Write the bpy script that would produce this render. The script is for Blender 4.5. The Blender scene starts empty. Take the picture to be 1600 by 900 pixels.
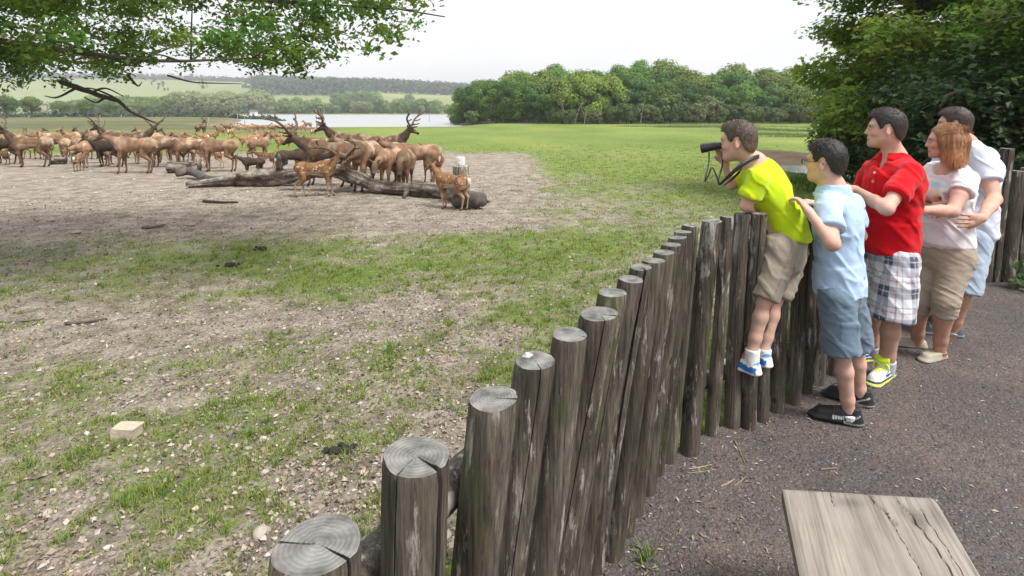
import bpy, math, random
import numpy as np
from mathutils import Vector, Matrix

R = math.radians
rnd = random.Random(7)
rng = np.random.default_rng(11)
scene = bpy.context.scene
col = scene.collection

# ------------------------------------------------------------------ camera
EYE = 1.70
FPX = 850.0                      # focal length in pixels of the 1600 px wide photograph
HORIZON = 173.0
PITCH = R(5.0)
CY = HORIZON + FPX * math.tan(PITCH)
cam_d = bpy.data.cameras.new("camera")
cam_d.sensor_width = 36.0
cam_d.lens = FPX / 1600.0 * 36.0
cam_d.shift_y = -(450.0 - CY) / 1600.0
cam_d.clip_start = 0.05
cam_d.clip_end = 6000.0
cam = bpy.data.objects.new("camera", cam_d)
cam.location = (0, 0, EYE)
cam.rotation_euler = (math.pi / 2 - PITCH, 0, 0)
col.objects.link(cam)
scene.camera = cam

# ------------------------------------------------------------------ light: bright overcast day
SUN_EL, SUN_AZ = R(56), R(128)   # azimuth clockwise from north (+Y)
world = bpy.data.worlds.new("World")
scene.world = world
world.use_nodes = True
wn, wl = world.node_tree.nodes, world.node_tree.links
wn.clear()
w_out = wn.new("ShaderNodeOutputWorld")
sky = wn.new("ShaderNodeTexSky")
sky.sky_type = 'NISHITA'
sky.sun_disc = False
sky.sun_elevation = SUN_EL
sky.sun_rotation = SUN_AZ
sky.dust_density = 2.0
bg_sky = wn.new("ShaderNodeBackground")
bg_sky.inputs["Strength"].default_value = 0.10
wl.new(sky.outputs[0], bg_sky.inputs["Color"])
# the cloud layer: a pale, almost even overcast with faint structure
w_tc = wn.new("ShaderNodeTexCoord")
w_map = wn.new("ShaderNodeMapping")
w_map.inputs["Scale"].default_value = (1.6, 1.6, 6.0)
w_noise = wn.new("ShaderNodeTexNoise")
w_noise.inputs["Scale"].default_value = 1.7
w_noise.inputs["Detail"].default_value = 6.0
w_ramp = wn.new("ShaderNodeValToRGB")
w_ramp.color_ramp.elements[0].position = 0.30
w_ramp.color_ramp.elements[0].color = (0.83, 0.85, 0.89, 1)
w_ramp.color_ramp.elements[1].position = 0.62
w_ramp.color_ramp.elements[1].color = (0.99, 0.985, 0.97, 1)
bg_cloud = wn.new("ShaderNodeBackground")
bg_cloud.inputs["Strength"].default_value = 0.37
w_mix = wn.new("ShaderNodeMixShader")
w_mix.inputs[0].default_value = 0.90
wl.new(w_tc.outputs["Generated"], w_map.inputs[0])
wl.new(w_map.outputs[0], w_noise.inputs["Vector"])
wl.new(w_noise.outputs["Fac"], w_ramp.inputs[0])
wl.new(w_ramp.outputs[0], bg_cloud.inputs["Color"])
wl.new(bg_sky.outputs[0], w_mix.inputs[1])
wl.new(bg_cloud.outputs[0], w_mix.inputs[2])
wl.new(w_mix.outputs[0], w_out.inputs["Surface"])

sun_d = bpy.data.lights.new("sun", 'SUN')
sun_d.energy = 1.5
sun_d.angle = R(18)
sun_d.color = (1.0, 0.96, 0.90)
sun = bpy.data.objects.new("sun", sun_d)
sdir = Vector((math.sin(SUN_AZ) * math.cos(SUN_EL), math.cos(SUN_AZ) * math.cos(SUN_EL), math.sin(SUN_EL)))
sun.rotation_euler = sdir.to_track_quat('Z', 'Y').to_euler()
sun.location = sdir * 30
col.objects.link(sun)

scene.view_settings.view_transform = 'Standard'
scene.view_settings.look = 'None'
scene.view_settings.exposure = 1.78
scene.view_settings.gamma = 1.0
scene.view_settings.use_curve_mapping = False
scene.cycles.use_denoising = True
scene.cycles.max_bounces = 7
scene.cycles.transparent_max_bounces = 8
scene.cycles.volume_bounces = 0
scene.cycles.caustics_reflective = False
scene.cycles.caustics_refractive = False

# ------------------------------------------------------------------ pixel of the photograph -> place in the world
CP, SP = math.cos(PITCH), math.sin(PITCH)
def ray(px, py):
    up = (CY - py) / FPX
    return np.array([(px - 800.0) / FPX, CP + SP * up, -SP + CP * up])
def PX(px, py, Y):
    d = ray(px, py)
    t = Y / d[1]
    return np.array([d[0] * t, Y, EYE + d[2] * t])
def GZ(px, py, z):
    d = ray(px, py)
    t = (z - EYE) / d[2]
    return np.array([d[0] * t, d[1] * t, z])

# ------------------------------------------------------------------ numpy noise
def _hash(ix, iy, iz, seed):
    n = (ix.astype(np.int64) * 374761393 + iy.astype(np.int64) * 668265263 + iz.astype(np.int64) * 1274126177 + seed * 974711) & 0xFFFFFFFF
    n = ((n ^ (n >> 13)) * 1274126177) & 0xFFFFFFFF
    n = ((n ^ (n >> 16)) * 2246822519) & 0xFFFFFFFF
    return ((n ^ (n >> 15)) & 0xFFFFFF) / float(0xFFFFFF)
def vnoise(P, seed=0):
    P = np.asarray(P, dtype=np.float64)
    I = np.floor(P).astype(np.int64)
    f = P - I
    f = f * f * (3 - 2 * f)
    r = 0
    for dx in (0, 1):
        wx = f[..., 0] if dx else 1 - f[..., 0]
        for dy in (0, 1):
            wy = f[..., 1] if dy else 1 - f[..., 1]
            if P.shape[-1] == 3:
                for dz in (0, 1):
                    wz = f[..., 2] if dz else 1 - f[..., 2]
                    r = r + wx * wy * wz * _hash(I[..., 0] + dx, I[..., 1] + dy, I[..., 2] + dz, seed)
            else:
                r = r + wx * wy * _hash(I[..., 0] + dx, I[..., 1] + dy, I[..., 0] * 0, seed)
    return r
def fbm(P, octaves=4, seed=0, gain=0.5):
    P = np.asarray(P, dtype=np.float64)
    a, s, t = 1.0, 0.0, 0.0
    for o in range(octaves):
        s = s + a * vnoise(P * (2.03 ** o) + 17.3 * o, seed + o)
        t += a
        a *= gain
    return s / t
def sst(a, b, x):
    t = np.clip((x - a) / (b - a), 0, 1)
    return t * t * (3 - 2 * t)
def srgb(r, g, b):
    f = lambda c: (c / 255.0 / 12.92) if c / 255.0 < 0.04045 else ((c / 255.0 + 0.055) / 1.055) ** 2.4
    return (f(r), f(g), f(b))

# ------------------------------------------------------------------ mesh + object helpers
def mesh_np(name, V, polys, cols=None, smooth=True, attrs=None):
    """V (n,3); polys: list of int arrays (m,k); cols (n,3)."""
    me = bpy.data.meshes.new(name)
    V = np.ascontiguousarray(V, dtype=np.float32)
    polys = [np.asarray(p, dtype=np.int32) for p in polys if len(p)]
    nl = sum(p.size for p in polys)
    npoly = sum(len(p) for p in polys)
    me.vertices.add(len(V)); me.vertices.foreach_set("co", V.ravel())
    me.loops.add(nl); me.polygons.add(npoly)
    me.loops.foreach_set("vertex_index", np.concatenate([p.ravel() for p in polys]))
    starts, s = [], 0
    for p in polys:
        starts.append(s + np.arange(len(p), dtype=np.int32) * p.shape[1]); s += p.size
    me.polygons.foreach_set("loop_start", np.concatenate(starts).astype(np.int32))
    me.polygons.foreach_set("use_smooth", np.full(npoly, smooth, dtype=bool))
    if cols is not None:
        ca = me.color_attributes.new("Col", 'FLOAT_COLOR', 'POINT')
        rgba = np.ones((len(V), 4), dtype=np.float32)
        rgba[:, :cols.shape[1]] = cols
        ca.data.foreach_set("color", rgba.ravel())
    for k, a in (attrs or {}).items():
        at = me.attributes.new(k, 'FLOAT', 'POINT')
        at.data.foreach_set("value", np.asarray(a, dtype=np.float32))
    me.update(calc_edges=True)
    me.validate()
    return me
def link(name, me, mats=None, parent=None, loc=None, rot=None):
    o = bpy.data.objects.new(name, me)
    col.objects.link(o)
    if mats is not None:
        for m in (mats if isinstance(mats, (list, tuple)) else [mats]):
            me.materials.append(m)
    if parent is not None: o.parent = parent
    if loc is not None: o.location = loc
    if rot is not None: o.rotation_euler = rot
    return o
def tag(o, label=None, cat=None, group=None, kind=None):
    if label: o["label"] = label
    if cat: o["category"] = cat
    if group: o["group"] = group
    if kind: o["kind"] = kind
    return o
def empty(name, loc, rz=0.0):
    o = bpy.data.objects.new(name, None)
    o.empty_display_size = 0.2
    col.objects.link(o)
    o.location = loc
    o.rotation_euler = (0, 0, rz)
    return o
def kids(o): return [c for c in col.objects if c.parent == o]
KID = {}
def copy_tree(src, children):
    r = src.copy(); col.objects.link(r)
    for ch in children:
        c = ch.copy(); col.objects.link(c); c.parent = r
    return r

class MB:
    """collects shapes into one mesh"""
    def __init__(s): s.V, s.P, s.C, s.n = [], {}, [], 0
    def add(s, V, faces, c=(1, 1, 1)):
        V = np.asarray(V, dtype=np.float32)
        for f in faces:
            f = np.asarray(f, dtype=np.int32)
            if f.ndim == 1: f = f[None]
            s.P.setdefault(f.shape[1], []).append(f + s.n)
        s.V.append(V)
        c = np.asarray(c, dtype=np.float32)
        s.C.append(np.broadcast_to(c, (len(V), 3)) if c.ndim == 1 else c)
        s.n += len(V)
    def box(s, c, size, rot=None, col_=(1, 1, 1)):
        x, y, z = np.array(size) / 2
        V = np.array([(-x,-y,-z),(x,-y,-z),(x,y,-z),(-x,y,-z),(-x,-y,z),(x,-y,z),(x,y,z),(-x,y,z)])
        if rot is not None: V = V @ np.array(rot).T
        s.add(V + np.array(c), [[[0,3,2,1],[4,5,6,7],[0,1,5,4],[1,2,6,5],[2,3,7,6],[3,0,4,7]]], col_)
    def tube(s, pts, rad, n=8, col_=(1, 1, 1), cap=True, jit=0.0, seed=0):
        pts = np.asarray(pts, float); m = len(pts)
        rad = np.broadcast_to(np.asarray(rad, float), (m,))
        tan = np.gradient(pts, axis=0)
        tan /= np.linalg.norm(tan, axis=1)[:, None] + 1e-9
        ref = np.array([0.13, 0.21, 1.0]); ref /= np.linalg.norm(ref)
        if abs(tan[:, 2]).mean() > 0.8: ref = np.array([1.0, 0.17, 0.0]); ref /= np.linalg.norm(ref)
        u = np.cross(tan, ref); u /= np.linalg.norm(u, axis=1)[:, None] + 1e-9
        v = np.cross(tan, u)
        a = np.arange(n) / n * 2 * np.pi
        rr = rad[:, None] * np.ones((m, n))
        if jit: rr = rr * (1 + jit * (np.random.default_rng(seed).random((m, n)) - 0.5))
        V = pts[:, None] + rr[..., None] * (np.cos(a)[None, :, None] * u[:, None] + np.sin(a)[None, :, None] * v[:, None])
        V = V.reshape(-1, 3)
        i, j = np.meshgrid(np.arange(m - 1), np.arange(n), indexing='ij')
        q = np.stack([i*n+j, i*n+(j+1)%n, (i+1)*n+(j+1)%n, (i+1)*n+j], -1).reshape(-1, 4)
        F = [q]
        if cap: F += [np.arange(n)[None, ::-1], ((m-1)*n + np.arange(n))[None]]
        c = np.asarray(col_, float)
        if c.ndim == 2: c = np.repeat(c, n, axis=0)
        s.add(V, F, c)
    def build(s, name, mats, parent=None, loc=None, smooth=True):
        me = mesh_np(name, np.concatenate(s.V), [np.concatenate(p) for p in s.P.values()], np.concatenate(s.C), smooth)
        return link(name, me, mats, parent, loc)

def bez(pts, n=12):
    """Catmull-Rom through the points"""
    P = np.asarray(pts, float)
    P = np.vstack([2*P[0]-P[1], P, 2*P[-1]-P[-2]])
    out = []
    for i in range(1, len(P) - 2):
        for t in np.linspace(0, 1, n, endpoint=False):
            a, b, c, d = P[i-1], P[i], P[i+1], P[i+2]
            out.append(0.5*((2*b)+(-a+c)*t+(2*a-5*b+4*c-d)*t*t+(-a+3*b-3*c+d)*t**3))
    out.append(P[-2])
    return np.array(out)

# ------------------------------------------------------------------ materials
def mat(name, base=(0.5, 0.5, 0.5), rough=0.7, attr=None, var=0.12, nscale=6.0, bump=0.0, bscale=40.0, spec=0.3, translucent=0.0, objrand=0.0, metallic=0.0, stretch=None):
    m = bpy.data.materials.new(name); m.use_nodes = True
    N, L = m.node_tree.nodes, m.node_tree.links
    b = N["Principled BSDF"]
    b.inputs["Roughness"].default_value = rough
    b.inputs["Specular IOR Level"].default_value = spec
    b.inputs["Metallic"].default_value = metallic
    tc = N.new("ShaderNodeTexCoord")
    vec = tc.outputs["Object"]
    if stretch:
        mp = N.new("ShaderNodeMapping"); mp.inputs["Scale"].default_value = stretch
        L.new(vec, mp.inputs[0]); vec = mp.outputs[0]
    if attr:
        a = N.new("ShaderNodeVertexColor"); a.layer_name = attr; csrc = a.outputs["Color"]
    else:
        a = N.new("ShaderNodeRGB"); a.outputs[0].default_value = (*base, 1); csrc = a.outputs[0]
    if var > 0:
        nz = N.new("ShaderNodeTexNoise"); nz.inputs["Scale"].default_value = nscale; nz.inputs["Detail"].default_value = 5
        L.new(vec, nz.inputs["Vector"])
        mr = N.new("ShaderNodeMapRange"); mr.inputs[1].default_value = 0.25; mr.inputs[2].default_value = 0.75
        mr.inputs[3].default_value = 1 - var; mr.inputs[4].default_value = 1 + var
        L.new(nz.outputs["Fac"], mr.inputs[0])
        mx = N.new("ShaderNodeMix"); mx.data_type = 'RGBA'; mx.blend_type = 'MULTIPLY'; mx.inputs[0].default_value = 1
        L.new(csrc, mx.inputs[6]); L.new(mr.outputs[0], mx.inputs[7]); csrc = mx.outputs[2]
    if objrand > 0:
        oi = N.new("ShaderNodeObjectInfo")
        mr = N.new("ShaderNodeMapRange"); mr.inputs[3].default_value = 1 - objrand; mr.inputs[4].default_value = 1 + objrand
        L.new(oi.outputs["Random"], mr.inputs[0])
        mx = N.new("ShaderNodeMix"); mx.data_type = 'RGBA'; mx.blend_type = 'MULTIPLY'; mx.inputs[0].default_value = 1
        L.new(csrc, mx.inputs[6]); L.new(mr.outputs[0], mx.inputs[7]); csrc = mx.outputs[2]
    L.new(csrc, b.inputs["Base Color"])
    if bump > 0:
        nb = N.new("ShaderNodeTexNoise"); nb.inputs["Scale"].default_value = bscale; nb.inputs["Detail"].default_value = 6
        L.new(vec, nb.inputs["Vector"])
        bp = N.new("ShaderNodeBump"); bp.inputs["Strength"].default_value = bump; bp.inputs["Distance"].default_value = 0.01
        L.new(nb.outputs["Fac"], bp.inputs["Height"]); L.new(bp.outputs[0], b.inputs["Normal"])
    if translucent > 0:
        tr = N.new("ShaderNodeBsdfTranslucent"); L.new(csrc, tr.inputs["Color"])
        ms = N.new("ShaderNodeMixShader"); ms.inputs[0].default_value = translucent
        L.new(b.outputs[0], ms.inputs[1]); L.new(tr.outputs[0], ms.inputs[2])
        L.new(ms.outputs[0], N["Material Output"].inputs["Surface"])
    return m

M_leaf = mat("leaf", attr="Col", rough=0.5, var=0.0, spec=0.35, translucent=0.5)
M_leaf_far = mat("leaf_far", attr="Col", rough=0.7, var=0.0, spec=0.2, translucent=0.2, objrand=0.22)
M_bark = mat("bark", base=(0.09, 0.075, 0.06), rough=0.9, var=0.5, nscale=9, bump=0.8, bscale=18, stretch=(3, 3, 0.6))
M_twig = mat("twig", attr="Col", rough=0.9, var=0.35, nscale=20, bump=0.6, bscale=60)
M_vc = mat("litter", attr="Col", rough=0.85, var=0.15, nscale=40)
M_blade = mat("grass_blade", attr="Col", rough=0.55, var=0.0, spec=0.25, translucent=0.3)
# ================================================================== THE LAND
# fence posts: top pixel, diameter, sideways lean (metres between top and foot), top height
POSTS = [(497,850,.112,-.10,1.15,.02),(650,712,.108,-.085,1.15,.0),(771,622,.099,-.13,1.15,.02),(836,563,.091,-.15,1.15,.0),(890,522,.088,-.15,1.15,.0),
 (936,490,.101,-.19,1.15,.02),(957,457,.086,-.19,1.15,.0),(986,436,.083,-.19,1.15,.0),(1001,417,.078,-.16,1.155,.02),(1022,407,.085,-.15,1.155,.0),(1038,394,.08,-.15,1.16,.02),
 (1049,382,.078,-.14,1.16,.0),(1059,371,.078,-.12,1.16,.0),(1067,362,.075,-.11,1.16,.02),(1079,352,.077,-.09,1.165,.0),(1113,345,.097,-.10,1.165,-.05),(1136,338,.066,-.050,1.165,.0),(1160,334,.078,-.014,1.165,.0)]
post_list = []
for px, py, d, lean, h, ly in POSTS:
    t = GZ(px, py, h)
    post_list.append((t, np.array([t[0] + lean, t[1] + ly, -0.12]), d))
# farther posts: foot pixel on the path
FEET = [(1170,668,.076),(1191,656,.074),(1213,642,.074),(1237,629,.08),(1257,614,.076),(1277,602,.078),(1300,586,.075)]
for px, py, d in FEET:
    b = GZ(px, py, 0.0)
    post_list.append((np.array([b[0] + rnd.uniform(-.005,.02), b[1] + rnd.uniform(-.02,.02), 1.165 + rnd.uniform(-.02,.02)]), np.array([b[0], b[1], -0.12]), d))
last = post_list[-1][1]
curve = bez([last[:2], (2.38, 3.78), (2.80, 4.16), (3.25, 4.52), (3.72, 4.86)], 30)
seg = np.r_[0, np.cumsum(np.linalg.norm(np.diff(curve, axis=0), axis=1))]
for s in np.arange(0.155, seg[-1], 0.155):
    x, y = np.interp(s, seg, curve[:, 0]), np.interp(s, seg, curve[:, 1])
    post_list.append((np.array([x + rnd.uniform(-.01,.02), y + rnd.uniform(-.02,.02), 1.16 + rnd.uniform(-.03,.03)]), np.array([x, y, -0.12]), rnd.uniform(.08,.095)))
FL = [(-5.0,-6.5),(-1.75,-2.0)] + [tuple(p[1][:2]) for p in post_list] + [(4.05,5.06),(4.6,5.22),(5.6,5.34),(7.5,5.5),(12.0,5.9),(40,8)]
FL = np.array(FL)

def fence_sd(x, y):
    """signed distance to the fence line, positive inside the enclosure"""
    P = np.stack([x, y], -1)
    best = np.full(P.shape[:-1], 1e9); sgn = np.ones(P.shape[:-1])
    for a, b in zip(FL[:-1], FL[1:]):
        d = b - a; L = (d * d).sum()
        if L < 1e-8: continue
        t = np.clip(((P - a) @ d) / L, 0, 1)
        q = P - a - t[..., None] * d
        ds = np.sqrt((q * q).sum(-1))
        s = np.sign(d[0] * (P[..., 1] - a[1]) - d[1] * (P[..., 0] - a[0]))
        m = ds < best - 1e-9
        best = np.where(m, ds, best); sgn = np.where(m, s, sgn)
    return best * sgn
LAKE = np.array([(-30,84),(-10,87),(-11.5,112),(-17,150),(-32,250),(-47,402),(-190,412),(-168,330),(-118,235),(-78,160),(-58,120),(-50,98),(-42,88)], float)
def poly_sd(x, y, poly):
    """negative inside"""
    P = np.stack([x, y], -1); best = np.full(P.shape[:-1], 1e9); inside = np.zeros(P.shape[:-1], bool)
    n = len(poly)
    for i in range(n):
        a, b = poly[i], poly[(i + 1) % n]; d = b - a
        t = np.clip(((P - a) @ d) / (d * d).sum(), 0, 1); q = P - a - t[..., None] * d
        best = np.minimum(best, np.sqrt((q * q).sum(-1)))
        c = (a[1] > P[..., 1]) != (b[1] > P[..., 1])
        xi = a[0] + (P[..., 1] - a[1]) / (b[1] - a[1] + 1e-12) * d[0]
        inside ^= c & (P[..., 0] < xi)
    return np.where(inside, -best, best)
RIDGE_U = np.array([-3, -1.2, -.94, -.65, -.41, -.235, -.12, .1, .6, 2])
RIDGE_PX = np.array([118, 116, 117, 119, 124, 128, 133, 142, 150, 152])
PUDDLE = (11.3, 21.2)
def tz(x, y):
    x = np.asarray(x, float); y = np.asarray(y, float)
    s = fence_sd(x, y)
    z = np.where(s > 0, -0.02 - 0.33 * sst(0, 5.5, s) - 0.25 * sst(5, 45, s), -0.03)
    near = 1 - sst(20, 60, np.hypot(x, y))
    P2 = np.stack([x, y], -1)
    z = z + np.where(s > 0, sst(0, .6, s) * near * (0.05 * (fbm(P2 * 1.3, 3, 5) - .5) + 0.035 * (fbm(P2 * 7.0, 3, 8) - .5)), 0.0)
    z = z + (1 - near) * 0.12 * (fbm(P2 * .12, 3, 21) - .5) * (s > 0)
    # mud bank and puddle on the right of the meadow
    dp = np.hypot((x - PUDDLE[0]) / 1.5, (y - PUDDLE[1]) / 3.6)
    z = z - 0.30 * (1 - sst(.6, 1.5, dp))
    dm = np.hypot((x - 12.2) / 2.6, (y - 26.0) / 2.2)
    z = z + 0.22 * (1 - sst(.2, 1.3, dm))
    # the lake basin, the land beyond it and the hills
    ld = poly_sd(x, y, LAKE) + 5.0 * (fbm(P2 * .05, 3, 40) - .5)
    z = z - 1.3 * (1 - sst(-8, 9, ld)) * sst(60, 80, y)
    far = sst(470, 1330, y)
    yy = np.maximum(y, 1.0)
    A = 1330 / 850.0 * (173 - np.interp(x / yy, RIDGE_U, RIDGE_PX)) - 9
    z = z + A * far * (0.92 + .16 * (fbm(P2 * .0022, 3, 60)))
    z = z - 30 * sst(1400, 2400, y)
    z = np.where(np.hypot(x, y) < 2550, z, z)
    return z
def gp(px, py, it=25):
    z = -0.4
    for _ in range(it):
        p = GZ(px, py, z)
        z2 = float(tz(p[0], p[1])); z = 0.5 * z + 0.5 * z2
    p = GZ(px, py, z)
    return np.array([p[0], p[1], float(tz(p[0], p[1]))])
def to_px(x, y, z):
    dy, dz = y * CP - (z - EYE) * SP, y * SP + (z - EYE) * CP
    dy = np.maximum(dy, .05)
    return 800 + FPX * x / dy, CY - FPX * dz / dy

def grass_w(x, y):
    """how much grass grows at a place (0 bare .. 1 full)"""
    x = np.asarray(x, float); y = np.asarray(y, float)
    P2 = np.stack([x, y], -1)
    big = fbm(P2 * np.array([.55, .8]), 3, 3)
    med = fbm(P2 * np.array([2.3, 3.2]), 4, 13)
    g = 0.54 + 0 * x + .08 * (1 - sst(3.5, 5., y))
    bell = lambda cx, cy, rx, ry: np.exp(-(((x - cx) / rx) ** 2 + ((y - cy) / ry) ** 2))
    g += .15 * bell(-3.8, 7.3, 3.6, 1.15) + .10 * bell(-1.2, 7.0, 2.5, 1.3)           # green band in front of the herd
    g -= .34 * bell(-2.7, 5.0, 2.6, .62)                                               # trodden strip
    g -= .16 * bell(-1.1, 3.9, 1.6, .7) + .20 * bell(-.55, 2.3, .75, .9) + .10 * bell(-1.6, 2.2, 1.2, .5)
    g += .26 * bell(1.6, 7.5, 1.8, 3.6) + .16 * bell(.6, 4.5, .9, 1.2)
    bare = sst(8.3, 10.4, y + .25 * x * 0) * (1 - sst(20, 33, y + np.maximum(0, x) * .9)) * (1 - sst(-1.4, 1.6, x - .05 * (y - 12)))
    g -= .75 * bare
    g += .45 * sst(9.0, 24.0, y + 1.5 * np.maximum(x - 1.0, 0)) * (1 - bare)
    g += .9 * sst(27, 44, y)
    g += (big - .5) * .42 + (med - .5) * .62
    return np.clip(g, 0, 1.6)

# ---- zone colours that override soil and grass: marsh, shore, far fields, mud
def zone(x, y):
    P2 = np.stack([x, y], -1)
    n = fbm(P2 * .06, 4, 71); n2 = fbm(P2 * .5, 3, 72)
    u = x / np.maximum(y, 1)
    Z = np.zeros(x.shape + (4,)); Z[..., :3] = (.1, .1, .05)
    def put(cc, a):
        a = np.clip(a, 0, 1)[..., None]
        Z[..., :3] = Z[..., :3] * (1 - a) + np.array(cc) * a if not isinstance(cc, np.ndarray) or cc.ndim == 1 else Z[..., :3] * (1 - a) + cc * a
        Z[..., 3:] = np.maximum(Z[..., 3:], a)
    marsh = sst(50, 62, y) * (1 - sst(-.36, -.30, u + .06 * (n - .5)))
    reed = fbm(P2 * np.array([.025, .16]), 4, 77)
    put(np.array((.125, .13, .058)) * (.35 + 1.3 * reed)[..., None] * (.8 + .4 * n2)[..., None], marsh * (y < 600))
    ld = poly_sd(x, y, LAKE) + 5.0 * (fbm(P2 * .05, 3, 40) - .5)
    put(np.array((.20, .165, .12)), (1 - sst(2, 9, ld)) * sst(60, 70, y) * sst(.3, .6, n + .2))
    put(np.array((.16, .20, .075)) * (.75 + .5 * n)[..., None], sst(420, 470, y))
    fld = fbm(np.floor(P2 * np.array([.004, .006])) * 9.1, 1, 75)
    put(np.array((.21, .25, .10)) * (.8 + .45 * fld)[..., None], sst(560, 640, y))
    dm = np.hypot((x - 12.2) / 2.9, (y - 25.6) / 2.6) + .5 * (n2 - .5)
    put(np.array((.105, .075, .055)), 1 - sst(.75, 1.15, dm))
    dp = np.hypot((x - PUDDLE[0]) / 1.6, (y - PUDDLE[1]) / 3.8) + .5 * (n2 - .5)
    put(np.array((.10, .08, .055)), 1 - sst(.9, 1.25, dp))
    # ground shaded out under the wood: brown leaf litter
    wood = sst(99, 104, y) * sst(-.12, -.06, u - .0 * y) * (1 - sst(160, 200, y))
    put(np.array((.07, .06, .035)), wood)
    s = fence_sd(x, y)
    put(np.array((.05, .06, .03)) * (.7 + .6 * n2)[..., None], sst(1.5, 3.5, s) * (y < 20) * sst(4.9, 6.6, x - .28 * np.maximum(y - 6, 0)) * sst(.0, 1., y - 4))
    return Z

angs = np.r_[np.linspace(R(-58), R(58), 345), np.linspace(R(58), R(302), 50)[1:-1]]
rad = 0.30 * np.exp(np.linspace(0, math.log(2600 / .30), 400))
aa, rr_ = np.meshgrid(angs, rad, indexing='ij')
gx, gy = rr_ * np.sin(aa), rr_ * np.cos(aa)
gz = tz(gx, gy)
na, nr = gx.shape
V = np.stack([gx, gy, gz], -1).reshape(-1, 3)
i, j = np.meshgrid(np.arange(na), np.arange(nr - 1), indexing='ij')
i2 = (i + 1) % na
q = np.stack([i*nr+j, i*nr+j+1, i2*nr+j+1, i2*nr+j], -1).reshape(-1, 4)
V = np.vstack([V, [[0, 0, float(tz(0., 0.))]]])
ii = np.arange(na)
tri = np.stack([np.full(na, na*nr), ii*nr, ((ii+1) % na)*nr], -1)
GW = np.r_[grass_w(gx, gy).ravel(), 0]
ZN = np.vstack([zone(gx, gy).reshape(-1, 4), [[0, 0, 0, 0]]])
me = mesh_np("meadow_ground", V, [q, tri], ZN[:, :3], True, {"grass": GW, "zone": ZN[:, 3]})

def ground_mat():
    m = bpy.data.materials.new("meadow_soil_and_grass"); m.use_nodes = True
    N, L = m.node_tree.nodes, m.node_tree.links
    b = N["Principled BSDF"]; b.inputs["Roughness"].default_value = .95; b.inputs["Specular IOR Level"].default_value = .15
    geo = N.new("ShaderNodeNewGeometry"); pos = geo.outputs["Position"]
    def noise(scale, detail=6, rough=.6, stretch=None):
        n = N.new("ShaderNodeTexNoise"); n.inputs["Scale"].default_value = scale; n.inputs["Detail"].default_value = detail; n.inputs["Roughness"].default_value = rough
        if stretch:
            mp = N.new("ShaderNodeMapping"); mp.inputs["Scale"].default_value = stretch; L.new(pos, mp.inputs[0]); L.new(mp.outputs[0], n.inputs["Vector"])
        else: L.new(pos, n.inputs["Vector"])
        return n.outputs["Fac"]
    def ramp(fac, stops):
        r = N.new("ShaderNodeValToRGB"); e = r.color_ramp.elements
        while len(e) > 1: e.remove(e[0])
        e[0].position = stops[0][0]; e[0].color = (*stops[0][1], 1)
        for p, c in stops[1:]:
            k = e.new(p); k.color = (*c, 1)
        L.new(fac, r.inputs[0]); return r.outputs[0]
    def mix(fac, a, b_, bt='MIX'):
        x = N.new("ShaderNodeMix"); x.data_type = 'RGBA'; x.blend_type = bt
        if isinstance(fac, float): x.inputs[0].default_value = fac
        else: L.new(fac, x.inputs[0])
        L.new(a, x.inputs[6]); L.new(b_, x.inputs[7]); return x.outputs[2]
    def math_(op, a, b_=None, c=None):
        x = N.new("ShaderNodeMath"); x.operation = op
        for k, v in enumerate((a, b_, c)):
            if v is None: continue
            if isinstance(v, (int, float)): x.inputs[k].default_value = v
            else: L.new(v, x.inputs[k])
        return x.outputs[0]
    soil = ramp(noise(3.2, 8, .65), [(.30, (.15, .124, .10)), (.48, (.275, .236, .196)), (.70, (.42, .37, .315))])
    grit = ramp(noise(46, 5, .7), [(.30, (.42, .40, .38)), (.5, (1, 1, 1)), (.70, (1.5, 1.47, 1.42))])
    soil = mix(1.0, soil, grit, 'MULTIPLY')
    vor = N.new("ShaderNodeTexVoronoi"); vor.inputs["Scale"].default_value = 24; L.new(pos, vor.inputs["Vector"])
    crumbs = ramp(vor.outputs["Color"], [(.0, (.62, .60, .58)), (.55, (1, 1, 1)), (.93, (1.12, 1.1, 1.06)), (1.0, (1.7, 1.66, 1.6))])
    soil = mix(.8, soil, crumbs, 'MULTIPLY')
    gr = ramp(noise(5.0, 6, .6), [(.3, (.098, .138, .030)), (.5, (.155, .215, .048)), (.7, (.23, .285, .08))])
    gfar = ramp(noise(.09, 6, .62, (1, .45, 1)), [(.3, (.66, .74, .58)), (.5, (1, 1, 1)), (.70, (1.45, 1.24, 1.35))])
    gr = mix(1.0, gr, gfar, 'MULTIPLY')
    at = N.new("ShaderNodeAttribute"); at.attribute_name = "grass"
    k = math_('ADD', at.outputs["Fac"], math_('MULTIPLY', math_('SUBTRACT', noise(16, 5, .7), .5), 1.5))
    mr = N.new("ShaderNodeMapRange"); mr.interpolation_type = 'SMOOTHSTEP'; L.new(k, mr.inputs[0])
    mr.inputs[1].default_value = .40; mr.inputs[2].default_value = .95
    c = mix(mr.outputs[0], soil, gr)
    zc = N.new("ShaderNodeVertexColor"); zc.layer_name = "Col"
    zt = mix(1.0, zc.outputs["Color"], ramp(noise(1.5, 8, .7), [(.3, (.7, .7, .68)), (.7, (1.3, 1.3, 1.25))]), 'MULTIPLY')
    za = N.new("ShaderNodeAttribute"); za.attribute_name = "zone"
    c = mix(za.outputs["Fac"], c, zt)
    L.new(c, b.inputs["Base Color"])
    bp = N.new("ShaderNodeBump"); bp.inputs["Strength"].default_value = .9; bp.inputs["Distance"].default_value = .03
    h = math_('ADD', noise(22, 6, .7), math_('MULTIPLY', noise(70, 4, .7), .5))
    L.new(h, bp.inputs["Height"]); L.new(bp.outputs[0], b.inputs["Normal"])
    return m
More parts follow.
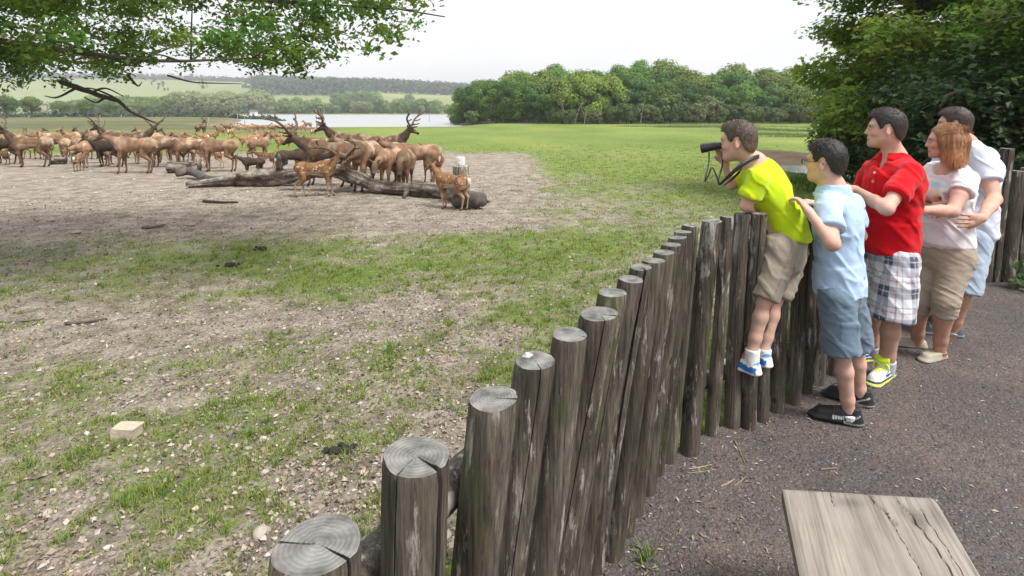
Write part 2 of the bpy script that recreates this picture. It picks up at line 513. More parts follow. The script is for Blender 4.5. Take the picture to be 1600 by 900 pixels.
tag(link("meadow_ground", me, ground_mat()), "trodden brown soil and green meadow sloping from the fence to the lake and hills", kind="structure")

# ---- the path on the visitors' side
tt = np.linspace(0, 1, 260)
fseg = np.r_[0, np.cumsum(np.linalg.norm(np.diff(FL, axis=0), axis=1))]
smax = fseg[-2]
sx = np.interp(tt * smax, fseg, FL[:, 0]); sy = np.interp(tt * smax, fseg, FL[:, 1])
us = np.r_[np.linspace(-.02, 3.0, 90), np.linspace(3.1, 12, 25)]
pxx = sx[:, None] + us[None] * .80; pyy = sy[:, None] - us[None] * .60
P2 = np.stack([pxx, pyy], -1)
pz = 0.004 + 0.03 * (fbm(P2 * 1.1, 3, 31) - .5) + .012 * (fbm(P2 * 9, 3, 32) - .5) + .035 * np.exp(-us[None] / .12) * 0
def path_z(x, y):
    P = np.stack([np.asarray(x, float), np.asarray(y, float)], -1)
    return 0.004 + 0.03 * (fbm(P * 1.1, 3, 31) - .5) + .012 * (fbm(P * 9, 3, 32) - .5)
V = np.stack([pxx, pyy, pz], -1).reshape(-1, 3)
n1, n2_ = pxx.shape
i, j = np.meshgrid(np.arange(n1 - 1), np.arange(n2_ - 1), indexing='ij')
q = np.stack([i*n2_+j, i*n2_+j+1, (i+1)*n2_+j+1, (i+1)*n2_+j], -1).reshape(-1, 4)
M_path = bpy.data.materials.new("dark_gravel_path"); M_path.use_nodes = True
def _path(m):
    N, L = m.node_tree.nodes, m.node_tree.links
    b = N["Principled BSDF"]; b.inputs["Roughness"].default_value = .85; b.inputs["Specular IOR Level"].default_value = .25
    geo = N.new("ShaderNodeNewGeometry")
    def tex(t, scale, **kw):
        n = N.new(t); n.inputs["Scale"].default_value = scale
        for k, v in kw.items(): n.inputs[k].default_value = v
        L.new(geo.outputs["Position"], n.inputs["Vector"]); return n
    def ramp(fac, stops):
        r = N.new("ShaderNodeValToRGB"); e = r.color_ramp.elements
        e[0].position, e[0].color = stops[0][0], (*stops[0][1], 1); e[1].position, e[1].color = stops[-1][0], (*stops[-1][1], 1)
        for p, c in stops[1:-1]: e.new(p).color = (*c, 1)
        L.new(fac, r.inputs[0]); return r.outputs[0]
    def mul(a, b_, f=1.0):
        x = N.new("ShaderNodeMix"); x.data_type = 'RGBA'; x.blend_type = 'MULTIPLY'; x.inputs[0].default_value = f
        L.new(a, x.inputs[6]); L.new(b_, x.inputs[7]); return x.outputs[2]
    base = ramp(tex("ShaderNodeTexNoise", 1.6, Detail=7.0, Roughness=.65).outputs["Fac"], [(.3, (.078, .069, .066)), (.5, (.102, .089, .083)), (.68, (.142, .114, .098))])
    v = tex("ShaderNodeTexVoronoi", 85)
    st = ramp(v.outputs["Color"], [(.0, (.66, .66, .67)), (.6, (1, 1, 1)), (.9, (1.18, 1.17, 1.18)), (1, (1.55, 1.5, 1.48))])
    g = ramp(tex("ShaderNodeTexNoise", 120, Detail=4.0).outputs["Fac"], [(.3, (.7, .7, .7)), (.7, (1.25, 1.25, 1.25))])
    L.new(mul(mul(base, st), g, .8), b.inputs["Base Color"])
    bp = N.new("ShaderNodeBump"); bp.inputs["Strength"].default_value = .6; bp.inputs["Distance"].default_value = .009
    L.new(v.outputs["Distance"], bp.inputs["Height"]); bp.invert = True
    bp2 = N.new("ShaderNodeBump"); bp2.inputs["Strength"].default_value = .7; bp2.inputs["Distance"].default_value = .02
    L.new(tex("ShaderNodeTexNoise", 30, Detail=6.0).outputs["Fac"], bp2.inputs["Height"]); L.new(bp.outputs[0], bp2.inputs["Normal"]); L.new(bp2.outputs[0], b.inputs["Normal"])
_path(M_path)
tag(link("path", mesh_np("path", V, [q]), M_path), "dark gravel path on the visitors' side of the fence", kind="structure")

# ---- water
def water_mat(name, base, rough):
    m = mat(name, base=base, rough=rough, var=.0, spec=.5)
    N, L = m.node_tree.nodes, m.node_tree.links
    b = N["Principled BSDF"]
    nz = N.new("ShaderNodeTexNoise"); nz.inputs["Scale"].default_value = .8; nz.inputs["Detail"].default_value = 4
    geo = N.new("ShaderNodeNewGeometry"); L.new(geo.outputs["Position"], nz.inputs["Vector"])
    bp = N.new("ShaderNodeBump"); bp.inputs["Strength"].default_value = .05; bp.inputs["Distance"].default_value = .1
    L.new(nz.outputs["Fac"], bp.inputs["Height"]); L.new(bp.outputs[0], b.inputs["Normal"])
    return m
def sheet(name, x0, x1, y0, y1, z, m, label):
    V = [(x0, y0, z), (x1, y0, z), (x1, y1, z), (x0, y1, z)]
    return tag(link(name, mesh_np(name, np.array(V), [[[0, 1, 2, 3]]], None, False), m), label, kind="structure")
sheet("lake_water", -260, 6, 80, 440, -1.12, water_mat("lake_water", (.34, .35, .36), .36), "pale lake reflecting the white sky beyond the meadow")
pz0 = float(tz(PUDDLE[0], PUDDLE[1]))
a = np.linspace(0, 2*np.pi, 40, endpoint=False)
rr2 = 1 + .25 * (fbm(np.stack([np.cos(a), np.sin(a)], -1) * 1.7 + 4, 3, 9) - .5)
V = np.stack([PUDDLE[0] + 1.7 * rr2 * np.cos(a), PUDDLE[1] + 4.0 * rr2 * np.sin(a), np.full(40, pz0 + .15)], -1)
tag(link("puddle_water", mesh_np("puddle_water", V, [np.arange(40)[None]], None, False), water_mat("puddle_water", (.08, .07, .06), .08)), "muddy puddle beside the brown mud bank right of the meadow", kind="structure")
# ================================================================== PALISADE FENCE AND BENCH
def wood_mats():
    m = bpy.data.materials.new("weathered_post_wood"); m.use_nodes = True
    N, L = m.node_tree.nodes, m.node_tree.links
    b = N["Principled BSDF"]; b.inputs["Roughness"].default_value = .85; b.inputs["Specular IOR Level"].default_value = .2
    tc = N.new("ShaderNodeTexCoord"); oi = N.new("ShaderNodeObjectInfo")
    add = N.new("ShaderNodeVectorMath"); add.operation = 'ADD'
    mulr = N.new("ShaderNodeVectorMath"); mulr.operation = 'SCALE'
    comb = N.new("ShaderNodeCombineXYZ")
    for k in range(3): L.new(oi.outputs["Random"], comb.inputs[k])
    L.new(comb.outputs[0], mulr.inputs[0]); mulr.inputs["Scale"].default_value = 37.0
    L.new(tc.outputs["Object"], add.inputs[0]); L.new(mulr.outputs[0], add.inputs[1])
    def noise(scale, stretch, detail=6, rough=.6):
        mp = N.new("ShaderNodeMapping"); mp.inputs["Scale"].default_value = stretch
        L.new(add.outputs[0], mp.inputs[0])
        n = N.new("ShaderNodeTexNoise"); n.inputs["Scale"].default_value = scale; n.inputs["Detail"].default_value = detail; n.inputs["Roughness"].default_value = rough
        L.new(mp.outputs[0], n.inputs["Vector"]); return n.outputs["Fac"]
    def ramp(fac, stops):
        r = N.new("ShaderNodeValToRGB"); e = r.color_ramp.elements
        e[0].position, e[0].color = stops[0][0], (*stops[0][1], 1); e[1].position, e[1].color = stops[-1][0], (*stops[-1][1], 1)
        for p, c in stops[1:-1]: e.new(p).color = (*c, 1)
        L.new(fac, r.inputs[0]); return r.outputs[0]
    def mix(fac, a, b_, bt='MIX'):
        x = N.new("ShaderNodeMix"); x.data_type = 'RGBA'; x.blend_type = bt
        if isinstance(fac, float): x.inputs[0].default_value = fac
        else: L.new(fac, x.inputs[0])
        L.new(a, x.inputs[6]); L.new(b_, x.inputs[7]); return x.outputs[2]
    base = ramp(noise(9, (1, 1, .22)), [(.3, (.034, .028, .021)), (.5, (.074, .063, .050)), (.68, (.135, .119, .099))])
    grain = ramp(noise(120, (1, 1, .05), 6, .75), [(.33, (.30, .29, .28)), (.5, (1, 1, 1)), (.66, (1.75, 1.7, 1.62))])
    c = mix(1.0, base, grain, 'MULTIPLY')
    kn = N.new('ShaderNodeTexVoronoi'); kn.inputs['Scale'].default_value = 5.5; km = N.new('ShaderNodeMapping'); km.inputs['Scale'].default_value = (1, 1, .7); L.new(add.outputs[0], km.inputs[0]); L.new(km.outputs[0], kn.inputs['Vector'])
    c = mix(1.0, c, ramp(kn.outputs['Distance'], [(.045, (.25, .23, .21)), (.10, (1.35, 1.25, 1.1)), (.16, (1, 1, 1))]), 'MULTIPLY')
    soilz = N.new('ShaderNodeNewGeometry'); sz = N.new('ShaderNodeSeparateXYZ'); L.new(soilz.outputs['Position'], sz.inputs[0]); sm = N.new('ShaderNodeMapRange'); sm.inputs[1].default_value = .0; sm.inputs[2].default_value = .16; sm.inputs[3].default_value = .55; sm.inputs[4].default_value = 0; L.new(sz.outputs['Z'], sm.inputs[0]); sc = N.new('ShaderNodeRGB'); sc.outputs[0].default_value = (.085, .066, .052, 1); c = mix(sm.outputs[0], c, sc.outputs[0])
    # pale patches where the bark has gone
    pale = N.new("ShaderNodeMapRange"); pale.interpolation_type = 'SMOOTHSTEP'
    L.new(noise(20, (1, 1, .17), 7, .72), pale.inputs[0]); pale.inputs[1].default_value = .555; pale.inputs[2].default_value = .63
    pc = ramp(noise(60, (1, 1, .06), 4), [(.3, (.16, .142, .122)), (.7, (.44, .41, .375))])
    c = mix(pale.outputs[0], c, pc)
    moss = N.new("ShaderNodeMapRange"); moss.interpolation_type = 'SMOOTHSTEP'
    L.new(noise(5, (1, 1, .35), 5), moss.inputs[0]); moss.inputs[1].default_value = .55; moss.inputs[2].default_value = .72; moss.inputs[4].default_value = .55
    mc = N.new("ShaderNodeRGB"); mc.outputs[0].default_value = (.075, .085, .022, 1)
    c = mix(moss.outputs[0], c, mc.outputs[0])
    a = N.new("ShaderNodeVertexColor"); a.layer_name = "Col"
    c = mix(1.0, c, a.outputs["Color"], 'MULTIPLY')
    L.new(c, b.inputs["Base Color"])
    bp = N.new("ShaderNodeBump"); bp.inputs["Strength"].default_value = .8; bp.inputs["Distance"].default_value = .006
    L.new(noise(60, (1, 1, .06), 6, .7), bp.inputs["Height"]); L.new(bp.outputs[0], b.inputs["Normal"])
    # sawn ends
    e = bpy.data.materials.new("post_end_grain"); e.use_nodes = True
    N, L = e.node_tree.nodes, e.node_tree.links
    b = N["Principled BSDF"]; b.inputs["Roughness"].default_value = .9; b.inputs["Specular IOR Level"].default_value = .15
    tc = N.new("ShaderNodeTexCoord"); oi = N.new("ShaderNodeObjectInfo")
    w = N.new("ShaderNodeTexWave"); w.wave_type = 'RINGS'; w.rings_direction = 'Z'
    w.inputs["Scale"].default_value = 46; w.inputs["Distortion"].default_value = 3.2; w.inputs["Detail"].default_value = 4; w.inputs["Detail Scale"].default_value = .9
    L.new(tc.outputs["Object"], w.inputs["Vector"])
    rg = ramp(w.outputs["Fac"], [(.0, (.158, .151, .143)), (.5, (.176, .168, .160)), (1, (.188, .180, .171))])
    add = N.new("ShaderNodeVectorMath"); add.operation = 'ADD'
    comb = N.new("ShaderNodeCombineXYZ"); ml = N.new("ShaderNodeMath"); ml.operation = 'MULTIPLY'; ml.inputs[1].default_value = 53
    L.new(oi.outputs["Random"], ml.inputs[0]); L.new(ml.outputs[0], comb.inputs[0]); L.new(tc.outputs["Object"], add.inputs[0]); L.new(comb.outputs[0], add.inputs[1])
    n = N.new("ShaderNodeTexNoise"); n.inputs["Scale"].default_value = 26; n.inputs["Detail"].default_value = 6; L.new(add.outputs[0], n.inputs["Vector"])
    c = mix(1.0, rg, ramp(n.outputs["Fac"], [(.30, (.42, .42, .40)), (.5, (1, 1, 1)), (.68, (1.5, 1.5, 1.5))]), 'MULTIPLY')
    n2 = N.new("ShaderNodeTexNoise"); n2.inputs["Scale"].default_value = 17; n2.inputs["Detail"].default_value = 3; L.new(add.outputs[0], n2.inputs["Vector"])
    mr = N.new("ShaderNodeMapRange"); mr.interpolation_type = 'SMOOTHSTEP'; mr.inputs[1].default_value = .66; mr.inputs[2].default_value = .72; L.new(n2.outputs["Fac"], mr.inputs[0])
    lc = N.new("ShaderNodeRGB"); lc.outputs[0].default_value = (.56, .57, .55, 1)
    c = mix(mr.outputs[0], c, lc.outputs[0])
    a = N.new("ShaderNodeVertexColor"); a.layer_name = "Col"
    c = mix(1.0, c, a.outputs["Color"], 'MULTIPLY')
    L.new(c, b.inputs["Base Color"])
    bp = N.new("ShaderNodeBump"); bp.inputs["Strength"].default_value = .7; bp.inputs["Distance"].default_value = .004
    sc_ = N.new("ShaderNodeMath"); sc_.operation = 'MULTIPLY'; sc_.inputs[1].default_value = .22; L.new(w.outputs["Fac"], sc_.inputs[0]); ad = N.new("ShaderNodeMath"); ad.operation = 'ADD'; L.new(sc_.outputs[0], ad.inputs[0]); L.new(n.outputs["Fac"], ad.inputs[1])
    L.new(ad.outputs[0], bp.inputs["Height"]); L.new(bp.outputs[0], b.inputs["Normal"])
    return m, e
M_post, M_end = wood_mats()

def post_mesh(top, foot, d, seed, cracks=(), detail=1.0, dome=.0):
    """round timber with drying cracks cut into it; local origin at the middle of the top"""
    g = np.random.default_rng(seed)
    axis = foot - top; Ln = np.linalg.norm(axis)
    n0 = int(26 * detail)
    an = list(np.linspace(0, 2 * np.pi, n0, endpoint=False) + g.uniform(0, .2))
    depth = {}
    for (th, w, dep, len_) in cracks:
        an = [a for a in an if abs((a - th + np.pi) % (2 * np.pi) - np.pi) > w * 1.6]
        for k, o in enumerate((-1.0, -.45, .45, 1.0)): an.append(th + o * w)
    an = np.array(sorted(a % (2 * np.pi) for a in an)); n = len(an)
    rows = np.r_[0, .006, .02, np.linspace(.06, 1, max(6, int(13 * detail)))]
    r0 = d / 2
    ph = g.uniform(0, 6.28, 4)
    shape = 1 + .030 * np.cos(2 * an + ph[0]) + .022 * np.cos(3 * an + ph[1]) + .014 * np.cos(5 * an + ph[2])
    V = np.zeros((len(rows), n, 3)); C = np.ones((len(rows), n, 3))
    bend = g.uniform(-.012, .012, 2)
    for i, t in enumerate(rows):
        rr = r0 * shape * (1 + .05 * t + .02 * math.sin(5 * t + ph[3])) * (1 + .012 * g.standard_normal(n))
        if i == 0: rr = rr * .955
        if i == 1: rr = rr * .985
        wob = .25 * math.sin(6 * t + ph[0])
        for (th, w, dep, len_) in cracks:
            f = max(0., min(1., (len_ - t) / .12)) if len_ < 1 else 1.0
            dd = np.abs((an - th + np.pi) % (2 * np.pi) - np.pi)
            inn = dd < w * .6
            rr = np.where(inn, rr * (1 - dep * f), rr)
            C[i][inn] = 1 - .0 * f
        an2 = an + .10 * wob * (t > .01)
        V[i, :, 0] = np.cos(an2) * rr + axis[0] * t + bend[0] * math.sin(np.pi * t)
        V[i, :, 1] = np.sin(an2) * rr + axis[1] * t + bend[1] * math.sin(np.pi * t)
        V[i, :, 2] = axis[2] * t
    if True:  # slightly uneven saw cut
        tilt = g.uniform(-.06, .06, 2)
        V[0, :, 2] += V[0, :, 0] * tilt[0] + V[0, :, 1] * tilt[1]
        V[1, :, 2] += V[1, :, 0] * tilt[0] + V[1, :, 1] * tilt[1]
    caps = [V[0]]
    for f in (.8, .52, .22):
        c = V[0].copy(); c[:, :2] *= f
        c[:, 2] = V[0, :, 2] * f + dome * (1 - f) + g.normal(0, .0007, n)
        for (th, w, dep, len_) in cracks:
            dd = np.abs((an - th + np.pi) % (2 * np.pi) - np.pi)
            inn = dd < w * .6
            reach = 1 - dep * 1.15
            if f > reach: c[inn, 2] -= .022
            # keep the slit about as wide towards the heart
            if f > reach:
                out = (dd > w * .6) & (dd < w * 1.3)
        caps.append(c)
    ctr = np.array([[0, 0, dome]])
    allV = np.vstack([V.reshape(-1, 3)] + [c for c in caps[1:]] + [ctr])
    m = len(rows)
    i, j = np.meshgrid(np.arange(m - 1), np.arange(n), indexing='ij')
    side = np.stack([i*n+j, (i+1)*n+j, (i+1)*n+(j+1)%n, i*n+(j+1)%n], -1).reshape(-1, 4)
    cap = []
    ring = [np.arange(n)] + [m*n + k*n + np.arange(n) for k in range(3)]
    for a_, b_ in zip(ring[:-1], ring[1:]):
        cap.append(np.stack([a_, np.roll(a_, -1), np.roll(b_, -1), b_], -1))
    cap = np.vstack(cap)
    ct = np.stack([ring[-1], np.roll(ring[-1], -1), np.full(n, len(allV) - 1)], -1)
    cols = np.vstack([C.reshape(-1, 3), np.ones((3 * n + 1, 3))])
    me = mesh_np("post", allV, [side, cap, ct], cols, True)
    me.materials.append(M_post); me.materials.append(M_end)
    mi = np.r_[np.zeros(len(side)), np.ones(len(cap) + len(ct))].astype(np.int32)
    me.polygons.foreach_set("material_index", mi)
    try:
        me.set_sharp_from_angle(angle=R(42))
    except Exception: pass
    return me

f_root = empty("palisade_fence", (float(post_list[0][1][0]), float(post_list[0][1][1]), 0))
tag(f_root, "weathered timber palisade of round posts running from the near left corner past the family", "fence")
fr = np.array(f_root.location)
CR = {0: [(R(178), .05, .55, .9), (R(-28), .045, .8, .5)], 1: [(R(-38), .10, .62, 1.2), (R(-112), .03, .35, .5)], 2: [(R(-8), .07, .5, 1.2)], 3: [(R(-75), .03, .3, .4)], 4: [(R(-20), .05, .5, .3)],
      5: [(R(-25), .06, .5, 1.2), (R(-80), .035, .3, .5)], 6: [(R(-40), .05, .4, 1.2)], 8: [(R(-78), .12, .55, .5)], 15: [(R(-50), .05, .3, .3)]}
for k, (t, b, d) in enumerate(post_list):
    cr = CR.get(k, [(R(rnd.uniform(-130, 20)), rnd.uniform(.04, .07), rnd.uniform(.3, .5), rnd.choice([.3, .6, 1.2]))] if rnd.random() < .55 else [])
    me = post_mesh(t, b, d, 100 + k, cr, 1.25 if k < 6 else .9)
    link("post", me, None, f_root, tuple(t - fr))
# horizontal half-round rails on the enclosure side
def rail(pts, r, name="rail"):
    mb = MB(); P = bez(pts, 6)
    mb.tube(P - fr, r, 10, (1, 1, 1), jit=.12, seed=5)
    return mb.build(name, M_post, f_root)
bases = np.array([p[1] for p in post_list]); tops = np.array([p[0] for p in post_list])
def at_height(k, z, off):
    f = (z - bases[k, 2]) / (tops[k, 2] - bases[k, 2]); p = bases[k] * (1 - f) + tops[k] * f
    k2 = min(k + 1, len(bases) - 1); k1 = max(k - 1, 0)
    d = tops[k2] - tops[k1]; d /= np.linalg.norm(d[:2])
    return np.array([p[0] - d[1] * off, p[1] + d[0] * off, z])
rail([at_height(k, .93, .085) for k in (0, 2, 4, 6, 9)], .038)
rail([at_height(k, .93, .085) for k in (9, 12, 15, 17)], .036)
rail([at_height(k, .27, .085) for k in (3, 7, 11, 15, 17)], .042)
rail([at_height(k, .27, .085) for k in (17, 19, 21, 24)], .042)
rail([at_height(k, .95, .08) for k in (17, 20, 24, 30)], .04)

# far stretch facing us at the right edge
g_root = empty("palisade_fence", (4.55, 5.2, 0))
tag(g_root, "dark timber palisade of closely set posts behind the man at the right edge", "fence")
gr_ = np.array([4.55, 5.2, 0])
x = 3.98; k = 0
while x < 7.6:
    d = rnd.uniform(.105, .15)
    y = 5.02 + .30 * sst(3.9, 4.7, x) + .06 * (x - 4.7) + rnd.uniform(-.015, .015)
    hgt = 1.13 + rnd.uniform(-.035, .045)
    if k in (7,): hgt = 1.33
    if k in (10, 17): hgt = 1.19
    t = np.array([x + .035 + rnd.uniform(-.01, .01), float(y), hgt]); b = np.array([x, float(y), -.12])
    link("post", post_mesh(t, b, d, 400 + k, [(R(rnd.uniform(-140, -40)), .05, .35, 1.2)] if k % 2 else [], .8), None, g_root, tuple(t - gr_))
    x += d * .97; k += 1
mb = MB(); mb.tube(bez([(4.6, 5.42, 1.0), (5.6, 5.5, 1.0), (7.4, 5.66, 1.0)], 5) - gr_, .04, 9); mb.build("rail", M_post, g_root)

# ------------------------------------------------------------------ the bench
M_plank = bpy.data.materials.new("bench_plank"); M_plank.use_nodes = True
def _plank(m):
    N, L = m.node_tree.nodes, m.node_tree.links
    b = N["Principled BSDF"]; b.inputs["Roughness"].default_value = .75; b.inputs["Specular IOR Level"].default_value = .25
    tc = N.new("ShaderNodeTexCoord")
    def noise(scale, stretch, detail=6, rough=.6):
        mp = N.new("ShaderNodeMapping"); mp.inputs["Scale"].default_value = stretch
        L.new(tc.outputs["Object"], mp.inputs[0])
        n = N.new("ShaderNodeTexNoise"); n.inputs["Scale"].default_value = scale; n.inputs["Detail"].default_value = detail; n.inputs["Roughness"].default_value = rough; n.inputs["Distortion"].default_value = .4
        L.new(mp.outputs[0], n.inputs["Vector"]); return n.outputs["Fac"]
    def ramp(fac, stops):
        r = N.new("ShaderNodeValToRGB"); e = r.color_ramp.elements
        e[0].position, e[0].color = stops[0][0], (*stops[0][1], 1); e[1].position, e[1].color = stops[-1][0], (*stops[-1][1], 1)
        for p, c in stops[1:-1]: e.new(p).color = (*c, 1)
        L.new(fac, r.inputs[0]); return r.outputs[0]
    def mul(a, b_):
        x = N.new("ShaderNodeMix"); x.data_type = 'RGBA'; x.blend_type = 'MULTIPLY'; x.inputs[0].default_value = 1
        L.new(a, x.inputs[6]); L.new(b_, x.inputs[7]); return x.outputs[2]
    base = ramp(noise(4, (1, .35, 1)), [(.3, (.215, .187, .162)), (.55, (.295, .264, .232)), (.75, (.35, .318, .282))])
    grain = noise(95, (1, .022, 1), 5, .7)
    c = mul(base, ramp(grain, [(.28, (.52, .50, .47)), (.48, (1, 1, 1)), (.75, (1.2, 1.2, 1.2))]))
    c = mul(c, ramp(noise(22, (1, .05, 1), 3), [(.3, (.74, .73, .7)), (.5, (1, 1, 1)), (.8, (1.1, 1.1, 1.1))]))
    a = N.new("ShaderNodeVertexColor"); a.layer_name = "Col"
    c = mul(c, a.outputs["Color"])
    L.new(c, b.inputs["Base Color"])
    bp = N.new("ShaderNodeBump"); bp.inputs["Strength"].default_value = .55; bp.inputs["Distance"].default_value = .004
    L.new(grain, bp.inputs["Height"]); L.new(bp.outputs[0], b.inputs["Normal"])
_plank(M_plank)
bh = .45
c00, c10 = GZ(1222, 762, bh), GZ(1460, 776, bh)
e0, e1 = GZ(1251, 900, bh), GZ(1533, 900, bh)
wv = (c10 - c00); bw = np.linalg.norm(wv); wv /= bw
lv = ((e0 - c00) / np.linalg.norm(e0 - c00) + (e1 - c10) / np.linalg.norm(e1 - c10)) / 2
lv[2] = 0; lv /= np.linalg.norm(lv)
b_root = empty("bench", tuple(c00 + wv * bw / 2 + lv * .6 - np.array([0, 0, bh])), math.atan2(-lv[1], -lv[0]) - math.pi / 2)
ex = np.array([-lv[1], lv[0], 0]); ex = ex if ex @ wv > 0 else -ex
wc, ws_ = float(wv @ ex), float(wv @ -lv)
tag(b_root, "pale weathered plank bench on the gravel path at the bottom right", "bench")
# plank: local x across, local y away from the seat's far end; cracks are narrow grooves cut in the top
LEN = 1.25
xs = sorted(set(np.round(np.linspace(0, 1, 70), 4)))
ys = np.linspace(0, LEN, 110)
XX, YY = np.meshgrid(xs, ys, indexing='ij')
def crack_line(y, pts):
    return np.interp(y, [p[0] for p in pts], [p[1] for p in pts])
CL = [([(0, .555), (.03, .575), (.06, .60), (.10, .63), (.18, .70), (.30, .76)], .0065, 0, .14), ([(0, .70), (.06, .765), (.10, .80), (.15, .80), (.25, .835), (.5, .865)], .0055, .03, .45), ([(0, .31), (.1, .315)], .004, 0, .07),
      ([(.1, .63), (.22, .655), (.4, .69)], .003, .10, .4), ([(.07, .86), (.2, .885), (.5, .93)], .003, .06, .5)]
# snap nearest columns to the cracks so that each is a real groove
XW = XX * bw
Z = np.zeros_like(XX); CC = np.ones(XX.shape + (3,))
for pts, w, y0, y1 in CL:
    cx = crack_line(YY, pts) * bw + .002 * np.sin(YY * 90)
    on = (YY >= y0) & (YY <= y1)
    for iy in range(len(ys)):
        if not on[0, iy]: continue
        ix = int(np.argmin(np.abs(XW[:, iy] - cx[0, iy])))
        if 2 < ix < len(xs) - 3:
            XW[ix, iy] = cx[0, iy]; XW[ix - 1, iy] = cx[0, iy] - w * .6; XW[ix + 1, iy] = cx[0, iy] + w * .6
            Z[ix, iy] -= .007; CC[ix, iy] = .8
kx, ky = .80 * bw, .115
kd = np.hypot((XW - kx) / .022, (YY - ky) / .03); Z -= .012 * np.exp(-kd ** 2); CC *= (1 - .45 * np.exp(-kd ** 2))[..., None]
for (sx_, sy_, rx_, ry_) in ((.42, .055, .10, .022), (.80, .085, .09, .03), (.95, .10, .05, .09)):
    CC *= (1 - .35 * np.exp(-(((XW / bw - sx_) / rx_ * 1.0) ** 2 + ((YY - sy_) / ry_) ** 2)))[..., None]
# rounded right corner, worn edges
rc = .035
mx = XW > bw - rc
cut = rc - np.sqrt(np.maximum(rc**2 - np.maximum(XW - (bw - rc), 0)**2, 0))
YYr = np.where(mx, np.maximum(YY, cut), YY)
edge = np.minimum.reduce([XW, bw - XW, YYr])
Z += -.006 * np.exp(-np.maximum(edge, 0) / .004) + .0025 * (fbm(np.stack([XW * 9, YY * 3], -1), 3, 3) - .5)
nx, ny = XX.shape
top = np.stack([(XW - bw / 2) * wc, (XW - bw / 2) * ws_ - YYr + .6, bh + Z], -1).reshape(-1, 3)
bot = np.stack([(XW - bw / 2) * wc, (XW - bw / 2) * ws_ - YYr + .6, np.full_like(Z, bh - .045)], -1)
border = [(i_, 0) for i_ in range(nx)] + [(nx - 1, j_) for j_ in range(1, ny)] + [(i_, ny - 1) for i_ in range(nx - 2, -1, -1)] + [(0, j_) for j_ in range(ny - 2, 0, -1)]
bi = np.array([a_ * ny + b__ for a_, b__ in border])
botV = np.array([bot[a_, b__] for a_, b__ in border])
i, j = np.meshgrid(np.arange(nx - 1), np.arange(ny - 1), indexing='ij')
qt = np.stack([i*ny+j, i*ny+j+1, (i+1)*ny+j+1, (i+1)*ny+j], -1).reshape(-1, 4)[:, ::-1]
nb = len(bi); k = np.arange(nb)
qs = np.stack([bi, bi[(k+1) % nb], len(top) + (k+1) % nb, len(top) + k], -1)
me = mesh_np("seat", np.vstack([top, botV]), [qt, qs, (len(top) + np.arange(nb))[None]], np.vstack([CC.reshape(-1, 3), np.ones((nb, 3)) * .8]), True)
try: me.set_sharp_from_angle(angle=R(40))
except Exception: pass
link("seat", me, M_plank, b_root)
for yy in (.6 - .17, .6 - 1.08):
    mb = MB(); mb.box((0, yy, (bh - .045) / 2 - .03), (.30, .10, bh - .045 + .06)); mb.build("leg", M_post, b_root, smooth=False)
# ================================================================== TREES AND SHRUBS
def leaves_mesh(name, P, Nrm, size, colr, aspect=.55, fold=.25, seed=1, droop=None):
    """each leaf: a pointed blade of two faces folded along its midrib"""
    g = np.random.default_rng(seed); n = len(P)
    Nrm = Nrm / (np.linalg.norm(Nrm, axis=1)[:, None] + 1e-9)
    t = g.standard_normal((n, 3)); t -= (t * Nrm).sum(1)[:, None] * Nrm
    if droop is not None: t += droop
    t /= np.linalg.norm(t, axis=1)[:, None] + 1e-9
    b = np.cross(Nrm, t)
    size = np.broadcast_to(size, (n,))[:, None]
    w = size * aspect
    V = np.empty((n, 4, 3))
    V[:, 0] = P - t * size * .5
    V[:, 1] = P + b * w * .5 + Nrm * w * fold
    V[:, 2] = P + t * size * .5
    V[:, 3] = P - b * w * .5 + Nrm * w * fold
    V = V.reshape(-1, 3)
    k = np.arange(n) * 4
    F = np.concatenate([np.stack([k, k+1, k+2], -1), np.stack([k, k+2, k+3], -1)])
    C = np.repeat(colr, 4, axis=0)
    return mesh_np(name, V, [F], C, False)
def unit(g, n):
    v = g.standard_normal((n, 3)); return v / np.linalg.norm(v, axis=1)[:, None]

# ---- tree of the wood across the meadow: clumps of leaf sprays round an uneven crown
def wood_crown(seed, H, W, base, tone, clumps=95, per=70, leaf=.36, loose=.0):
    g = np.random.default_rng(seed)
    P, Nn, C = [], [], []
    nlobes = 7
    lob = unit(g, nlobes); lob[:, 2] = np.abs(lob[:, 2]) * .9 - .1
    zc = (H + base) / 2; hz_ = (H - base) / 2
    for k in range(clumps):
        d = unit(g, 1)[0]
        d[2] = d[2] * .95 + .03
        bump = max(0, (lob @ d).max()) ** 3
        r = (.66 + .34 * bump) * g.uniform(.80, 1.03)
        if g.random() < .18: r *= g.uniform(.35, .75)
        wz = 1.0 - .30 * max(0, d[2]) ** 2
        hx = d[:2] if d[2] > 0 else d[:2] / (np.linalg.norm(d[:2]) + 1e-6) * (1 - .22 * abs(d[2]) ** 2) * (1 if g.random() < .8 else g.random())
        c = np.array([hx[0] * W / 2 * r * wz, hx[1] * W / 2 * r * wz, zc + d[2] * hz_ * (r if d[2] > 0 else 1.0)])
        cr = W * g.uniform(.085, .15)
        u = unit(g, per); u[:, 2] = u[:, 2] * .75 + .12
        rr = cr * g.uniform(.55, 1.08, per) ** .7
        P.append(c + u * rr[:, None]); Nn.append(u + .55 * d + unit(g, per) * (.38 + loose))
        t = g.uniform(.78, 1.22)
        C.append(np.array(tone) * t * (1 + .18 * (g.random((per, 1)) - .5)) * np.array([1 + .10 * (g.random() - .5), 1, 1]))
    P, Nn, C = map(np.concatenate, (P, Nn, C))
    return leaves_mesh("crown", P, Nn, leaf * g.uniform(.7, 1.3, len(P)), C, .75, .2, seed)
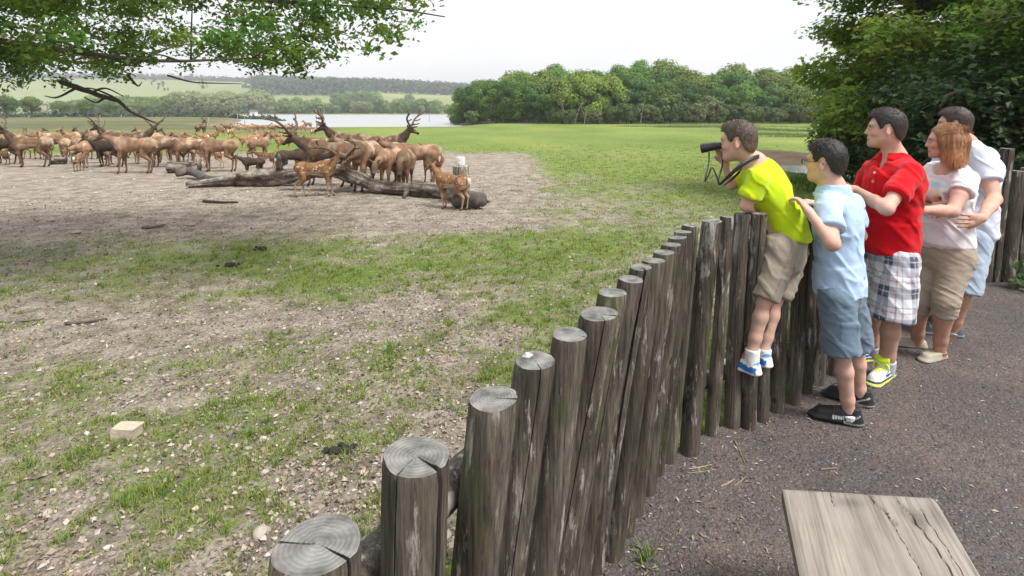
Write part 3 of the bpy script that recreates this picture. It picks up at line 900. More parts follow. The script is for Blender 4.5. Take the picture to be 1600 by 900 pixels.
def wood_trunk(seed, H, base, r, lean=0.0, col_=(1, 1, 1)):
    g = np.random.default_rng(seed + 77); mb = MB()
    pts = [(0, 0, -.4), (.1 * g.normal(), .1 * g.normal(), base * .5), (.2 * g.normal() + lean, .2 * g.normal(), base + (H - base) * .35), (.3 * g.normal() + lean, .2, H * .8)]
    mb.tube(bez(pts, 4), np.interp(np.linspace(0, 1, 13), [0, .15, .6, 1], [r * 1.35, r, r * .7, r * .2]), 8, col_, jit=.15, seed=seed)
    for k in range(7):
        z0 = base * g.uniform(.6, 1.0) + (H - base) * .12 * k / 3; a = g.uniform(0, 6.28); l = (H - base) * g.uniform(.3, .5)
        p0 = np.array([lean * .5, 0, z0]); p1 = p0 + l * np.array([math.cos(a) * .6, math.sin(a) * .6, .35]); p2 = p1 + l * .5 * np.array([math.cos(a) * .5, math.sin(a) * .5, .7])
        mb.tube(bez([p0, p1, p2], 3), np.linspace(r * .45, r * .1, 7), 6, col_)
    return mesh_np("trunk", np.concatenate(mb.V), [np.concatenate(p) for p in mb.P.values()], np.concatenate(mb.C), True)
def set_mats(me, m): me.materials.append(m); return me

G1, G2, G3, G4 = (.120, .215, .044), (.185, .265, .055), (.088, .172, .046), (.085, .125, .050)
protos = []
for k, (H, W, base, tone, cl) in enumerate([(11.5, 10.5, .5, G1, 130), (12.5, 9.8, .8, G3, 130), (10.2, 10.5, .4, G2, 125), (13.0, 10.8, .9, G1, 130), (11.2, 9.4, .5, G3, 120), (9.6, 9.6, .3, G2, 120)]):
    protos.append((set_mats(wood_crown(500 + k, H, W, base, tone, cl, 84, .40), M_leaf_far), set_mats(wood_trunk(500 + k, H, base + 1, .24), M_bark), H))
def put_tree(name, pr, loc, s, rz, label, cat, group, sz=None):
    e = empty(name, loc, rz); e.scale = (s, s, sz or s)
    tag(e, label, cat, group)
    link("crown", pr[0], None, e); link("trunk", pr[1], None, e)
    return e
TOP_X = [690, 705, 730, 760, 800, 830, 880, 930, 980, 1010, 1050, 1090, 1130, 1170, 1210, 1250, 1300, 1400, 1500, 1620]
TOP_Y = [168, 148, 130, 117, 112, 107, 104, 97, 96, 93, 99, 104, 102, 104, 103, 99, 100, 98, 98, 98]
g = np.random.default_rng(5)
# front row, then two rows behind that fill the skyline
k = 0
def tree_at(px, Y, toppx, pr, name, label, group):
    global k
    x = (px - 800) / FPX * Y; z = float(tz(x, Y))
    hgt = EYE + (HORIZON - toppx) / FPX * Y - z
    s = hgt / pr[2]
    put_tree(name, pr, (x, Y, z), s * g.uniform(.92, 1.08), g.uniform(0, 6.28), label, "tree", group, s)
    k += 1
grp = "deciduous trees of the wood across the meadow"
LB_F = "full green deciduous tree standing in the front edge of the wood across the meadow"
LB_B = "tall green deciduous tree rising behind the front row of the wood across the meadow"
front = [(716, 112), (742, 108), (775, 104), (806, 101), (842, 99), (878, 98), (912, 98), (948, 99), (985, 100), (1030, 104), (1075, 106), (1118, 107), (1160, 106), (1205, 104), (1248, 103), (1292, 103), (1345, 102), (1400, 100), (1470, 99), (1540, 98)]
for px, Y in front:
    tree_at(px, Y, np.interp(px, TOP_X, TOP_Y) + g.uniform(3, 20) + (14 if 1010 < px < 1240 else 0), protos[int(g.integers(6))], "deciduous_tree", "leftmost tree of the wood across the meadow, beside the mud bank of the lake" if px == 716 else LB_F, grp)
for px in list(range(735, 1560, 38)):
    tree_at(px + g.uniform(-8, 8), g.uniform(112, 122), np.interp(px, TOP_X, TOP_Y) + g.uniform(-2, 10), protos[int(g.integers(6))], "deciduous_tree", LB_B, grp)
for px in list(range(760, 1560, 55)):
    tree_at(px + g.uniform(-8, 8), g.uniform(126, 140), np.interp(px, TOP_X, TOP_Y) + g.uniform(-6, 6), protos[int(g.integers(6))], "deciduous_tree", LB_B, grp)
# pale shrubs along the foot of the wood
sh = [(set_mats(wood_crown(600 + q_, 3.6, 4.2, .4, t_, 48, 60, .26, .3), M_leaf_far), set_mats(wood_trunk(600 + q_, 3.6, .6, .09, col_=(1, 1, 1)), M_bark), 3.6) for q_, t_ in enumerate([(.14, .19, .065), (.11, .165, .055), (.16, .19, .085)])]
for px, Y, tp in [(738, 100, 172), (872, 95, 174), (890, 93, 170), (930, 94, 172), (958, 95, 165), (978, 94, 160), (1008, 96, 160), (1024, 95, 168), (1046, 97, 145), (1072, 96, 165), (1088, 95, 160), (1106, 97, 150), (1122, 96, 164), (1144, 97, 162), (1166, 96, 160), (1190, 97, 165), (1212, 96, 168), (1236, 97, 160), (1262, 95, 168)]:
    tree_at(px, Y, tp, sh[int(g.integers(3))], "shrub", "pale green shrub at the foot of the wood across the meadow", "shrubs along the foot of the wood")
# bare grey trunks at the edge
for px, lean in ((884, -.5), (897, .9), (912, .5), (1000, .4)):
    Y = 93.0; x = (px - 800) / FPX * Y; mb = MB()
    mb.tube(bez([(0, 0, -.2), (lean * .5, 0, 1.4), (lean, 0, 2.8), (lean * 1.9, .2, 4.0)], 4), np.linspace(.09, .02, 13), 7, (.20, .18, .16))
    mb.tube(bez([(lean * .5, 0, 1.5), (lean * .2 - .5, 0, 2.5), (lean * .3 - .8, .1, 3.4)], 4), np.linspace(.05, .015, 9), 6, (.20, .18, .16))
    tag(mb.build("bare_tree", M_twig, None, (x, Y, float(tz(x, Y)))), "thin bare grey trunk leaning in front of the wood across the meadow", "tree", "bare grey trunks at the wood's edge")

# ---- round orchard-like trees on the marsh to the left, with clear stems
orch = [(set_mats(wood_crown(620 + q_, 5.6, 5.6, 1.5, t_, 60, 60, .3), M_leaf_far), set_mats(wood_trunk(620 + q_, 5.6, 1.7, .26), M_bark), 5.6) for q_, t_ in enumerate([(.09, .155, .035), (.14, .20, .045), (.15, .19, .06)])]
for px, basepx, tp, v in [(-30, 186, 150, 0), (12, 185, 148, 0), (52, 184, 150, 1), (97, 183, 157, 1), (138, 183, 156, 0), (173, 182, 158, 1), (226, 180, 157, 1), (205, 176, 156, 2), (254, 176, 158, 2), (296, 176, 160, 2), (-70, 186, 150, 1)]:
    Y = 850 * 2.35 / (basepx - HORIZON)
    tree_at(px, Y, tp, orch[v], "round_tree", "round-headed tree with a short stem on the marsh behind the herd", "round trees on the marsh")
# ---- hedge and willows round the far shore of the lake
will = [(set_mats(wood_crown(640 + q_, 15, 15, .3, t_, 90, 60, .8, .2), M_leaf_far), set_mats(wood_trunk(640 + q_, 15, 1.5, .3), M_bark), 15.0) for q_, t_ in enumerate([(.26, .31, .15), (.22, .30, .10), (.17, .26, .08)])]
for q_ in range(62):
    px = 120 + q_ * 9.6 + g.uniform(-4, 4)
    if 275 < px < 420: tp, v, Y = g.uniform(139, 148), 0, g.uniform(330, 400)
    elif px <= 275: tp, v, Y = g.uniform(146, 158), int(g.integers(1, 3)), g.uniform(300, 420)
    else: tp, v, Y = g.uniform(150, 166), int(g.integers(0, 3)), g.uniform(425, 460)
    if 275 < px < 420: px_ok = True
    x = (px - 800) / FPX * Y
    if poly_sd(np.array([x]), np.array([Y]), LAKE)[0] < 6: Y = 432 + g.uniform(0, 25)
    tree_at(px, Y, tp, will[v], "willow" if v == 0 else "waterside_tree", "pale feathery willow on the left shore of the lake" if 275 < px < 420 else "green waterside tree in the belt along the far shore of the lake", "willows left of the lake" if 275 < px < 420 else "trees along the far shore")
for px, tp, Y in [(528, 143, 640), (545, 140, 640), (566, 139, 650), (585, 141, 640), (640, 146, 700), (405, 136, 520), (640, 158, 450), (660, 152, 440)]:
    tree_at(px, Y, tp, will[2], "field_tree", "dark green tree in the clump on the pale field beyond the lake", "field trees beyond the lake")

# ---- the far wood along the ridge: one mass
def far_wood():
    g = np.random.default_rng(9); P, Nn, C, S = [], [], [], []
    us = np.linspace(-1.5, .45, 400)
    for u in us:
        for Y0_ in np.arange(830, 1410, 26):
            if u < -.47 and Y0_ < 1290 and vnoise(np.array([[u * 60, Y0_ * .02]]), 4)[0] < .93: continue
            if u > -.26 and Y0_ < 900: continue
            Y = Y0_ + g.uniform(-12, 12); x = (u + g.uniform(-.003, .003)) * Y
            zb = float(TZF(x, Y)); h = g.uniform(10, 16); n = 15; d = unit(g, n); d[:, 2] = np.abs(d[:, 2])
            P.append(np.array([x, Y, zb + h * .15]) + d * np.array([7, 7, h]) * g.uniform(.75, 1.05, (n, 1))); Nn.append(d + .3 * unit(g, n))
            C.append(np.array([.055, .105, .045]) * g.uniform(.7, 1.3) * (1 + .2 * (g.random((n, 1)) - .5))); S.append(g.uniform(4, 7, n))
    P, Nn, C, S = map(np.concatenate, (P, Nn, C, S))
    return leaves_mesh("far_wood", P, Nn, S, C, .8, .15, 3)
_ux = np.linspace(-2100, 900, 301); _yy = np.array([800., 860., 930., 1000., 1060., 1120., 1180., 1240., 1300., 1330., 1360., 1400., 1430.])
_grid = np.array([tz(_ux, np.full_like(_ux, yv)) for yv in _yy])
def TZF(x, Y):
    k = int(np.clip(np.searchsorted(_yy, Y) - 1, 0, 11)); f = np.clip((Y - _yy[k]) / (_yy[k+1] - _yy[k]), 0, 1)
    return np.interp(x, _ux, _grid[k]) * (1 - f) + np.interp(x, _ux, _grid[k+1]) * f
tag(link("far_wood", far_wood(), M_leaf_far), "blue-green wood along the distant ridge", kind="stuff")
# hedges on the far fields
def hedge(pts, h, tone, seed):
    g = np.random.default_rng(seed); P, Nn, C, S = [], [], [], []
    for a, b in zip(pts[:-1], pts[1:]):
        a, b = np.array(a), np.array(b); L_ = np.linalg.norm(b - a); n = int(L_ / 2.2)
        for t in (np.arange(n) + .5) / n:
            x, y = a + (b - a) * t; z = float(tz(x, y)); hh = h * g.uniform(.6, 1.35)
            d = unit(g, 18); d[:, 2] = np.abs(d[:, 2])
            P.append(np.array([x, y, z]) + d * np.array([2.2, 2.2, hh]) * g.uniform(.6, 1.05, (18, 1))); Nn.append(d + .5 * unit(g, 18)); C.append(np.array(tone) * g.uniform(.8, 1.2) * np.ones((18, 3))); S.append(g.uniform(.9, 1.8, 18))
    P, Nn, C, S = map(np.concatenate, (P, Nn, C, S))
    return leaves_mesh("hedge", P, Nn, S, C, .8, .15, seed)
tag(link("hedge", hedge([(-420, 300), (-300, 330), (-215, 420), (-130, 470), (-40, 470), (30, 460)], 5.0, (.08, .12, .05), 4), M_leaf_far), "low green scrub hedge behind the marsh and lake", "hedge")
tag(link("hedge", hedge([(-190, 196), (-120, 205), (-80, 178), (-64, 150)], 1.6, (.06, .085, .04), 6), M_leaf_far), "low dark scrub line under the round marsh trees", "hedge")
tag(link("hedge", hedge([(-620, 640), (-420, 660), (-250, 640), (-90, 690)], 4.0, (.06, .10, .045), 8), M_leaf_far), "dark field hedge on the pale slope beyond the lake", "hedge")

# ---- the oak whose boughs hang in at the top left
def oak():
    g = np.random.default_rng(21)
    root = empty("oak_tree", (-8.6, 5.6, float(tz(-8.6, 5.6))))
    r0 = np.array(root.location)
    tag(root, "spreading oak whose leafy boughs and one dead branch hang in at the top left", "tree")
    mb = MB(); trunk = bez([(-8.6, 5.6, r0[2] - .4), (-8.5, 5.65, 1.2), (-8.3, 5.75, 2.6), (-8.2, 5.9, 4.5), (-8.3, 6.1, 7.0)], 6)
    mb.tube(trunk, np.linspace(.48, .22, len(trunk)), 14, (1, 1, 1), jit=.1, seed=3)
    mb.V = [v - r0 for v in mb.V]
    mb.build("trunk", M_bark, root)
    BX = np.array([-260, 0, 60, 130, 200, 300, 370, 440, 470, 500, 560, 600, 640, 668, 690])
    BY = np.array([190, 170, 158, 134, 126, 116, 122, 102, 126, 92, 96, 70, 62, 42, 8])
    boughs = []   # main boughs, all springing from the trunk
    for ends in [[(-8.3, 5.75, 2.7), (-6.6, 6.0, 2.95), (-4.6, 6.5, 3.1), (-2.9, 6.9, 3.05), (-1.2, 7.1, 2.98)],
                 [(-8.25, 5.8, 3.2), (-6.4, 6.6, 3.4), (-4.4, 7.3, 3.45), (-2.6, 7.9, 3.3), (-1.0, 8.3, 3.1)],
                 [(-8.3, 5.75, 2.5), (-6.9, 6.3, 2.62), (-5.6, 6.9, 2.45), (-4.6, 7.2, 2.35), (-3.4, 7.5, 2.42)],
                 [(-8.3, 5.7, 3.4), (-6.5, 5.2, 3.9), (-4.5, 5.2, 4.2), (-2.5, 5.6, 4.1), (-.6, 6.2, 3.9)],
                 [(-8.2, 5.9, 4.2), (-6.0, 7.2, 4.8), (-3.8, 8.2, 4.9), (-1.9, 9.0, 4.4)],
                 [(-8.3, 5.7, 3.9), (-7.5, 4.2, 4.3), (-6.0, 3.4, 4.6), (-4.2, 3.2, 4.7)],
                 [(-8.3, 6.0, 2.9), (-7.9, 7.4, 2.7), (-7.2, 8.6, 2.5), (-6.3, 9.4, 2.45)]]:
        c = bez(ends, 10); boughs.append(c)
    bm = MB()
    tips = []
    for c in boughs:
        bm.tube(c, np.linspace(.060, .010, len(c)), 8, (1, 1, 1))
        for q_ in range(30):
            k0 = int(g.integers(4, len(c) - 1)); p = c[k0]; tan = c[min(k0+1, len(c)-1)] - c[k0-1]; tan /= np.linalg.norm(tan)
            d = unit(g, 1)[0]; d[2] = d[2] * .45 - .05; d = d + tan * .6; d /= np.linalg.norm(d)
            l = g.uniform(.4, 1.15)
            tw = bez([p, p + d * l * .5 + np.array([0, 0, .05]), p + d * l + np.array([0, 0, -.10])], 5)
            tpx, tpy = to_px(*tw[-1])
            if tpx > 655 or tpy > np.interp(tpx, BX, BY) - 14: continue
            bm.tube(tw, np.linspace(.014, .004, len(tw)), 5, (1, 1, 1)); tips += [tw[int(len(tw) * f)] for f in (.35, .55, .75, .98)]
    bm.V = [v - r0 for v in bm.V]
    bm.build("bough", M_bark, root)
    # leaf sprays round the twigs
    P, Nn, C = [], [], []
    tips = np.array(tips)
    extra = np.stack([g.uniform(-8.5, -.9, 1500), g.uniform(5.0, 9.6, 1500), g.uniform(2.2, 5.0, 1500)], -1)
    cand = np.vstack([tips, extra])
    keep = []
    for c in cand:
        px, py = to_px(*c)
        lim = np.interp(px, BX, BY) - 6
        if px > 690 or py > lim: continue
        n_ = float(fbm(np.array([c * 1.15]), 2, 4)[0])
        if n_ < .475 and px > 60: continue
        if n_ < .38: continue
        if g.random() < .35 * max(0, (px - 380) / 300): continue
        keep.append(c)
    for c in keep:
        n = int(g.integers(34, 56)); u = unit(g, n); rr = g.uniform(.03, .27, n)
        p = c + u * rr[:, None] * np.array([1.15, 1.15, .6])
        P.append(p); Nn.append(np.array([0, 0, .8]) + .8 * unit(g, n))
        C.append(np.array([.120, .225, .038]) * g.uniform(.6, 1.45) * np.array([g.uniform(.85, 1.3), 1, 1]) * (1 + .3 * (g.random((n, 1)) - .5)))
    P, Nn, C = map(np.concatenate, (P, Nn, C))
    print("oak leaves", len(P))
    me = leaves_mesh("foliage", P - r0, Nn, g.uniform(.046, .098, len(P)), C, .6, .25, 22)
    link("foliage", me, M_leaf, root)
    # dead branch
    db = MB()
    main = bez([PX(96, 128, 7.2), PX(130, 140, 7.0), PX(165, 152, 6.9), PX(185, 158, 6.85), PX(205, 175, 6.8), PX(247, 194, 6.7)], 6)
    db.tube(main, np.interp(np.linspace(0, 1, len(main)), [0, .2, .75, 1], [.036, .033, .018, .008]), 8, (.06, .048, .04), jit=.3, seed=2)
    for a in ([(140, 145), (165, 138), (192, 150)], [(165, 152), (150, 160), (132, 152)], [(185, 158), (170, 148), (142, 138), (118, 140)], [(120, 137), (90, 152), (70, 150)]):
        tw = bez([PX(x_, y_, 6.85 + .06 * i_) for i_, (x_, y_) in enumerate(a)], 5); db.tube(tw, np.linspace(.017, .006, len(tw)), 6, (.06, .048, .04), jit=.3)
    tw = bez([PX(262, 118, 7.4), PX(300, 128, 7.4), PX(340, 130, 7.3), PX(378, 131, 7.3)], 5); db.tube(tw, np.linspace(.014, .004, len(tw)), 6, (.06, .048, .04))
    tw = bez([PX(200, 118, 7.2), PX(215, 134, 7.2), PX(222, 128, 7.2)], 5); db.tube(tw, np.linspace(.02, .004, len(tw)), 6, (.06, .048, .04))
    db.V = [v - r0 for v in db.V]
    db.build("dead_branch", M_twig, root)
oak()

# ---- leafy trees behind the far fence on the right
def near_tree(name, label, base, H, W, seed, tone, n_clump, leaf, zlow, ylow_fn=None, cut=None):
    g = np.random.default_rng(seed)
    b = np.array([base[0], base[1], float(tz(base[0], base[1]))])
    root = empty(name, tuple(b)); tag(root, label, "tree", None)
    mb = MB(); tr = bez([(0, 0, -.3), (.05, .02, 1.2), (.15, -.05, H * .45), (.1, .05, H * .85)], 6)
    mb.tube(tr, np.linspace(.2, .05, len(tr)), 10, (1, 1, 1), jit=.12)
    ctrs = []
    for q_ in range(26):
        a = g.uniform(0, 6.28); z0 = g.uniform(zlow * .8 + .3, H * .8); l = W / 2 * g.uniform(.55, 1.0) * (1 - .45 * (z0 / H) ** 2)
        d = np.array([math.cos(a), math.sin(a), g.uniform(-.05, .45)])
        p0 = np.array([np.interp(z0, tr[:, 2], tr[:, 0]), np.interp(z0, tr[:, 2], tr[:, 1]), z0])
        br = bez([p0, p0 + d * l * .5 + np.array([0, 0, .12]), p0 + d * l - np.array([0, 0, .25 * g.random()])], 6)
        if cut is not None:
            ok = [bool(cut(*to_px(*(q + b)))) for q in br]
            if not ok[0]: continue
            if not all(ok): br = br[:max(4, ok.index(False) - 3)]
        mb.tube(br, np.linspace(.055, .008, len(br)), 6, (1, 1, 1))
        for f in g.uniform(.3, 1.0, n_clump // 26):
            c = br[int(f * (len(br) - 1))] + g.normal(0, .28, 3) * np.array([1, 1, .7]); ctrs.append(c)
    mb.build("trunk", M_bark, root)
    P, Nn, C = [], [], []
    for c in ctrs:
        if c[2] < zlow: continue
        if cut is not None:
            px, py = to_px(*(c + b))
            if not cut(px, py): continue
        n = int(g.integers(26, 44)); u = unit(g, n)
        out = c * np.array([1, 1, .3]); out /= np.linalg.norm(out) + 1e-6
        P.append(c + u * g.uniform(.06, .42, (n, 1)) * np.array([1.1, 1.1, .55])); Nn.append(np.array([0, 0, .75]) + .35 * out + .75 * unit(g, n))
        C.append(np.array(tone) * g.uniform(.75, 1.3) * np.array([g.uniform(.85, 1.25), 1, 1]) * (1 + .3 * (g.random((n, 1)) - .5)))
    P, Nn, C = map(np.concatenate, (P, Nn, C)); print(name, len(P))
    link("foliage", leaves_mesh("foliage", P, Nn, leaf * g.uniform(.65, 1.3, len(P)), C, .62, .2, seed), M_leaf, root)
LX = [1228, 1236, 1262, 1285, 1300]
def cutL(px, py):
    lim = np.interp(py, [0, 60, 100, 130, 160, 230, 300], [1250, 1244, 1242, 1262, 1280, 1292, 1320])
    return px > lim
near_tree("maple_tree", "light green broadleaf tree overhanging the meadow edge behind the boy in pale blue", (9.1, 12.6), 6.8, 7.4, 31, (.19, .30, .045), 1150, .15, .35, cut=cutL)
near_tree("maple_tree", "dense dark broadleaf tree behind the woman and man at the top right", (9.8, 9.6), 6.2, 6.6, 32, (.14, .25, .042), 640, .135, .3, cut=cutL)
near_tree("maple_tree", "broadleaf tree with a low crown filling the far right edge behind the palisade", (8.9, 7.4), 6.0, 5.6, 33, (.135, .24, .042), 600, .125, .45, cut=cutL)
near_tree("maple_tree", "tall broadleaf tree rising behind the light green one at the meadow edge", (13.5, 16.5), 8.5, 8.0, 34, (.15, .25, .045), 900, .2, .5, cut=cutL)
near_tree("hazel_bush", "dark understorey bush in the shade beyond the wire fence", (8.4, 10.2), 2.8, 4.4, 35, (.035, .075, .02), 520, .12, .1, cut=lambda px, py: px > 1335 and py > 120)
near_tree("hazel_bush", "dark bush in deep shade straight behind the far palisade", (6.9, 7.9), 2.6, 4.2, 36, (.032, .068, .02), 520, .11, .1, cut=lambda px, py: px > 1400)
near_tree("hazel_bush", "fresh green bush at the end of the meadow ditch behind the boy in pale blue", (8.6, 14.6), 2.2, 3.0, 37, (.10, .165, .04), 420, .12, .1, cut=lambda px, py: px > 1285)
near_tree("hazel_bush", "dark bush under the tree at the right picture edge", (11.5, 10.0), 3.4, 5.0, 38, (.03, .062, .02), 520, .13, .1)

# wire fence with thin stakes running away under those trees
w_root = empty("wire_fence", (5.9, 8.6, float(tz(5.9, 8.6)))); wr = np.array(w_root.location)
tag(w_root, "wire stock fence on thin wooden stakes running away under the right-hand trees", "fence")
wp = []
for px, Y in ((1400, 8.2), (1384, 9.2), (1360, 11.0), (1346, 13.4), (1335, 16.0)):
    x = (px - 800) / FPX * Y; z = float(tz(x, Y)); wp.append((x, Y, z))
    mb = MB(); mb.tube(np.array([(x, Y, z - .2), (x + .01, Y, z + .6), (x + .02, Y + .01, z + 1.12)]) - wr, [.05, .047, .045], 9, (1, 1, 1), jit=.1); mb.build("post", M_post, w_root)
wp = np.array(wp)
for h in (.2, .4, .6, .8, 1.0):
    mb = MB(); mb.tube(wp + np.array([0, 0, h]) - wr, .004, 5, (.22, .21, .20)); mb.build("wire", M_twig, w_root)
# ivy at the foot of the far palisade
g = np.random.default_rng(3); P, Nn, C = [], [], []
for q_ in range(240):
    x = g.uniform(4.75, 6.3); y = 5.12 + .06 * (x - 4.7) - abs(g.normal(0, .10)); h = abs(g.normal(0, .10)) * (1.4 if x < 5.4 else .9)
    P.append((x, y, .03 + h)); Nn.append((g.normal(0, .4), -.5, .8)); C.append(np.array([.05, .11, .025]) * g.uniform(.7, 1.4))
iv = MB()
ir = np.array([5.0, 5.02, 0.0])
i_root = empty("ivy", tuple(ir)); tag(i_root, "low green ivy at the foot of the far palisade on the right", "plant")
link("foliage", leaves_mesh("foliage", np.array(P) - ir, np.array(Nn), g.uniform(.05, .10, 240), np.array(C), .8, .2, 4), M_leaf, i_root)
for q_ in range(5):
    x0 = 4.75 + .2 * q_; iv.tube(bez([(x0, 5.1, .0), (x0 + .15, 5.0, .05), (x0 + .35, 5.02, .03)], 4) - ir, .004, 5, (.09, .075, .05))
iv.build("stem", M_twig, i_root)
# ================================================================== SMOOTH BODIES: distance field -> one continuous surface
class SDF:
    def __init__(s, k=.03): s.pr = []; s.k = k
    def cap(s, a, b, ra, rb, k=None, sq=None, flat=False, ext=(0, 0)):
        """tapered capsule; sq=(axis, factor) flattens it along an axis; flat=True cuts the ends square"""
        s.pr.append(('c', np.array(a, float), np.array(b, float), ra, rb, s.k if k is None else k, sq, flat)); return s
    def ell(s, c, r, Rm=None, k=None):
        s.pr.append(('e', np.array(c, float), np.array(r, float), None if Rm is None else np.array(Rm, float), s.k if k is None else k)); return s
    def cut(s, c, r, Rm=None, k=.01):
        s.pr.append(('x', np.array(c, float), np.array(r, float), None if Rm is None else np.array(Rm, float), k)); return s
    def half(s, fn, k=.0):
        s.pr.append(('h', fn)); return s
    @staticmethod
    def d_cap(P, a, b, ra, rb, sq, flat):
        if sq is not None:
            n, q = np.array(sq[0], float), sq[1]; n = n / np.linalg.norm(n)
            P = P + ((1 / q - 1) * ((P - a) @ n))[..., None] * n
            b = b + (1 / q - 1) * ((b - a) @ n) * n
        ba = b - a; L2 = ba @ ba; pa = P - a
        t = pa @ ba / L2
        tc = np.clip(t, 0, 1)
        d = np.sqrt(((pa - tc[..., None] * ba) ** 2).sum(-1)) - (ra + (rb - ra) * tc)
        if flat:
            Ln = math.sqrt(L2); d = np.maximum(d, np.maximum(-t * Ln, (t - 1) * Ln))
        if sq is not None: d = d * (.5 + .5 * sq[1])
        return d
    @staticmethod
    def d_ell(P, c, r, Rm):
        q = P - c
        if Rm is not None: q = q @ Rm          # columns of Rm are the local axes
        k0 = np.sqrt(((q / r) ** 2).sum(-1)); k1 = np.sqrt(((q / (r * r)) ** 2).sum(-1))
        return k0 * (k0 - 1) / np.maximum(k1, 1e-6)
    def bounds(s):
        lo, hi = np.full(3, 1e9), np.full(3, -1e9)
        for p in s.pr:
            if p[0] == 'c':
                m = max(p[3], p[4]); 
                lo = np.minimum(lo, np.minimum(p[1], p[2]) - m); hi = np.maximum(hi, np.maximum(p[1], p[2]) + m)
            elif p[0] == 'e':
                m = p[2].max(); lo = np.minimum(lo, p[1] - m); hi = np.maximum(hi, p[1] + m)
        return lo, hi
    def mesh(s, h):
        lo, hi = s.bounds(); lo = lo - 3 * h; hi = hi + 3 * h
        n = np.ceil((hi - lo) / h).astype(int) + 1
        ax = [lo[i] + h * np.arange(n[i]) for i in range(3)]
        g = np.full(n, .25, dtype=np.float32)
        for p in s.pr:
            if p[0] == 'h':
                G = np.stack(np.meshgrid(*ax, indexing='ij'), -1); g = np.maximum(g, p[1](G)).astype(np.float32); continue
            if p[0] == 'c':
                m = max(p[3], p[4]); k = p[5]; l2, h2 = np.minimum(p[1], p[2]) - m - k - 2*h, np.maximum(p[1], p[2]) + m + k + 2*h
            else:
                k = p[4]; m = p[2].max(); l2, h2 = p[1] - m - k - 2*h, p[1] + m + k + 2*h
            i0 = np.maximum(np.floor((l2 - lo) / h).astype(int), 0); i1 = np.minimum(np.ceil((h2 - lo) / h).astype(int) + 1, n)
            sl = tuple(slice(i0[i], i1[i]) for i in range(3))
            P = np.stack(np.meshgrid(*[ax[i][sl[i]] for i in range(3)], indexing='ij'), -1)
            d = s.d_cap(P, p[1], p[2], p[3], p[4], p[6], p[7]) if p[0] == 'c' else s.d_ell(P, p[1], p[2], p[3])
            o = g[sl]
            if p[0] == 'x':
                d = -d; hh = np.maximum(k - np.abs(o - d), 0) / max(k, 1e-6); g[sl] = np.maximum(o, d) + hh * hh * k * .25
            else:
                hh = np.maximum(k - np.abs(o - d), 0) / max(k, 1e-6); g[sl] = np.minimum(o, d) - hh * hh * k * .25
        return surfnets(g, lo, h)
_CO = np.array([(0,0,0),(1,0,0),(0,1,0),(1,1,0),(0,0,1),(1,0,1),(0,1,1),(1,1,1)])
_ED = [(0,1),(2,3),(4,5),(6,7),(0,2),(1,3),(4,6),(5,7),(0,4),(1,5),(2,6),(3,7)]
def surfnets(g, lo, h):
    s = g < 0; nx, ny, nz = g.shape
    c = np.zeros((nx-1, ny-1, nz-1), np.int8)
    for o in _CO: c += s[o[0]:nx-1+o[0], o[1]:ny-1+o[1], o[2]:nz-1+o[2]]
    act = (c > 0) & (c < 8)
    I = np.argwhere(act); idx = np.full(act.shape, -1, np.int32); idx[act] = np.arange(len(I))
    vals = np.stack([g[I[:,0]+o[0], I[:,1]+o[1], I[:,2]+o[2]] for o in _CO], -1)
    acc = np.zeros((len(I), 3)); cnt = np.zeros(len(I))
    for a, b in _ED:
        va, vb = vals[:, a], vals[:, b]; m = (va < 0) != (vb < 0)
        t = np.where(m, va / np.where(m, va - vb, 1), 0)
        acc += m[:, None] * (_CO[a] + t[:, None] * (_CO[b] - _CO[a])); cnt += m
    V = lo + h * (I + acc / cnt[:, None])
    Q = []
    for ax in range(3):
        o = [0, 0, 0]; o[ax] = 1
        sa = s[:nx-o[0], :ny-o[1], :nz-o[2]]; sb = s[o[0]:, o[1]:, o[2]:]
        E = np.argwhere(sa != sb)
        u, v = [(1, 2), (2, 0), (0, 1)][ax]
        ok = (E[:, u] > 0) & (E[:, v] > 0) & (E[:, u] < g.shape[u]-1) & (E[:, v] < g.shape[v]-1); E = E[ok]
        du = np.zeros(3, int); du[u] = 1; dv = np.zeros(3, int); dv[v] = 1
        f = lambda e: idx[e[:, 0], e[:, 1], e[:, 2]]
        q = np.stack([f(E - du - dv), f(E - dv), f(E), f(E - du)], -1)
        flip = ~s[E[:, 0], E[:, 1], E[:, 2]]
        q[flip] = q[flip][:, ::-1]
        Q.append(q)
    return V, np.concatenate(Q)
def vnormals(V, Q):
    n = np.cross(V[Q[:, 2]] - V[Q[:, 0]], V[Q[:, 3]] - V[Q[:, 1]]); N = np.zeros_like(V)
    for k in range(4): np.add.at(N, Q[:, k], n)
    return N / (np.linalg.norm(N, axis=1)[:, None] + 1e-12)
def relax(V, Q, it=1, f=.5):
    for _ in range(it):
        S = np.zeros_like(V); c = np.zeros(len(V))
        for a, b in ((0, 1), (1, 2), (2, 3), (3, 0)):
            np.add.at(S, Q[:, a], V[Q[:, b]]); np.add.at(c, Q[:, a], 1)
            np.add.at(S, Q[:, b], V[Q[:, a]]); np.add.at(c, Q[:, b], 1)
        V = V + f * (S / c[:, None] - V)
    return V
def seg_d(P, a, b):
    a, b = np.array(a), np.array(b); ba = b - a; t = np.clip((P - a) @ ba / (ba @ ba), 0, 1)
    return np.linalg.norm(P - a - t[:, None] * ba, axis=1), t
nrm = lambda v: np.asarray(v, float) / np.linalg.norm(v)
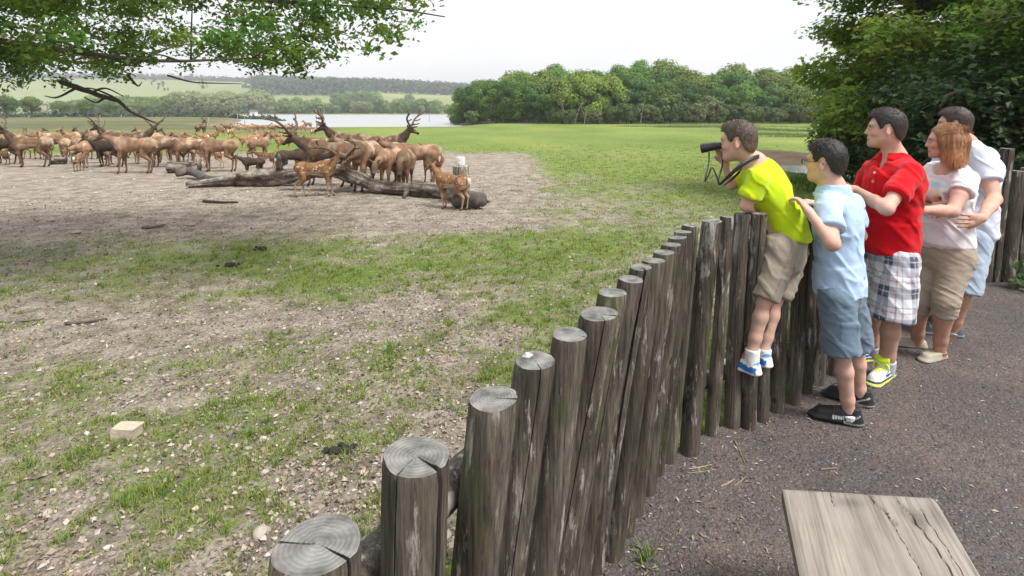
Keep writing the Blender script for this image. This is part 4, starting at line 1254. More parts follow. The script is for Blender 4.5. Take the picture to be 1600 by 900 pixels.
# ================================================================== THE FAMILY
M_skin = mat("skin", attr="Col", rough=.55, var=.15, nscale=22, bump=.12, bscale=260, spec=.3)
_b = M_skin.node_tree.nodes["Principled BSDF"]; _b.inputs["Subsurface Weight"].default_value = .12; _b.inputs["Subsurface Radius"].default_value = (.010, .004, .002); _b.inputs["Subsurface Scale"].default_value = 1.0
M_hair = mat("hair", attr="Col", rough=.5, var=.30, nscale=120, bump=.5, bscale=160, spec=.4, stretch=(1, 1, .35))
M_cloth = mat("cloth", attr="Col", rough=.95, var=.07, nscale=26, bump=.45, bscale=240, spec=.08)
M_cloth.node_tree.nodes["Principled BSDF"].inputs["Sheen Weight"].default_value = .15
M_shoe = mat("shoe", attr="Col", rough=.6, var=.06, nscale=80, spec=.3)
M_eye = mat("eye", attr="Col", rough=.15, var=0, spec=.5)
M_black = mat("black_rubber", base=(.018, .018, .020), rough=.45, var=.15, nscale=90, bump=.2, bscale=250, spec=.4)
M_glass = mat("lens_glass", base=(.02, .022, .03), rough=.06, var=0, spec=.7)
M_steel = mat("spectacle_wire", base=(.12, .11, .10), rough=.3, var=0, metallic=.8)
SKIN = np.array(srgb(212, 172, 154)) * .86
UP = np.array([0, 0, 1.0])

def head_frame(F, pitch=0.0):
    F = nrm(np.array([F[0], F[1], 0.0])); L = np.cross(UP, F)
    F2 = F * math.cos(pitch) + UP * math.sin(pitch)
    return F2, L, np.cross(F2, L)
def hand(S, wrist, d, pn, s=1.0, curl=.5, side=1, thumb=.6):
    """palm and five bent fingers; d points from the wrist to the knuckles, pn is where the palm looks"""
    d = nrm(d); pn = nrm(np.asarray(pn) - d * (np.asarray(pn) @ d)); w = np.cross(d, pn) * side
    wrist = np.asarray(wrist, float)
    S.cap(wrist, wrist + d * .035 * s, .024 * s, .027 * s, .02, sq=(pn, .72))
    S.cap(wrist + d * .03 * s + w * .014 * s, wrist + d * .075 * s + w * .022 * s, .022 * s, .019 * s, .012, sq=(pn, .62))
    S.cap(wrist + d * .03 * s - w * .014 * s, wrist + d * .070 * s - w * .022 * s, .021 * s, .017 * s, .012, sq=(pn, .62))
    for k, (o, l) in enumerate(((.033, .064), (.012, .074), (-.010, .069), (-.031, .054))):
        p = wrist + d * (.082 - .004 * k) * s + w * o * s
        a = curl * (.55 + .1 * k)
        for q in range(3):
            dd = nrm(d * math.cos(a) + pn * math.sin(a) + w * .05 * (1.5 - k)); p2 = p + dd * l * s * (.42, .33, .27)[q]
            S.cap(p, p2, (.0092 - .0008 * q) * s, (.0086 - .0009 * q) * s, .004); p = p2; a += curl * .85
    p = wrist + d * .022 * s + w * .024 * s; t = nrm(d * .65 + w * .65 + pn * .35)
    p2 = p + t * .034 * s; S.cap(p, p2, .0130 * s, .0112 * s, .010)
    p3 = p2 + nrm(d * .9 + w * .3 + pn * thumb) * .030 * s; S.cap(p2, p3, .0108 * s, .0088 * s, .004)

def wrinkle(V, N, amp, freq=(14, 14, 9), seed=0, dirv=None):
    n1 = fbm(V * np.array(freq), 3, seed); r = 1 - np.abs(2 * n1 - 1) * 1.6
    n2 = fbm(V * np.array(freq) * 2.3 + 5, 2, seed + 3)
    q = V * np.array(freq) * .75 + np.stack([V[:, 2] * 7, -V[:, 2] * 6, V[:, 0] * 9], -1)
    fold = np.maximum(0, 1 - np.abs(2 * fbm(q + 31, 2, seed + 7) - 1) * 3.2) ** 1.4
    return V + N * (amp * (r * .42 + (n2 - .5) * .55 + fold * .75 - .2))[:, None]

class Person:
    def __init__(s, loc, label, group="family watching the deer", res=.006):
        s.root = empty("person", tuple(loc)); s.o = np.array(loc, float); s.res = res
        tag(s.root, label, "person", group)
    def part(s, name, V, Q, C, m, parent=None):
        me = mesh_np(name, V - s.o, [Q], C, True)
        return link(name, me, m, parent or s.root)
    def sdf_part(s, name, S, cfn, m, h=None, amp=0, freq=(14, 14, 9), seed=0, it=1):
        V, Q = S.mesh(h or s.res); V = relax(V, Q, it); N = vnormals(V, Q)
        V2 = wrinkle(V, N, amp, freq, seed) if amp else V
        C = np.clip(cfn(V, N), 0, 1) if callable(cfn) else np.tile(np.array(cfn, float), (len(V), 1))
        return s.part(name, V2, Q, C, m)

def make_head(S, hc, F, L, U, s, female=False, child=False):
    g = lambda f, l, u: hc + (F * f + L * l + U * u) * s
    RM = np.stack([F, L, U], 1)
    S.ell(g(-.006, 0, .028), np.array([.089, .072, .086]) * s, RM, .02)
    S.ell(g(.030, 0, -.028), np.array([.060, .054 if not female else .050, .076]) * s, RM, .025)
    S.ell(g(.052, 0, -.082), np.array([.034, .034, .026]) * s, RM, .03)          # jaw front
    S.ell(g(.073, 0, -.094), np.array([.017, .018, .015]) * s, RM, .018)         # chin
    for sd in (1, -1):
        jw = .010 if child else .016
        S.cap(g(.000, sd * (.046 if child else .052), -.046), g(.056, sd * .022, -.082), jw * s, .014 * s, .025)   # jaw line
        S.ell(g(.060, sd * .036, -.022), np.array([.024, .021, .018]) * s, RM, .02)            # cheek
    S.cap(g(.074, -.034, .022), g(.074, .034, .022), .016 * s, .016 * s, .02)                  # brow
    nl = .101 if not child else .098
    S.cap(g(.085, 0, .010), g(nl + .001, 0, -.025), .0072 * s, .0098 * s, .010)                # nose
    for sd in (1, -1): S.ell(g(nl - .012, sd * .010, -.030), np.array([.009, .007, .006]) * s, RM, .008)
    S.cap(g(.084, -.019, -.056), g(.084, .019, -.056), .0062 * s, .0062 * s, .008); S.cap(g(.088, -.008, -.057), g(.088, .008, -.057), .0062 * s, .0062 * s, .006)
    S.cap(g(.082, -.014, -.069), g(.082, .014, -.069), .0066 * s, .0066 * s, .008)
    for sd in (1, -1):
        S.cut(g(.099, sd * .033, .002), np.array([.013, .017, .0095]) * s, RM, .010)
        # ear: rim, hollow, lobe
        tilt = nrm(F * -.55 + L * sd * .85 + U * .08); ea = nrm(U * .95 - F * .22); eb = np.cross(ea, tilt)
        ER = np.stack([tilt, eb, ea], 1)
        ec = g(-.012, sd * .076, -.008)
        S.ell(ec, np.array([.008, .016, .027]) * s, ER, .008)
        S.cut(ec + tilt * .009 * s + ea * .004 * s, np.array([.006, .0095, .016]) * s, ER, .006)
        S.ell(ec - ea * .023 * s, np.array([.006, .008, .008]) * s, ER, .008)
def head_colour(V, C, hc, F, L, U, s, brow, lips=(.46, .19, .16), stubble=0, glow=1.0):
    q = V - hc; f, l, u = q @ F / s, q @ L / s, q @ U / s
    m = np.exp(-((u - .026 + .010 * (np.abs(l) - .03) / .03) / .0065) ** 2) * (f > .055) * sst(.006, .014, np.abs(l)) * (1 - sst(.048, .056, np.abs(l)))
    bs = .55 if s < .99 else .8
    C = C * (1 - bs * m)[:, None] + np.array(brow) * (bs * m)[:, None]
    m = np.exp(-((u + .064) / .011) ** 2) * (f > .074) * (np.abs(l) < .026)
    C = C * (1 - .7 * m)[:, None] + np.array(lips) * (.7 * m)[:, None]
    m = np.exp(-((u + .064) / .0022) ** 2) * (f > .074) * (np.abs(l) < .026); C = C * (1 - .6 * m)[:, None]
    m = np.exp(-(((u + .028) / .03) ** 2 + ((np.abs(l) - .040) / .022) ** 2)) * (f > .03); C = C * (1 + m[:, None] * np.array([.05, -.10, -.10]))
    m = np.exp(-(((u + .008) / .034) ** 2 + ((np.abs(l) - .082) / .016) ** 2 + ((f + .012) / .03) ** 2)); C = C * (1 + m[:, None] * np.array([.05, -.13, -.13]))
    m = np.exp(-((u - .0085) / .0035) ** 2 - ((np.abs(l) - .034) / .016) ** 2) * (f > .06); C = C * (1 - .75 * m)[:, None]
    m = np.exp(-((u + .004) / .010) ** 2 - ((np.abs(l) - .034) / .020) ** 2) * (f > .06); C = C * (1 - .25 * m)[:, None]
    if stubble:
        m = sst(-.03, -.07, -np.abs(u + .07) - .02) * (f > .02) * (u < -.035) * stubble; C = C * (1 - .25 * m[:, None])
    return C
def eyes(P, hc, F, L, U, s, iris=(.10, .07, .04)):
    for sd in (1, -1):
        c = hc + (F * .0765 + L * sd * .0325 + U * .0005) * s
        S = SDF(0).ell(c, np.full(3, .0125 * s), None, 0)
        V, Q = S.mesh(.003)
        n = (V - c) / (.0125 * s); k = n @ nrm(F + L * sd * .06)
        C = np.where((k > .80)[:, None], np.array(iris), np.array([.42, .39, .37])); C = np.where((k > .975)[:, None], .01, C)
        P.part("eye", V, Q, C, M_eye)
def short_hair(P, hc, F, L, U, s, tone, line, puff=.010, top=.0, strands=1600, seed=1, spike=.012, flick=None):
    """cropped hair: a shell on the skull above the hairline plus short strands"""
    RM = np.stack([F, L, U], 1); g = lambda f, l, u: hc + (F * f + L * l + U * u) * s
    S = SDF(.02).ell(g(-.007, 0, .029), np.array([.089 + puff * .85, .072 + puff * .75, .086 + puff + top * .5]) * s, RM)
    S.ell(g(-.044, 0, -.030), np.array([.044 + puff * .2, .055 + puff * .3, .05]) * s, RM, .03)
    if top: S.ell(g(.025, 0, .075), np.array([.065, .055, .040 + top]) * s, RM, .02)
    lx, ly = [a for a, b in line], [b for a, b in line]
    def reg(V):
        q = V - hc; f, u = q @ F / s, q @ U / s
        nz = .006 * (fbm(V.reshape(-1, 3) * 90, 2, seed).reshape(f.shape) - .5)
        return (np.interp(f, lx, ly) - u + nz) * s * .75
    S.half(reg)
    V, Q = S.mesh(.005 if s > .8 else .0045); V = relax(V, Q, 1); N = vnormals(V, Q)
    q = V - hc; az = np.stack([q @ F, q @ L, q @ U], -1) / s
    V = V + N * (.004 * (fbm(np.stack([az[:, 0] * 60, az[:, 1] * 110, az[:, 2] * 60], -1), 3, seed) - .5))[:, None]
    fade = 1.35 - .50 * sst(-.05, .035, az[:, 2]) + .45 * sst(.05, .10, az[:, 2]) * sst(-.02, .06, az[:, 0])
    C = np.array(tone) * (fade * (.55 + .9 * fbm(np.stack([az[:, 0] * 60, az[:, 1] * 140, az[:, 2] * 60], -1), 3, seed + 1)))[:, None]
    gg = np.random.default_rng(seed)
    pick = gg.integers(0, len(V), strands); b = V[pick]; n = N[pick]
    comb = nrm(-U * .2 + F * .35) if flick is None else flick
    L0 = spike * s * np.interp(az[pick, 2], [-.06, .03, .09], [.35, .7, 1.25])[:, None] * gg.uniform(.5, 1.1, (strands, 1)) * .8
    d = n * .42 + comb * .6 - U * .25 * (az[pick, 2:3] < .05) + .36 * gg.standard_normal((strands, 3)); d /= np.linalg.norm(d, axis=1)[:, None]
    t = np.cross(d, gg.standard_normal((strands, 3))); t /= np.linalg.norm(t, axis=1)[:, None]
    W = .0020 * s
    SV = np.stack([b + t * W - n * .002, b - t * W - n * .002, b + d * L0], 1).reshape(-1, 3)
    k = len(V) + np.arange(strands) * 3
    SC = np.repeat(C[pick] * gg.uniform(.8, 1.5, (strands, 1)), 3, axis=0)
    me = mesh_np("hair", np.vstack([V, SV]) - P.o, [Q, np.stack([k, k+1, k+2], -1)], np.vstack([C, SC]), True)
    return link("hair", me, M_hair, P.root)
CROP = [(-.14, -.075), (-.075, -.062), (-.05, -.040), (-.034, .005), (-.015, .040), (.004, .030), (.020, .004), (.032, .004), (.046, .040), (.058, .066), (.075, .070), (.12, .068)]

def leg(S, hip, knee, ank, rh, rk, ra, k=.03):
    rk *= .86; ra *= .90; k = .018
    S.cap(hip, knee, rh, rk, k)
    hip, knee, ank = map(np.array, (hip, knee, ank)); F = nrm(knee - hip)
    mid = knee + (ank - knee) * .30; low = knee + (ank - knee) * .72
    S.cap(knee, mid, rk * .90, rk * .99, k); S.cap(mid, low, rk * .99, (ra * 1.04 + rk * .06), k); S.cap(low, ank, ra * 1.04 + rk * .06, ra, k)
def shoe(P, ank, F, ln, base_z, cfn, h=.0055, high=.065, name="shoe", sole=.022, wid=.043, k=.02, m=None, extra=None):
    """ankle over the heel, toe forward; F horizontal"""
    F = nrm(np.array([F[0], F[1], 0.])); L = np.cross(UP, F); a = np.array([ank[0], ank[1], base_z])
    S = SDF(k); heel = a - F * ln * .20; toe = a + F * ln * .72
    for z, r in ((sole * .5, 1.0),):
        S.cap(heel + UP * .016 + F * .02, a + F * ln * .25 + UP * .016, wid * .80, wid * .86, .01, sq=(UP, .38))
        S.cap(a + F * ln * .25 + UP * .016, toe - F * .035 + UP * .016, wid * .86, wid * .96, .01, sq=(UP, .38))
    S.cap(heel + F * .028 + UP * .03, heel + F * .034 + UP * high, wid * .74, wid * .70, .015)
    S.cap(a + F * ln * .08 + UP * .054, toe - F * .055 + UP * .036, wid * .80, wid * .66, .02)
    S.cap(heel + F * .03 + UP * .035, toe - F * .05 + UP * .026, wid * .75, wid * .70, .02)
    S.half(lambda G: (base_z - G[..., 2]) + 0 * G[..., 0])
    S.half(lambda G: (G[..., 2] - base_z - high - .018 + .0 * ((G - a) @ F)) )
    V, Q = S.mesh(h); V = relax(V, Q, 1); N = vnormals(V, Q)
    q = V - a; f, l, u = (q @ F) / ln, q @ L, V[:, 2] - base_z
    C = cfn(f, l, u, N)
    return P.part(name, V, Q, np.clip(C, 0, 1), m or M_shoe)
def sock(P, ank, F, knee, top, r, colr, base_z):
    ank, knee = np.array(ank), np.array(knee); d = nrm(knee - ank); S = SDF(.02)
    S.cap(np.array([ank[0], ank[1], base_z + .03]), ank + d * top, r * 1.02, r * 1.05, .02, flat=True)
    return P.sdf_part("sock", S, colr, M_cloth, .005, .0015, (40, 40, 60))
def foot(S, a, d, ra, rb, base):
    e = np.array(a) + d; e[2] = max(e[2], base + .042); S.cap(a, e, min(ra, .036) * .9, rb * .85, .02)
def w2(a, b, t): return np.array(a) * (1 - t) + np.array(b) * t

# ---------------------------------------------------------------- boy in the lime shirt, standing on the rail and looking through binoculars
def boy_lime():
    zf = .325
    aL, aR = PX(1175, 550, 2.745), PX(1193, 549, 2.835)
    P = Person((float(aL[0]), float(aL[1]), 0), "boy in a lime T-shirt and beige shorts standing up on the fence looking through binoculars")
    kL, kR = PX(1193, 470, 2.76), PX(1211, 468, 2.88)
    hL, hR = PX(1217, 398, 2.80), PX(1235, 400, 2.94)
    pel = (hL + hR) / 2 + np.array([0, 0, .03])
    chest = PX(1197, 292, 2.90); nb = PX(1180, 256, 2.92)
    sL, sR = PX(1184, 281, 2.77), PX(1178, 272, 3.06)
    hc = PX(1154, 222, 2.92); F, L, U = head_frame((-.80, .60), -.06); s = .93
    body = SDF(.03); make_head(body, hc, F, L, U, s, child=True)
    body.cap(hc - F * .022 - U * .055, nb, .040, .045, .03)
    body.cap(sL * .8 + sR * .2, sR * .8 + sL * .2, .05, .05, .04)
    body.cap(nb, chest, .06, .085, .05); body.cap(chest, pel, .085, .09, .05)
    leg(body, hL, kL, aL, .072, .046, .031); leg(body, hR, kR, aR, .072, .046, .031)
    for a in (aL, aR): foot(body, a, np.array([-.022, .034, -.05]), .03, .028, zf)
    # left arm: elbow on the post, forearm folded along the post tops behind it
    eL = PX(1166, 322, 2.79); wL = PX(1180, 336, 2.93)
    body.cap(sL, w2(sL, eL, .55), .034, .031, .02); body.cap(w2(sL, eL, .55), eL, .031, .028, .02); body.cap(eL, wL, .028, .019, .02)
    hand(body, wL, nrm(np.array([.4, .3, -.65])), np.array([-.5, -.6, -.2]), .82, .8, 1)
    # right arm holds the binoculars
    eR = PX(1143, 288, 3.06); wR = PX(1133, 254, 3.02)
    body.cap(sR, eR, .034, .029, .02); body.cap(eR, wR, .029, .019, .02)
    hand(body, wR, nrm(np.array([-.35, -.12, 1.0])), np.array([-.2, -1, -.1]), .82, .75, -1)
    def skin(V, N):
        C = np.tile(SKIN, (len(V), 1)); C = head_colour(V, C, hc, F, L, U, s, (.05, .035, .022))
        for e in (eL, kL, kR): C *= 1 - np.exp(-(np.linalg.norm(V - e, axis=1) / .05) ** 2)[:, None] * np.array([0, .10, .12])
        return C
    P.sdf_part("body", body, skin, M_skin, .0058)
    eyes(P, hc, F, L, U, s)
    short_hair(P, hc, F, L, U, s, (.088, .064, .046), CROP, .012, .006, 3600, 3, .015)
    # T-shirt
    sh = SDF(.035); fw = nrm(np.array([-.9, .35, 0])); hem = PX(1230, 358, 2.88)
    sh.cap(w2(sL, sR, .12), w2(sR, sL, .12), .052, .052, .03)
    sh.cap(nb + np.array([.03, 0, -.05]), chest + np.array([.0, 0, -.02]), .085, .112, .05)
    ax = nrm(pel - chest)
    sh.cap(chest, hem, .116, .114, .05, sq=(np.cross(ax, nrm(np.cross(fw, UP))), .80))
    sh.cap(hem - ax * .10, hem + ax * .10, .116, .128, .03, sq=(np.cross(ax, nrm(np.cross(fw, UP))), .82), flat=True)
    slv = w2(sL, eL, .62); sh.cap(sL + UP * .0, slv, .050, .053, .02, flat=False); sh.cap(w2(sL, eL, .2), slv, .048, .056, .015, flat=True)
    slr = w2(sR, eR, .55); sh.cap(sR, slr, .050, .052, .02)
    dl = nrm(eL - sL); sh.half(lambda G: np.where(np.linalg.norm(G - slv, axis=-1) < .085, (G - slv) @ dl - .004, -1.0))
    sh.cut(nb + np.array([-.055, .0, .055]), (.06, .06, .06), None, .01)
    sh.half(lambda G, z_=PX(1228, 371, 2.88)[2]: z_ - G[..., 2] + .006 * np.sin(G[..., 0] * 31 + G[..., 1] * 23))
    P.sdf_part("t_shirt", sh, lambda V, N: np.tile(np.array([.52, .68, .014]), (len(V), 1)) * (1 - .12 * (np.abs((V - hem) @ ax - .045) < .004))[:, None], M_cloth, .0065, .010, (11, 11, 8), 4)
    # shorts
    so = SDF(.03); so.cap(hem + UP * .02 - ax * .0, pel + np.array([.0, 0, -.02]), .106, .116, .03, sq=(fw, .88)); 
    for hp, kn, a, e in ((hL, kL, aL, .93), (hR, kR, aR, .90)):
        kk = w2(hp, kn, e); so.cap(hp + UP * .03, kk, .086, .066, .03); so.cap(w2(hp, kn, .3), kk, .080, .072, .02, flat=True)
        d_ = nrm(kn - hp); so.half((lambda kk_, d_: lambda G: np.where(np.linalg.norm(G - kk_, axis=-1) < .115, (G - kk_) @ d_ - .004, -1.0))(kk.copy(), d_.copy()))
    def shc(V, N):
        C = np.tile(np.array(srgb(152, 141, 128)), (len(V), 1)) * (.92 + .2 * fbm(V * 9, 3, 2))[:, None]
        seam = np.abs((V - w2(hL, kL, .5)) @ nrm(np.cross(kL - hL, np.array([0, -1, 0]))) + .0) < .0035
        return C * (1 - .22 * (seam & (V[:, 1] < hL[1])))[:, None]
    P.sdf_part("shorts", so, shc, M_cloth, .0065, .009, (15, 15, 10), 8)
    for a, kn, fw_ in ((aL, kL, (-.62, .78)), (aR, kR, (-.45, .89))):
        sock(P, a, fw_, kn, .018, .035, (.80, .80, .80), zf)
        def sc(f, l, u, N):
            C = np.tile(np.array([.80, .80, .79]), (len(f), 1))
            blue = (np.abs(u - .035 - .02 * (f + .1)) < .016) & (f > -.18) & (f < .36); C[blue] = (.03, .17, .50)
            C[(u > .062) & (f < .05)] = (.10, .28, .58); C[u < .016] = (.74, .74, .72)
            return C
        shoe(P, a, fw_, .215, zf, sc, wid=.041, high=.072)
    # binoculars: held in the hand, a thing of their own
    bc = hc + F * .150 * s - UP * .022; B = nrm(np.array([-.90, .42, -.20])); BL = np.cross(UP, B); BL = nrm(BL)
    r = empty("binoculars", tuple(bc)); tag(r, "black binoculars with a neck strap held up by the boy in the lime T-shirt", "binoculars")
    BU = np.cross(B, BL)
    for sd in (1, -1):
        mb = MB(); c = BL * sd * .031
        pts = [c - B * .052, c - B * .040, c - B * .030, c - B * .012, c + B * .010, c + B * .022, c + B * .050, c + B * .055]
        mb.tube(pts, [.016, .018, .017, .022, .022, .023, .0255, .025], 18, (1, 1, 1)); o = mb.build("barrel", M_black, r)
        try: o.data.set_sharp_from_angle(angle=R(40))
        except Exception: pass
        mb = MB(); mb.tube([c + B * .0548, c + B * .0562], [.021, .021], 18); mb.build("lens", M_glass, r)
        mb = MB(); mb.tube([c - B * .066, c - B * .050], [.0175, .0165], 16); mb.build("eyecup", M_black, r)
    mb = MB(); Rm = np.stack([B, BL, BU], 1); mb.box((0, 0, 0), (.05, .045, .012), Rm); mb.build("bridge", M_black, r)
    mb = MB(); mb.tube([-B * .012 + BU * .010, B * .014 + BU * .010], [.009, .009], 14); mb.build("focus_wheel", M_black, r)
    st = MB()
    def ribbon(pts, w):
        C = bez(pts, 7); t = np.gradient(C, axis=0); t /= np.linalg.norm(t, axis=1)[:, None]
        wv = np.cross(t, np.array([.25, -1, .15])); wv /= np.linalg.norm(wv, axis=1)[:, None]
        ww = np.broadcast_to(np.asarray(w, float), (len(C),))[:, None] if np.ndim(w) == 0 else np.interp(np.linspace(0, 1, len(C)), np.linspace(0, 1, len(w)), w)[:, None]
        th = np.cross(t, wv) * .0012
        V = np.stack([C + wv * ww / 2 + th, C - wv * ww / 2 + th, C - wv * ww / 2 - th, C + wv * ww / 2 - th], 1).reshape(-1, 3) - bc
        n = len(C); i = np.arange(n - 1) * 4
        F_ = np.concatenate([np.stack([i+a_, i+b_, i+4+b_, i+4+a_], -1) for a_, b_ in ((0, 1), (1, 2), (2, 3), (3, 0))])
        st.add(V, [F_], (.012, .012, .014))
    Y = 2.80
    ribbon([PX(1108, 238, 2.99), PX(1107, 256, 2.92), PX(1101, 283, 2.85), PX(1107, 274, 2.85), PX(1113, 262, 2.85), PX(1122, 282, 2.84), PX(1124, 289, 2.84)], .008)
    ribbon([PX(1128, 238, 2.98), PX(1129, 256, 2.95), PX(1124, 275, 2.9), PX(1122, 286, 2.86), PX(1127, 288, 2.83)], .008)
    ribbon([PX(1125, 288, 2.83), PX(1140, 274, 2.80), PX(1160, 257, 2.79), PX(1178, 247, 2.82), PX(1187, 244, 2.88), PX(1183, 247, 2.975), PX(1168, 256, 3.0), PX(1148, 276, 2.96), PX(1132, 289, 2.88)], [.010, .020, .024, .022, .018, .016, .014, .010])
    st.build("strap", M_black, r)
boy_lime()

# ---------------------------------------------------------------- boy in the pale blue polo shirt
def boy_blue():
    aL, aR = PX(1327, 652, 2.83), PX(1344, 632, 3.02)
    P = Person((float(aL[0]), float(aL[1]), 0), "boy in a pale blue polo shirt and grey-blue cargo shorts leaning on the fence")
    kL, kR = PX(1316, 548, 2.80), PX(1338, 540, 3.00)
    hL, hR = PX(1306, 466, 2.83), PX(1323, 462, 2.95)
    pel = (hL + hR) / 2 + UP * .04
    chest = PX(1308, 345, 2.90); nb = PX(1301, 294, 2.90)
    sL, sR = PX(1294, 322, 2.74), PX(1332, 318, 3.06)
    hc = PX(1291, 254, 2.90); F, L, U = head_frame((-.62, .78), .0); s = .98
    body = SDF(.03); make_head(body, hc, F, L, U, s, child=True)
    body.cap(hc - F * .020 - U * .06, nb, .044, .049, .03)
    body.cap(w2(sL, sR, .15), w2(sR, sL, .15), .05, .05, .04); body.cap(nb, chest, .06, .09, .05); body.cap(chest, pel, .09, .095, .05)
    leg(body, hL, kL, aL, .070, .050, .033); leg(body, hR, kR, aR, .070, .050, .033)
    for a in (aL, aR): foot(body, a, np.array([-.046, .022, -.045]), .034, .03, .004)
    eL = PX(1301, 381, 2.58); wL = PX(1263, 330, 2.70)
    body.cap(sL, w2(sL, eL, .55), .039, .036, .02); body.cap(w2(sL, eL, .55), eL, .036, .032, .02); body.cap(eL, wL, .034, .022, .02)
    hand(body, wL, nrm(np.array([-.15, .5, .45])), np.array([-.6, .35, -.9]), .92, .65, -1)
    eR = PX(1344, 368, 3.16); wR = PX(1280, 320, 3.22)
    body.cap(sR, eR, .039, .032, .02); body.cap(eR, wR, .034, .022, .02)
    hand(body, wR, nrm(np.array([-.8, -.1, .25])), np.array([-.3, .2, -1]), .92, .6, 1)
    def skin(V, N):
        C = np.tile(SKIN, (len(V), 1)); C = head_colour(V, C, hc, F, L, U, s, (.03, .022, .016))
        C *= 1 - np.exp(-(np.linalg.norm(V - eL, axis=1) / .05) ** 2)[:, None] * np.array([0, .10, .12]); return C
    P.sdf_part("body", body, skin, M_skin, .0058); eyes(P, hc, F, L, U, s)
    short_hair(P, hc, F, L, U, s, (.022, .017, .013), CROP, .012, .012, 2600, 5, .016)
    # spectacles
    mb = MB(); g = lambda f, l, u: hc + (F * f + L * l + U * u) * s
    for sd in (1, -1):
        a = np.linspace(0, 2 * np.pi, 17); mb.tube([g(.106, sd * .034 + .022 * math.cos(q), .002 + .015 * math.sin(q)) for q in a], .0016, 6, cap=False)
        mb.tube([g(.104, sd * .056, .006), g(.06, sd * .076, .006), g(-.005, sd * .080, .008), g(-.022, sd * .080, -.006)], .0018, 6)
    mb.tube([g(.107, -.012, .005), g(.112, 0, .007), g(.107, .012, .005)], .0016, 6)
    r = empty("spectacles", tuple(hc)); tag(r, "thin wire spectacles worn by the boy in the pale blue polo shirt", "glasses"); mb.V = [v - hc for v in mb.V]; mb.build("frame", M_steel, r)
    mb = MB()
    for sd in (1, -1):
        a = np.linspace(0, 2 * np.pi, 16, endpoint=False); c = g(.1065, sd * .034, .002) - hc
        V = np.array([g(.106, sd * .034 + .021 * math.cos(q), .002 + .014 * math.sin(q)) for q in a]) - hc
        mb.add(np.vstack([V, V + F * .0014]), [np.arange(16)[None, ::-1], 16 + np.arange(16)[None], np.stack([np.arange(16), (np.arange(16)+1) % 16, 16 + (np.arange(16)+1) % 16, 16 + np.arange(16)], -1)])
    gm = bpy.data.materials.new("spectacle_glass"); gm.use_nodes = True; gb = gm.node_tree.nodes["Principled BSDF"]; gb.inputs["Transmission Weight"].default_value = 1; gb.inputs["Roughness"].default_value = .02; gb.inputs["IOR"].default_value = 1.1
    mb.build("lens", gm, r)
    # polo
    sh = SDF(.04); fw = nrm(np.array([-.75, .66, 0]))
    sh.cap(w2(sL, sR, .10), w2(sR, sL, .10), .060, .060, .04)
    hem = PX(1312, 452, 2.90); ax = nrm(hem - chest)
    sh.cap(nb - UP * .07, chest, .10, .135, .05, sq=(fw, .80)); sh.cap(chest, hem - ax * .02, .138, .140, .05, sq=(fw, .80))
    sh.cap(hem - ax * .14, hem + ax * .06, .138, .156, .03, sq=(fw, .80), flat=True)
    slv = w2(sL, eL, .60); sh.cap(sL, slv, .054, .059, .02, flat=False); dl = nrm(eL - sL)
    slr = w2(sR, eR, .58); sh.cap(sR, slr, .054, .059, .02); dr = nrm(eR - sR)
    sh.half(lambda G: np.where(np.linalg.norm(G - slv, axis=-1) < .095, np.where(((G - slv) @ dl) > -.05, (G - slv) @ dl - .004, -1.0), -1.0) * ((G - slv) @ nrm(sL - sR) > -.05) - ((G - slv) @ nrm(sL - sR) <= -.05))
    sh.half(lambda G: np.where((np.linalg.norm(G - slr, axis=-1) < .095) & ((G - slr) @ nrm(sR - sL) > -.05), (G - slr) @ dr - .004, -1.0))
    sh.cap(nb - UP * .04, nb + UP * .0, .088, .068, .02, flat=True)
    co = SDF(.01); co.cap(nb - UP * .026 - F * .006, nb + UP * .026 - F * .012, .092, .070, .01, flat=True); co.cut(nb + UP * .01 + F * .005, (.060, .060, .2), None, .004); co.cut(nb + F * .10 - UP * .03, (.05, .05, .07), None, .004)
    P.sdf_part('collar', co, np.array(srgb(172, 198, 230)), M_cloth, .0048, .003, (14, 14, 8), 3)
    def poc(V, N):
        C = np.tile(np.array(srgb(178, 203, 232)), (len(V), 1)) * (.95 + .1 * fbm(V * 7, 2, 2))[:, None]
        C[np.abs((V - hem) @ ax + .022) < .0035] *= .86
        m = (np.abs((V - slv) @ dl + .018) < .0035) & (np.linalg.norm(V - slv, axis=1) < .10); C[m] *= .86
        col_ = (V[:, 2] > nb[2] - .022) & (np.linalg.norm((V - nb)[:, :2], axis=1) < .11); C[col_] *= np.array([.97, .97, .98])
        C[(np.abs(V[:, 2] - nb[2] + .022) < .004) & (np.linalg.norm((V - nb)[:, :2], axis=1) < .13)] *= .80
        return C
    sh.half(lambda G, z_=PX(1310, 456, 2.90)[2]: z_ - G[..., 2] + .006 * np.sin(G[..., 0] * 31 + G[..., 1] * 23))
    P.sdf_part("polo_shirt", sh, poc, M_cloth, .0065, .011, (10, 10, 7), 14)
    so = SDF(.03); so.cap(pel + UP * .07, pel - UP * .02, .112, .118, .03, sq=(fw, .88))
    hems = []
    for hp, kn, e in ((hL, kL, 1.02), (hR, kR, .98)):
        kk = w2(hp, kn, e); hems.append((kk, nrm(kn - hp))); so.cap(hp, kk, .088, .080, .03, flat=False); so.cap(w2(hp, kn, .3), kk, .082, .084, .02, flat=True)
        so.half((lambda kk_, d_: lambda G: np.where((np.linalg.norm(G - kk_, axis=-1) < .135), (G - kk_) @ d_ - .004, -1.0))(kk.copy(), nrm(kn - hp)))
    # cargo pocket on the near thigh
    pc = w2(hL, kL, .55) + np.array([.010, -.074, 0]); so.cap(pc + UP * .045, pc - UP * .045, .046, .05, .008, sq=(np.array([.1, -1, 0]), .25), flat=True)
    so.cap(pc + UP * .052, pc + UP * .028, .052, .052, .005, sq=(np.array([.1, -1, 0]), .30), flat=True)
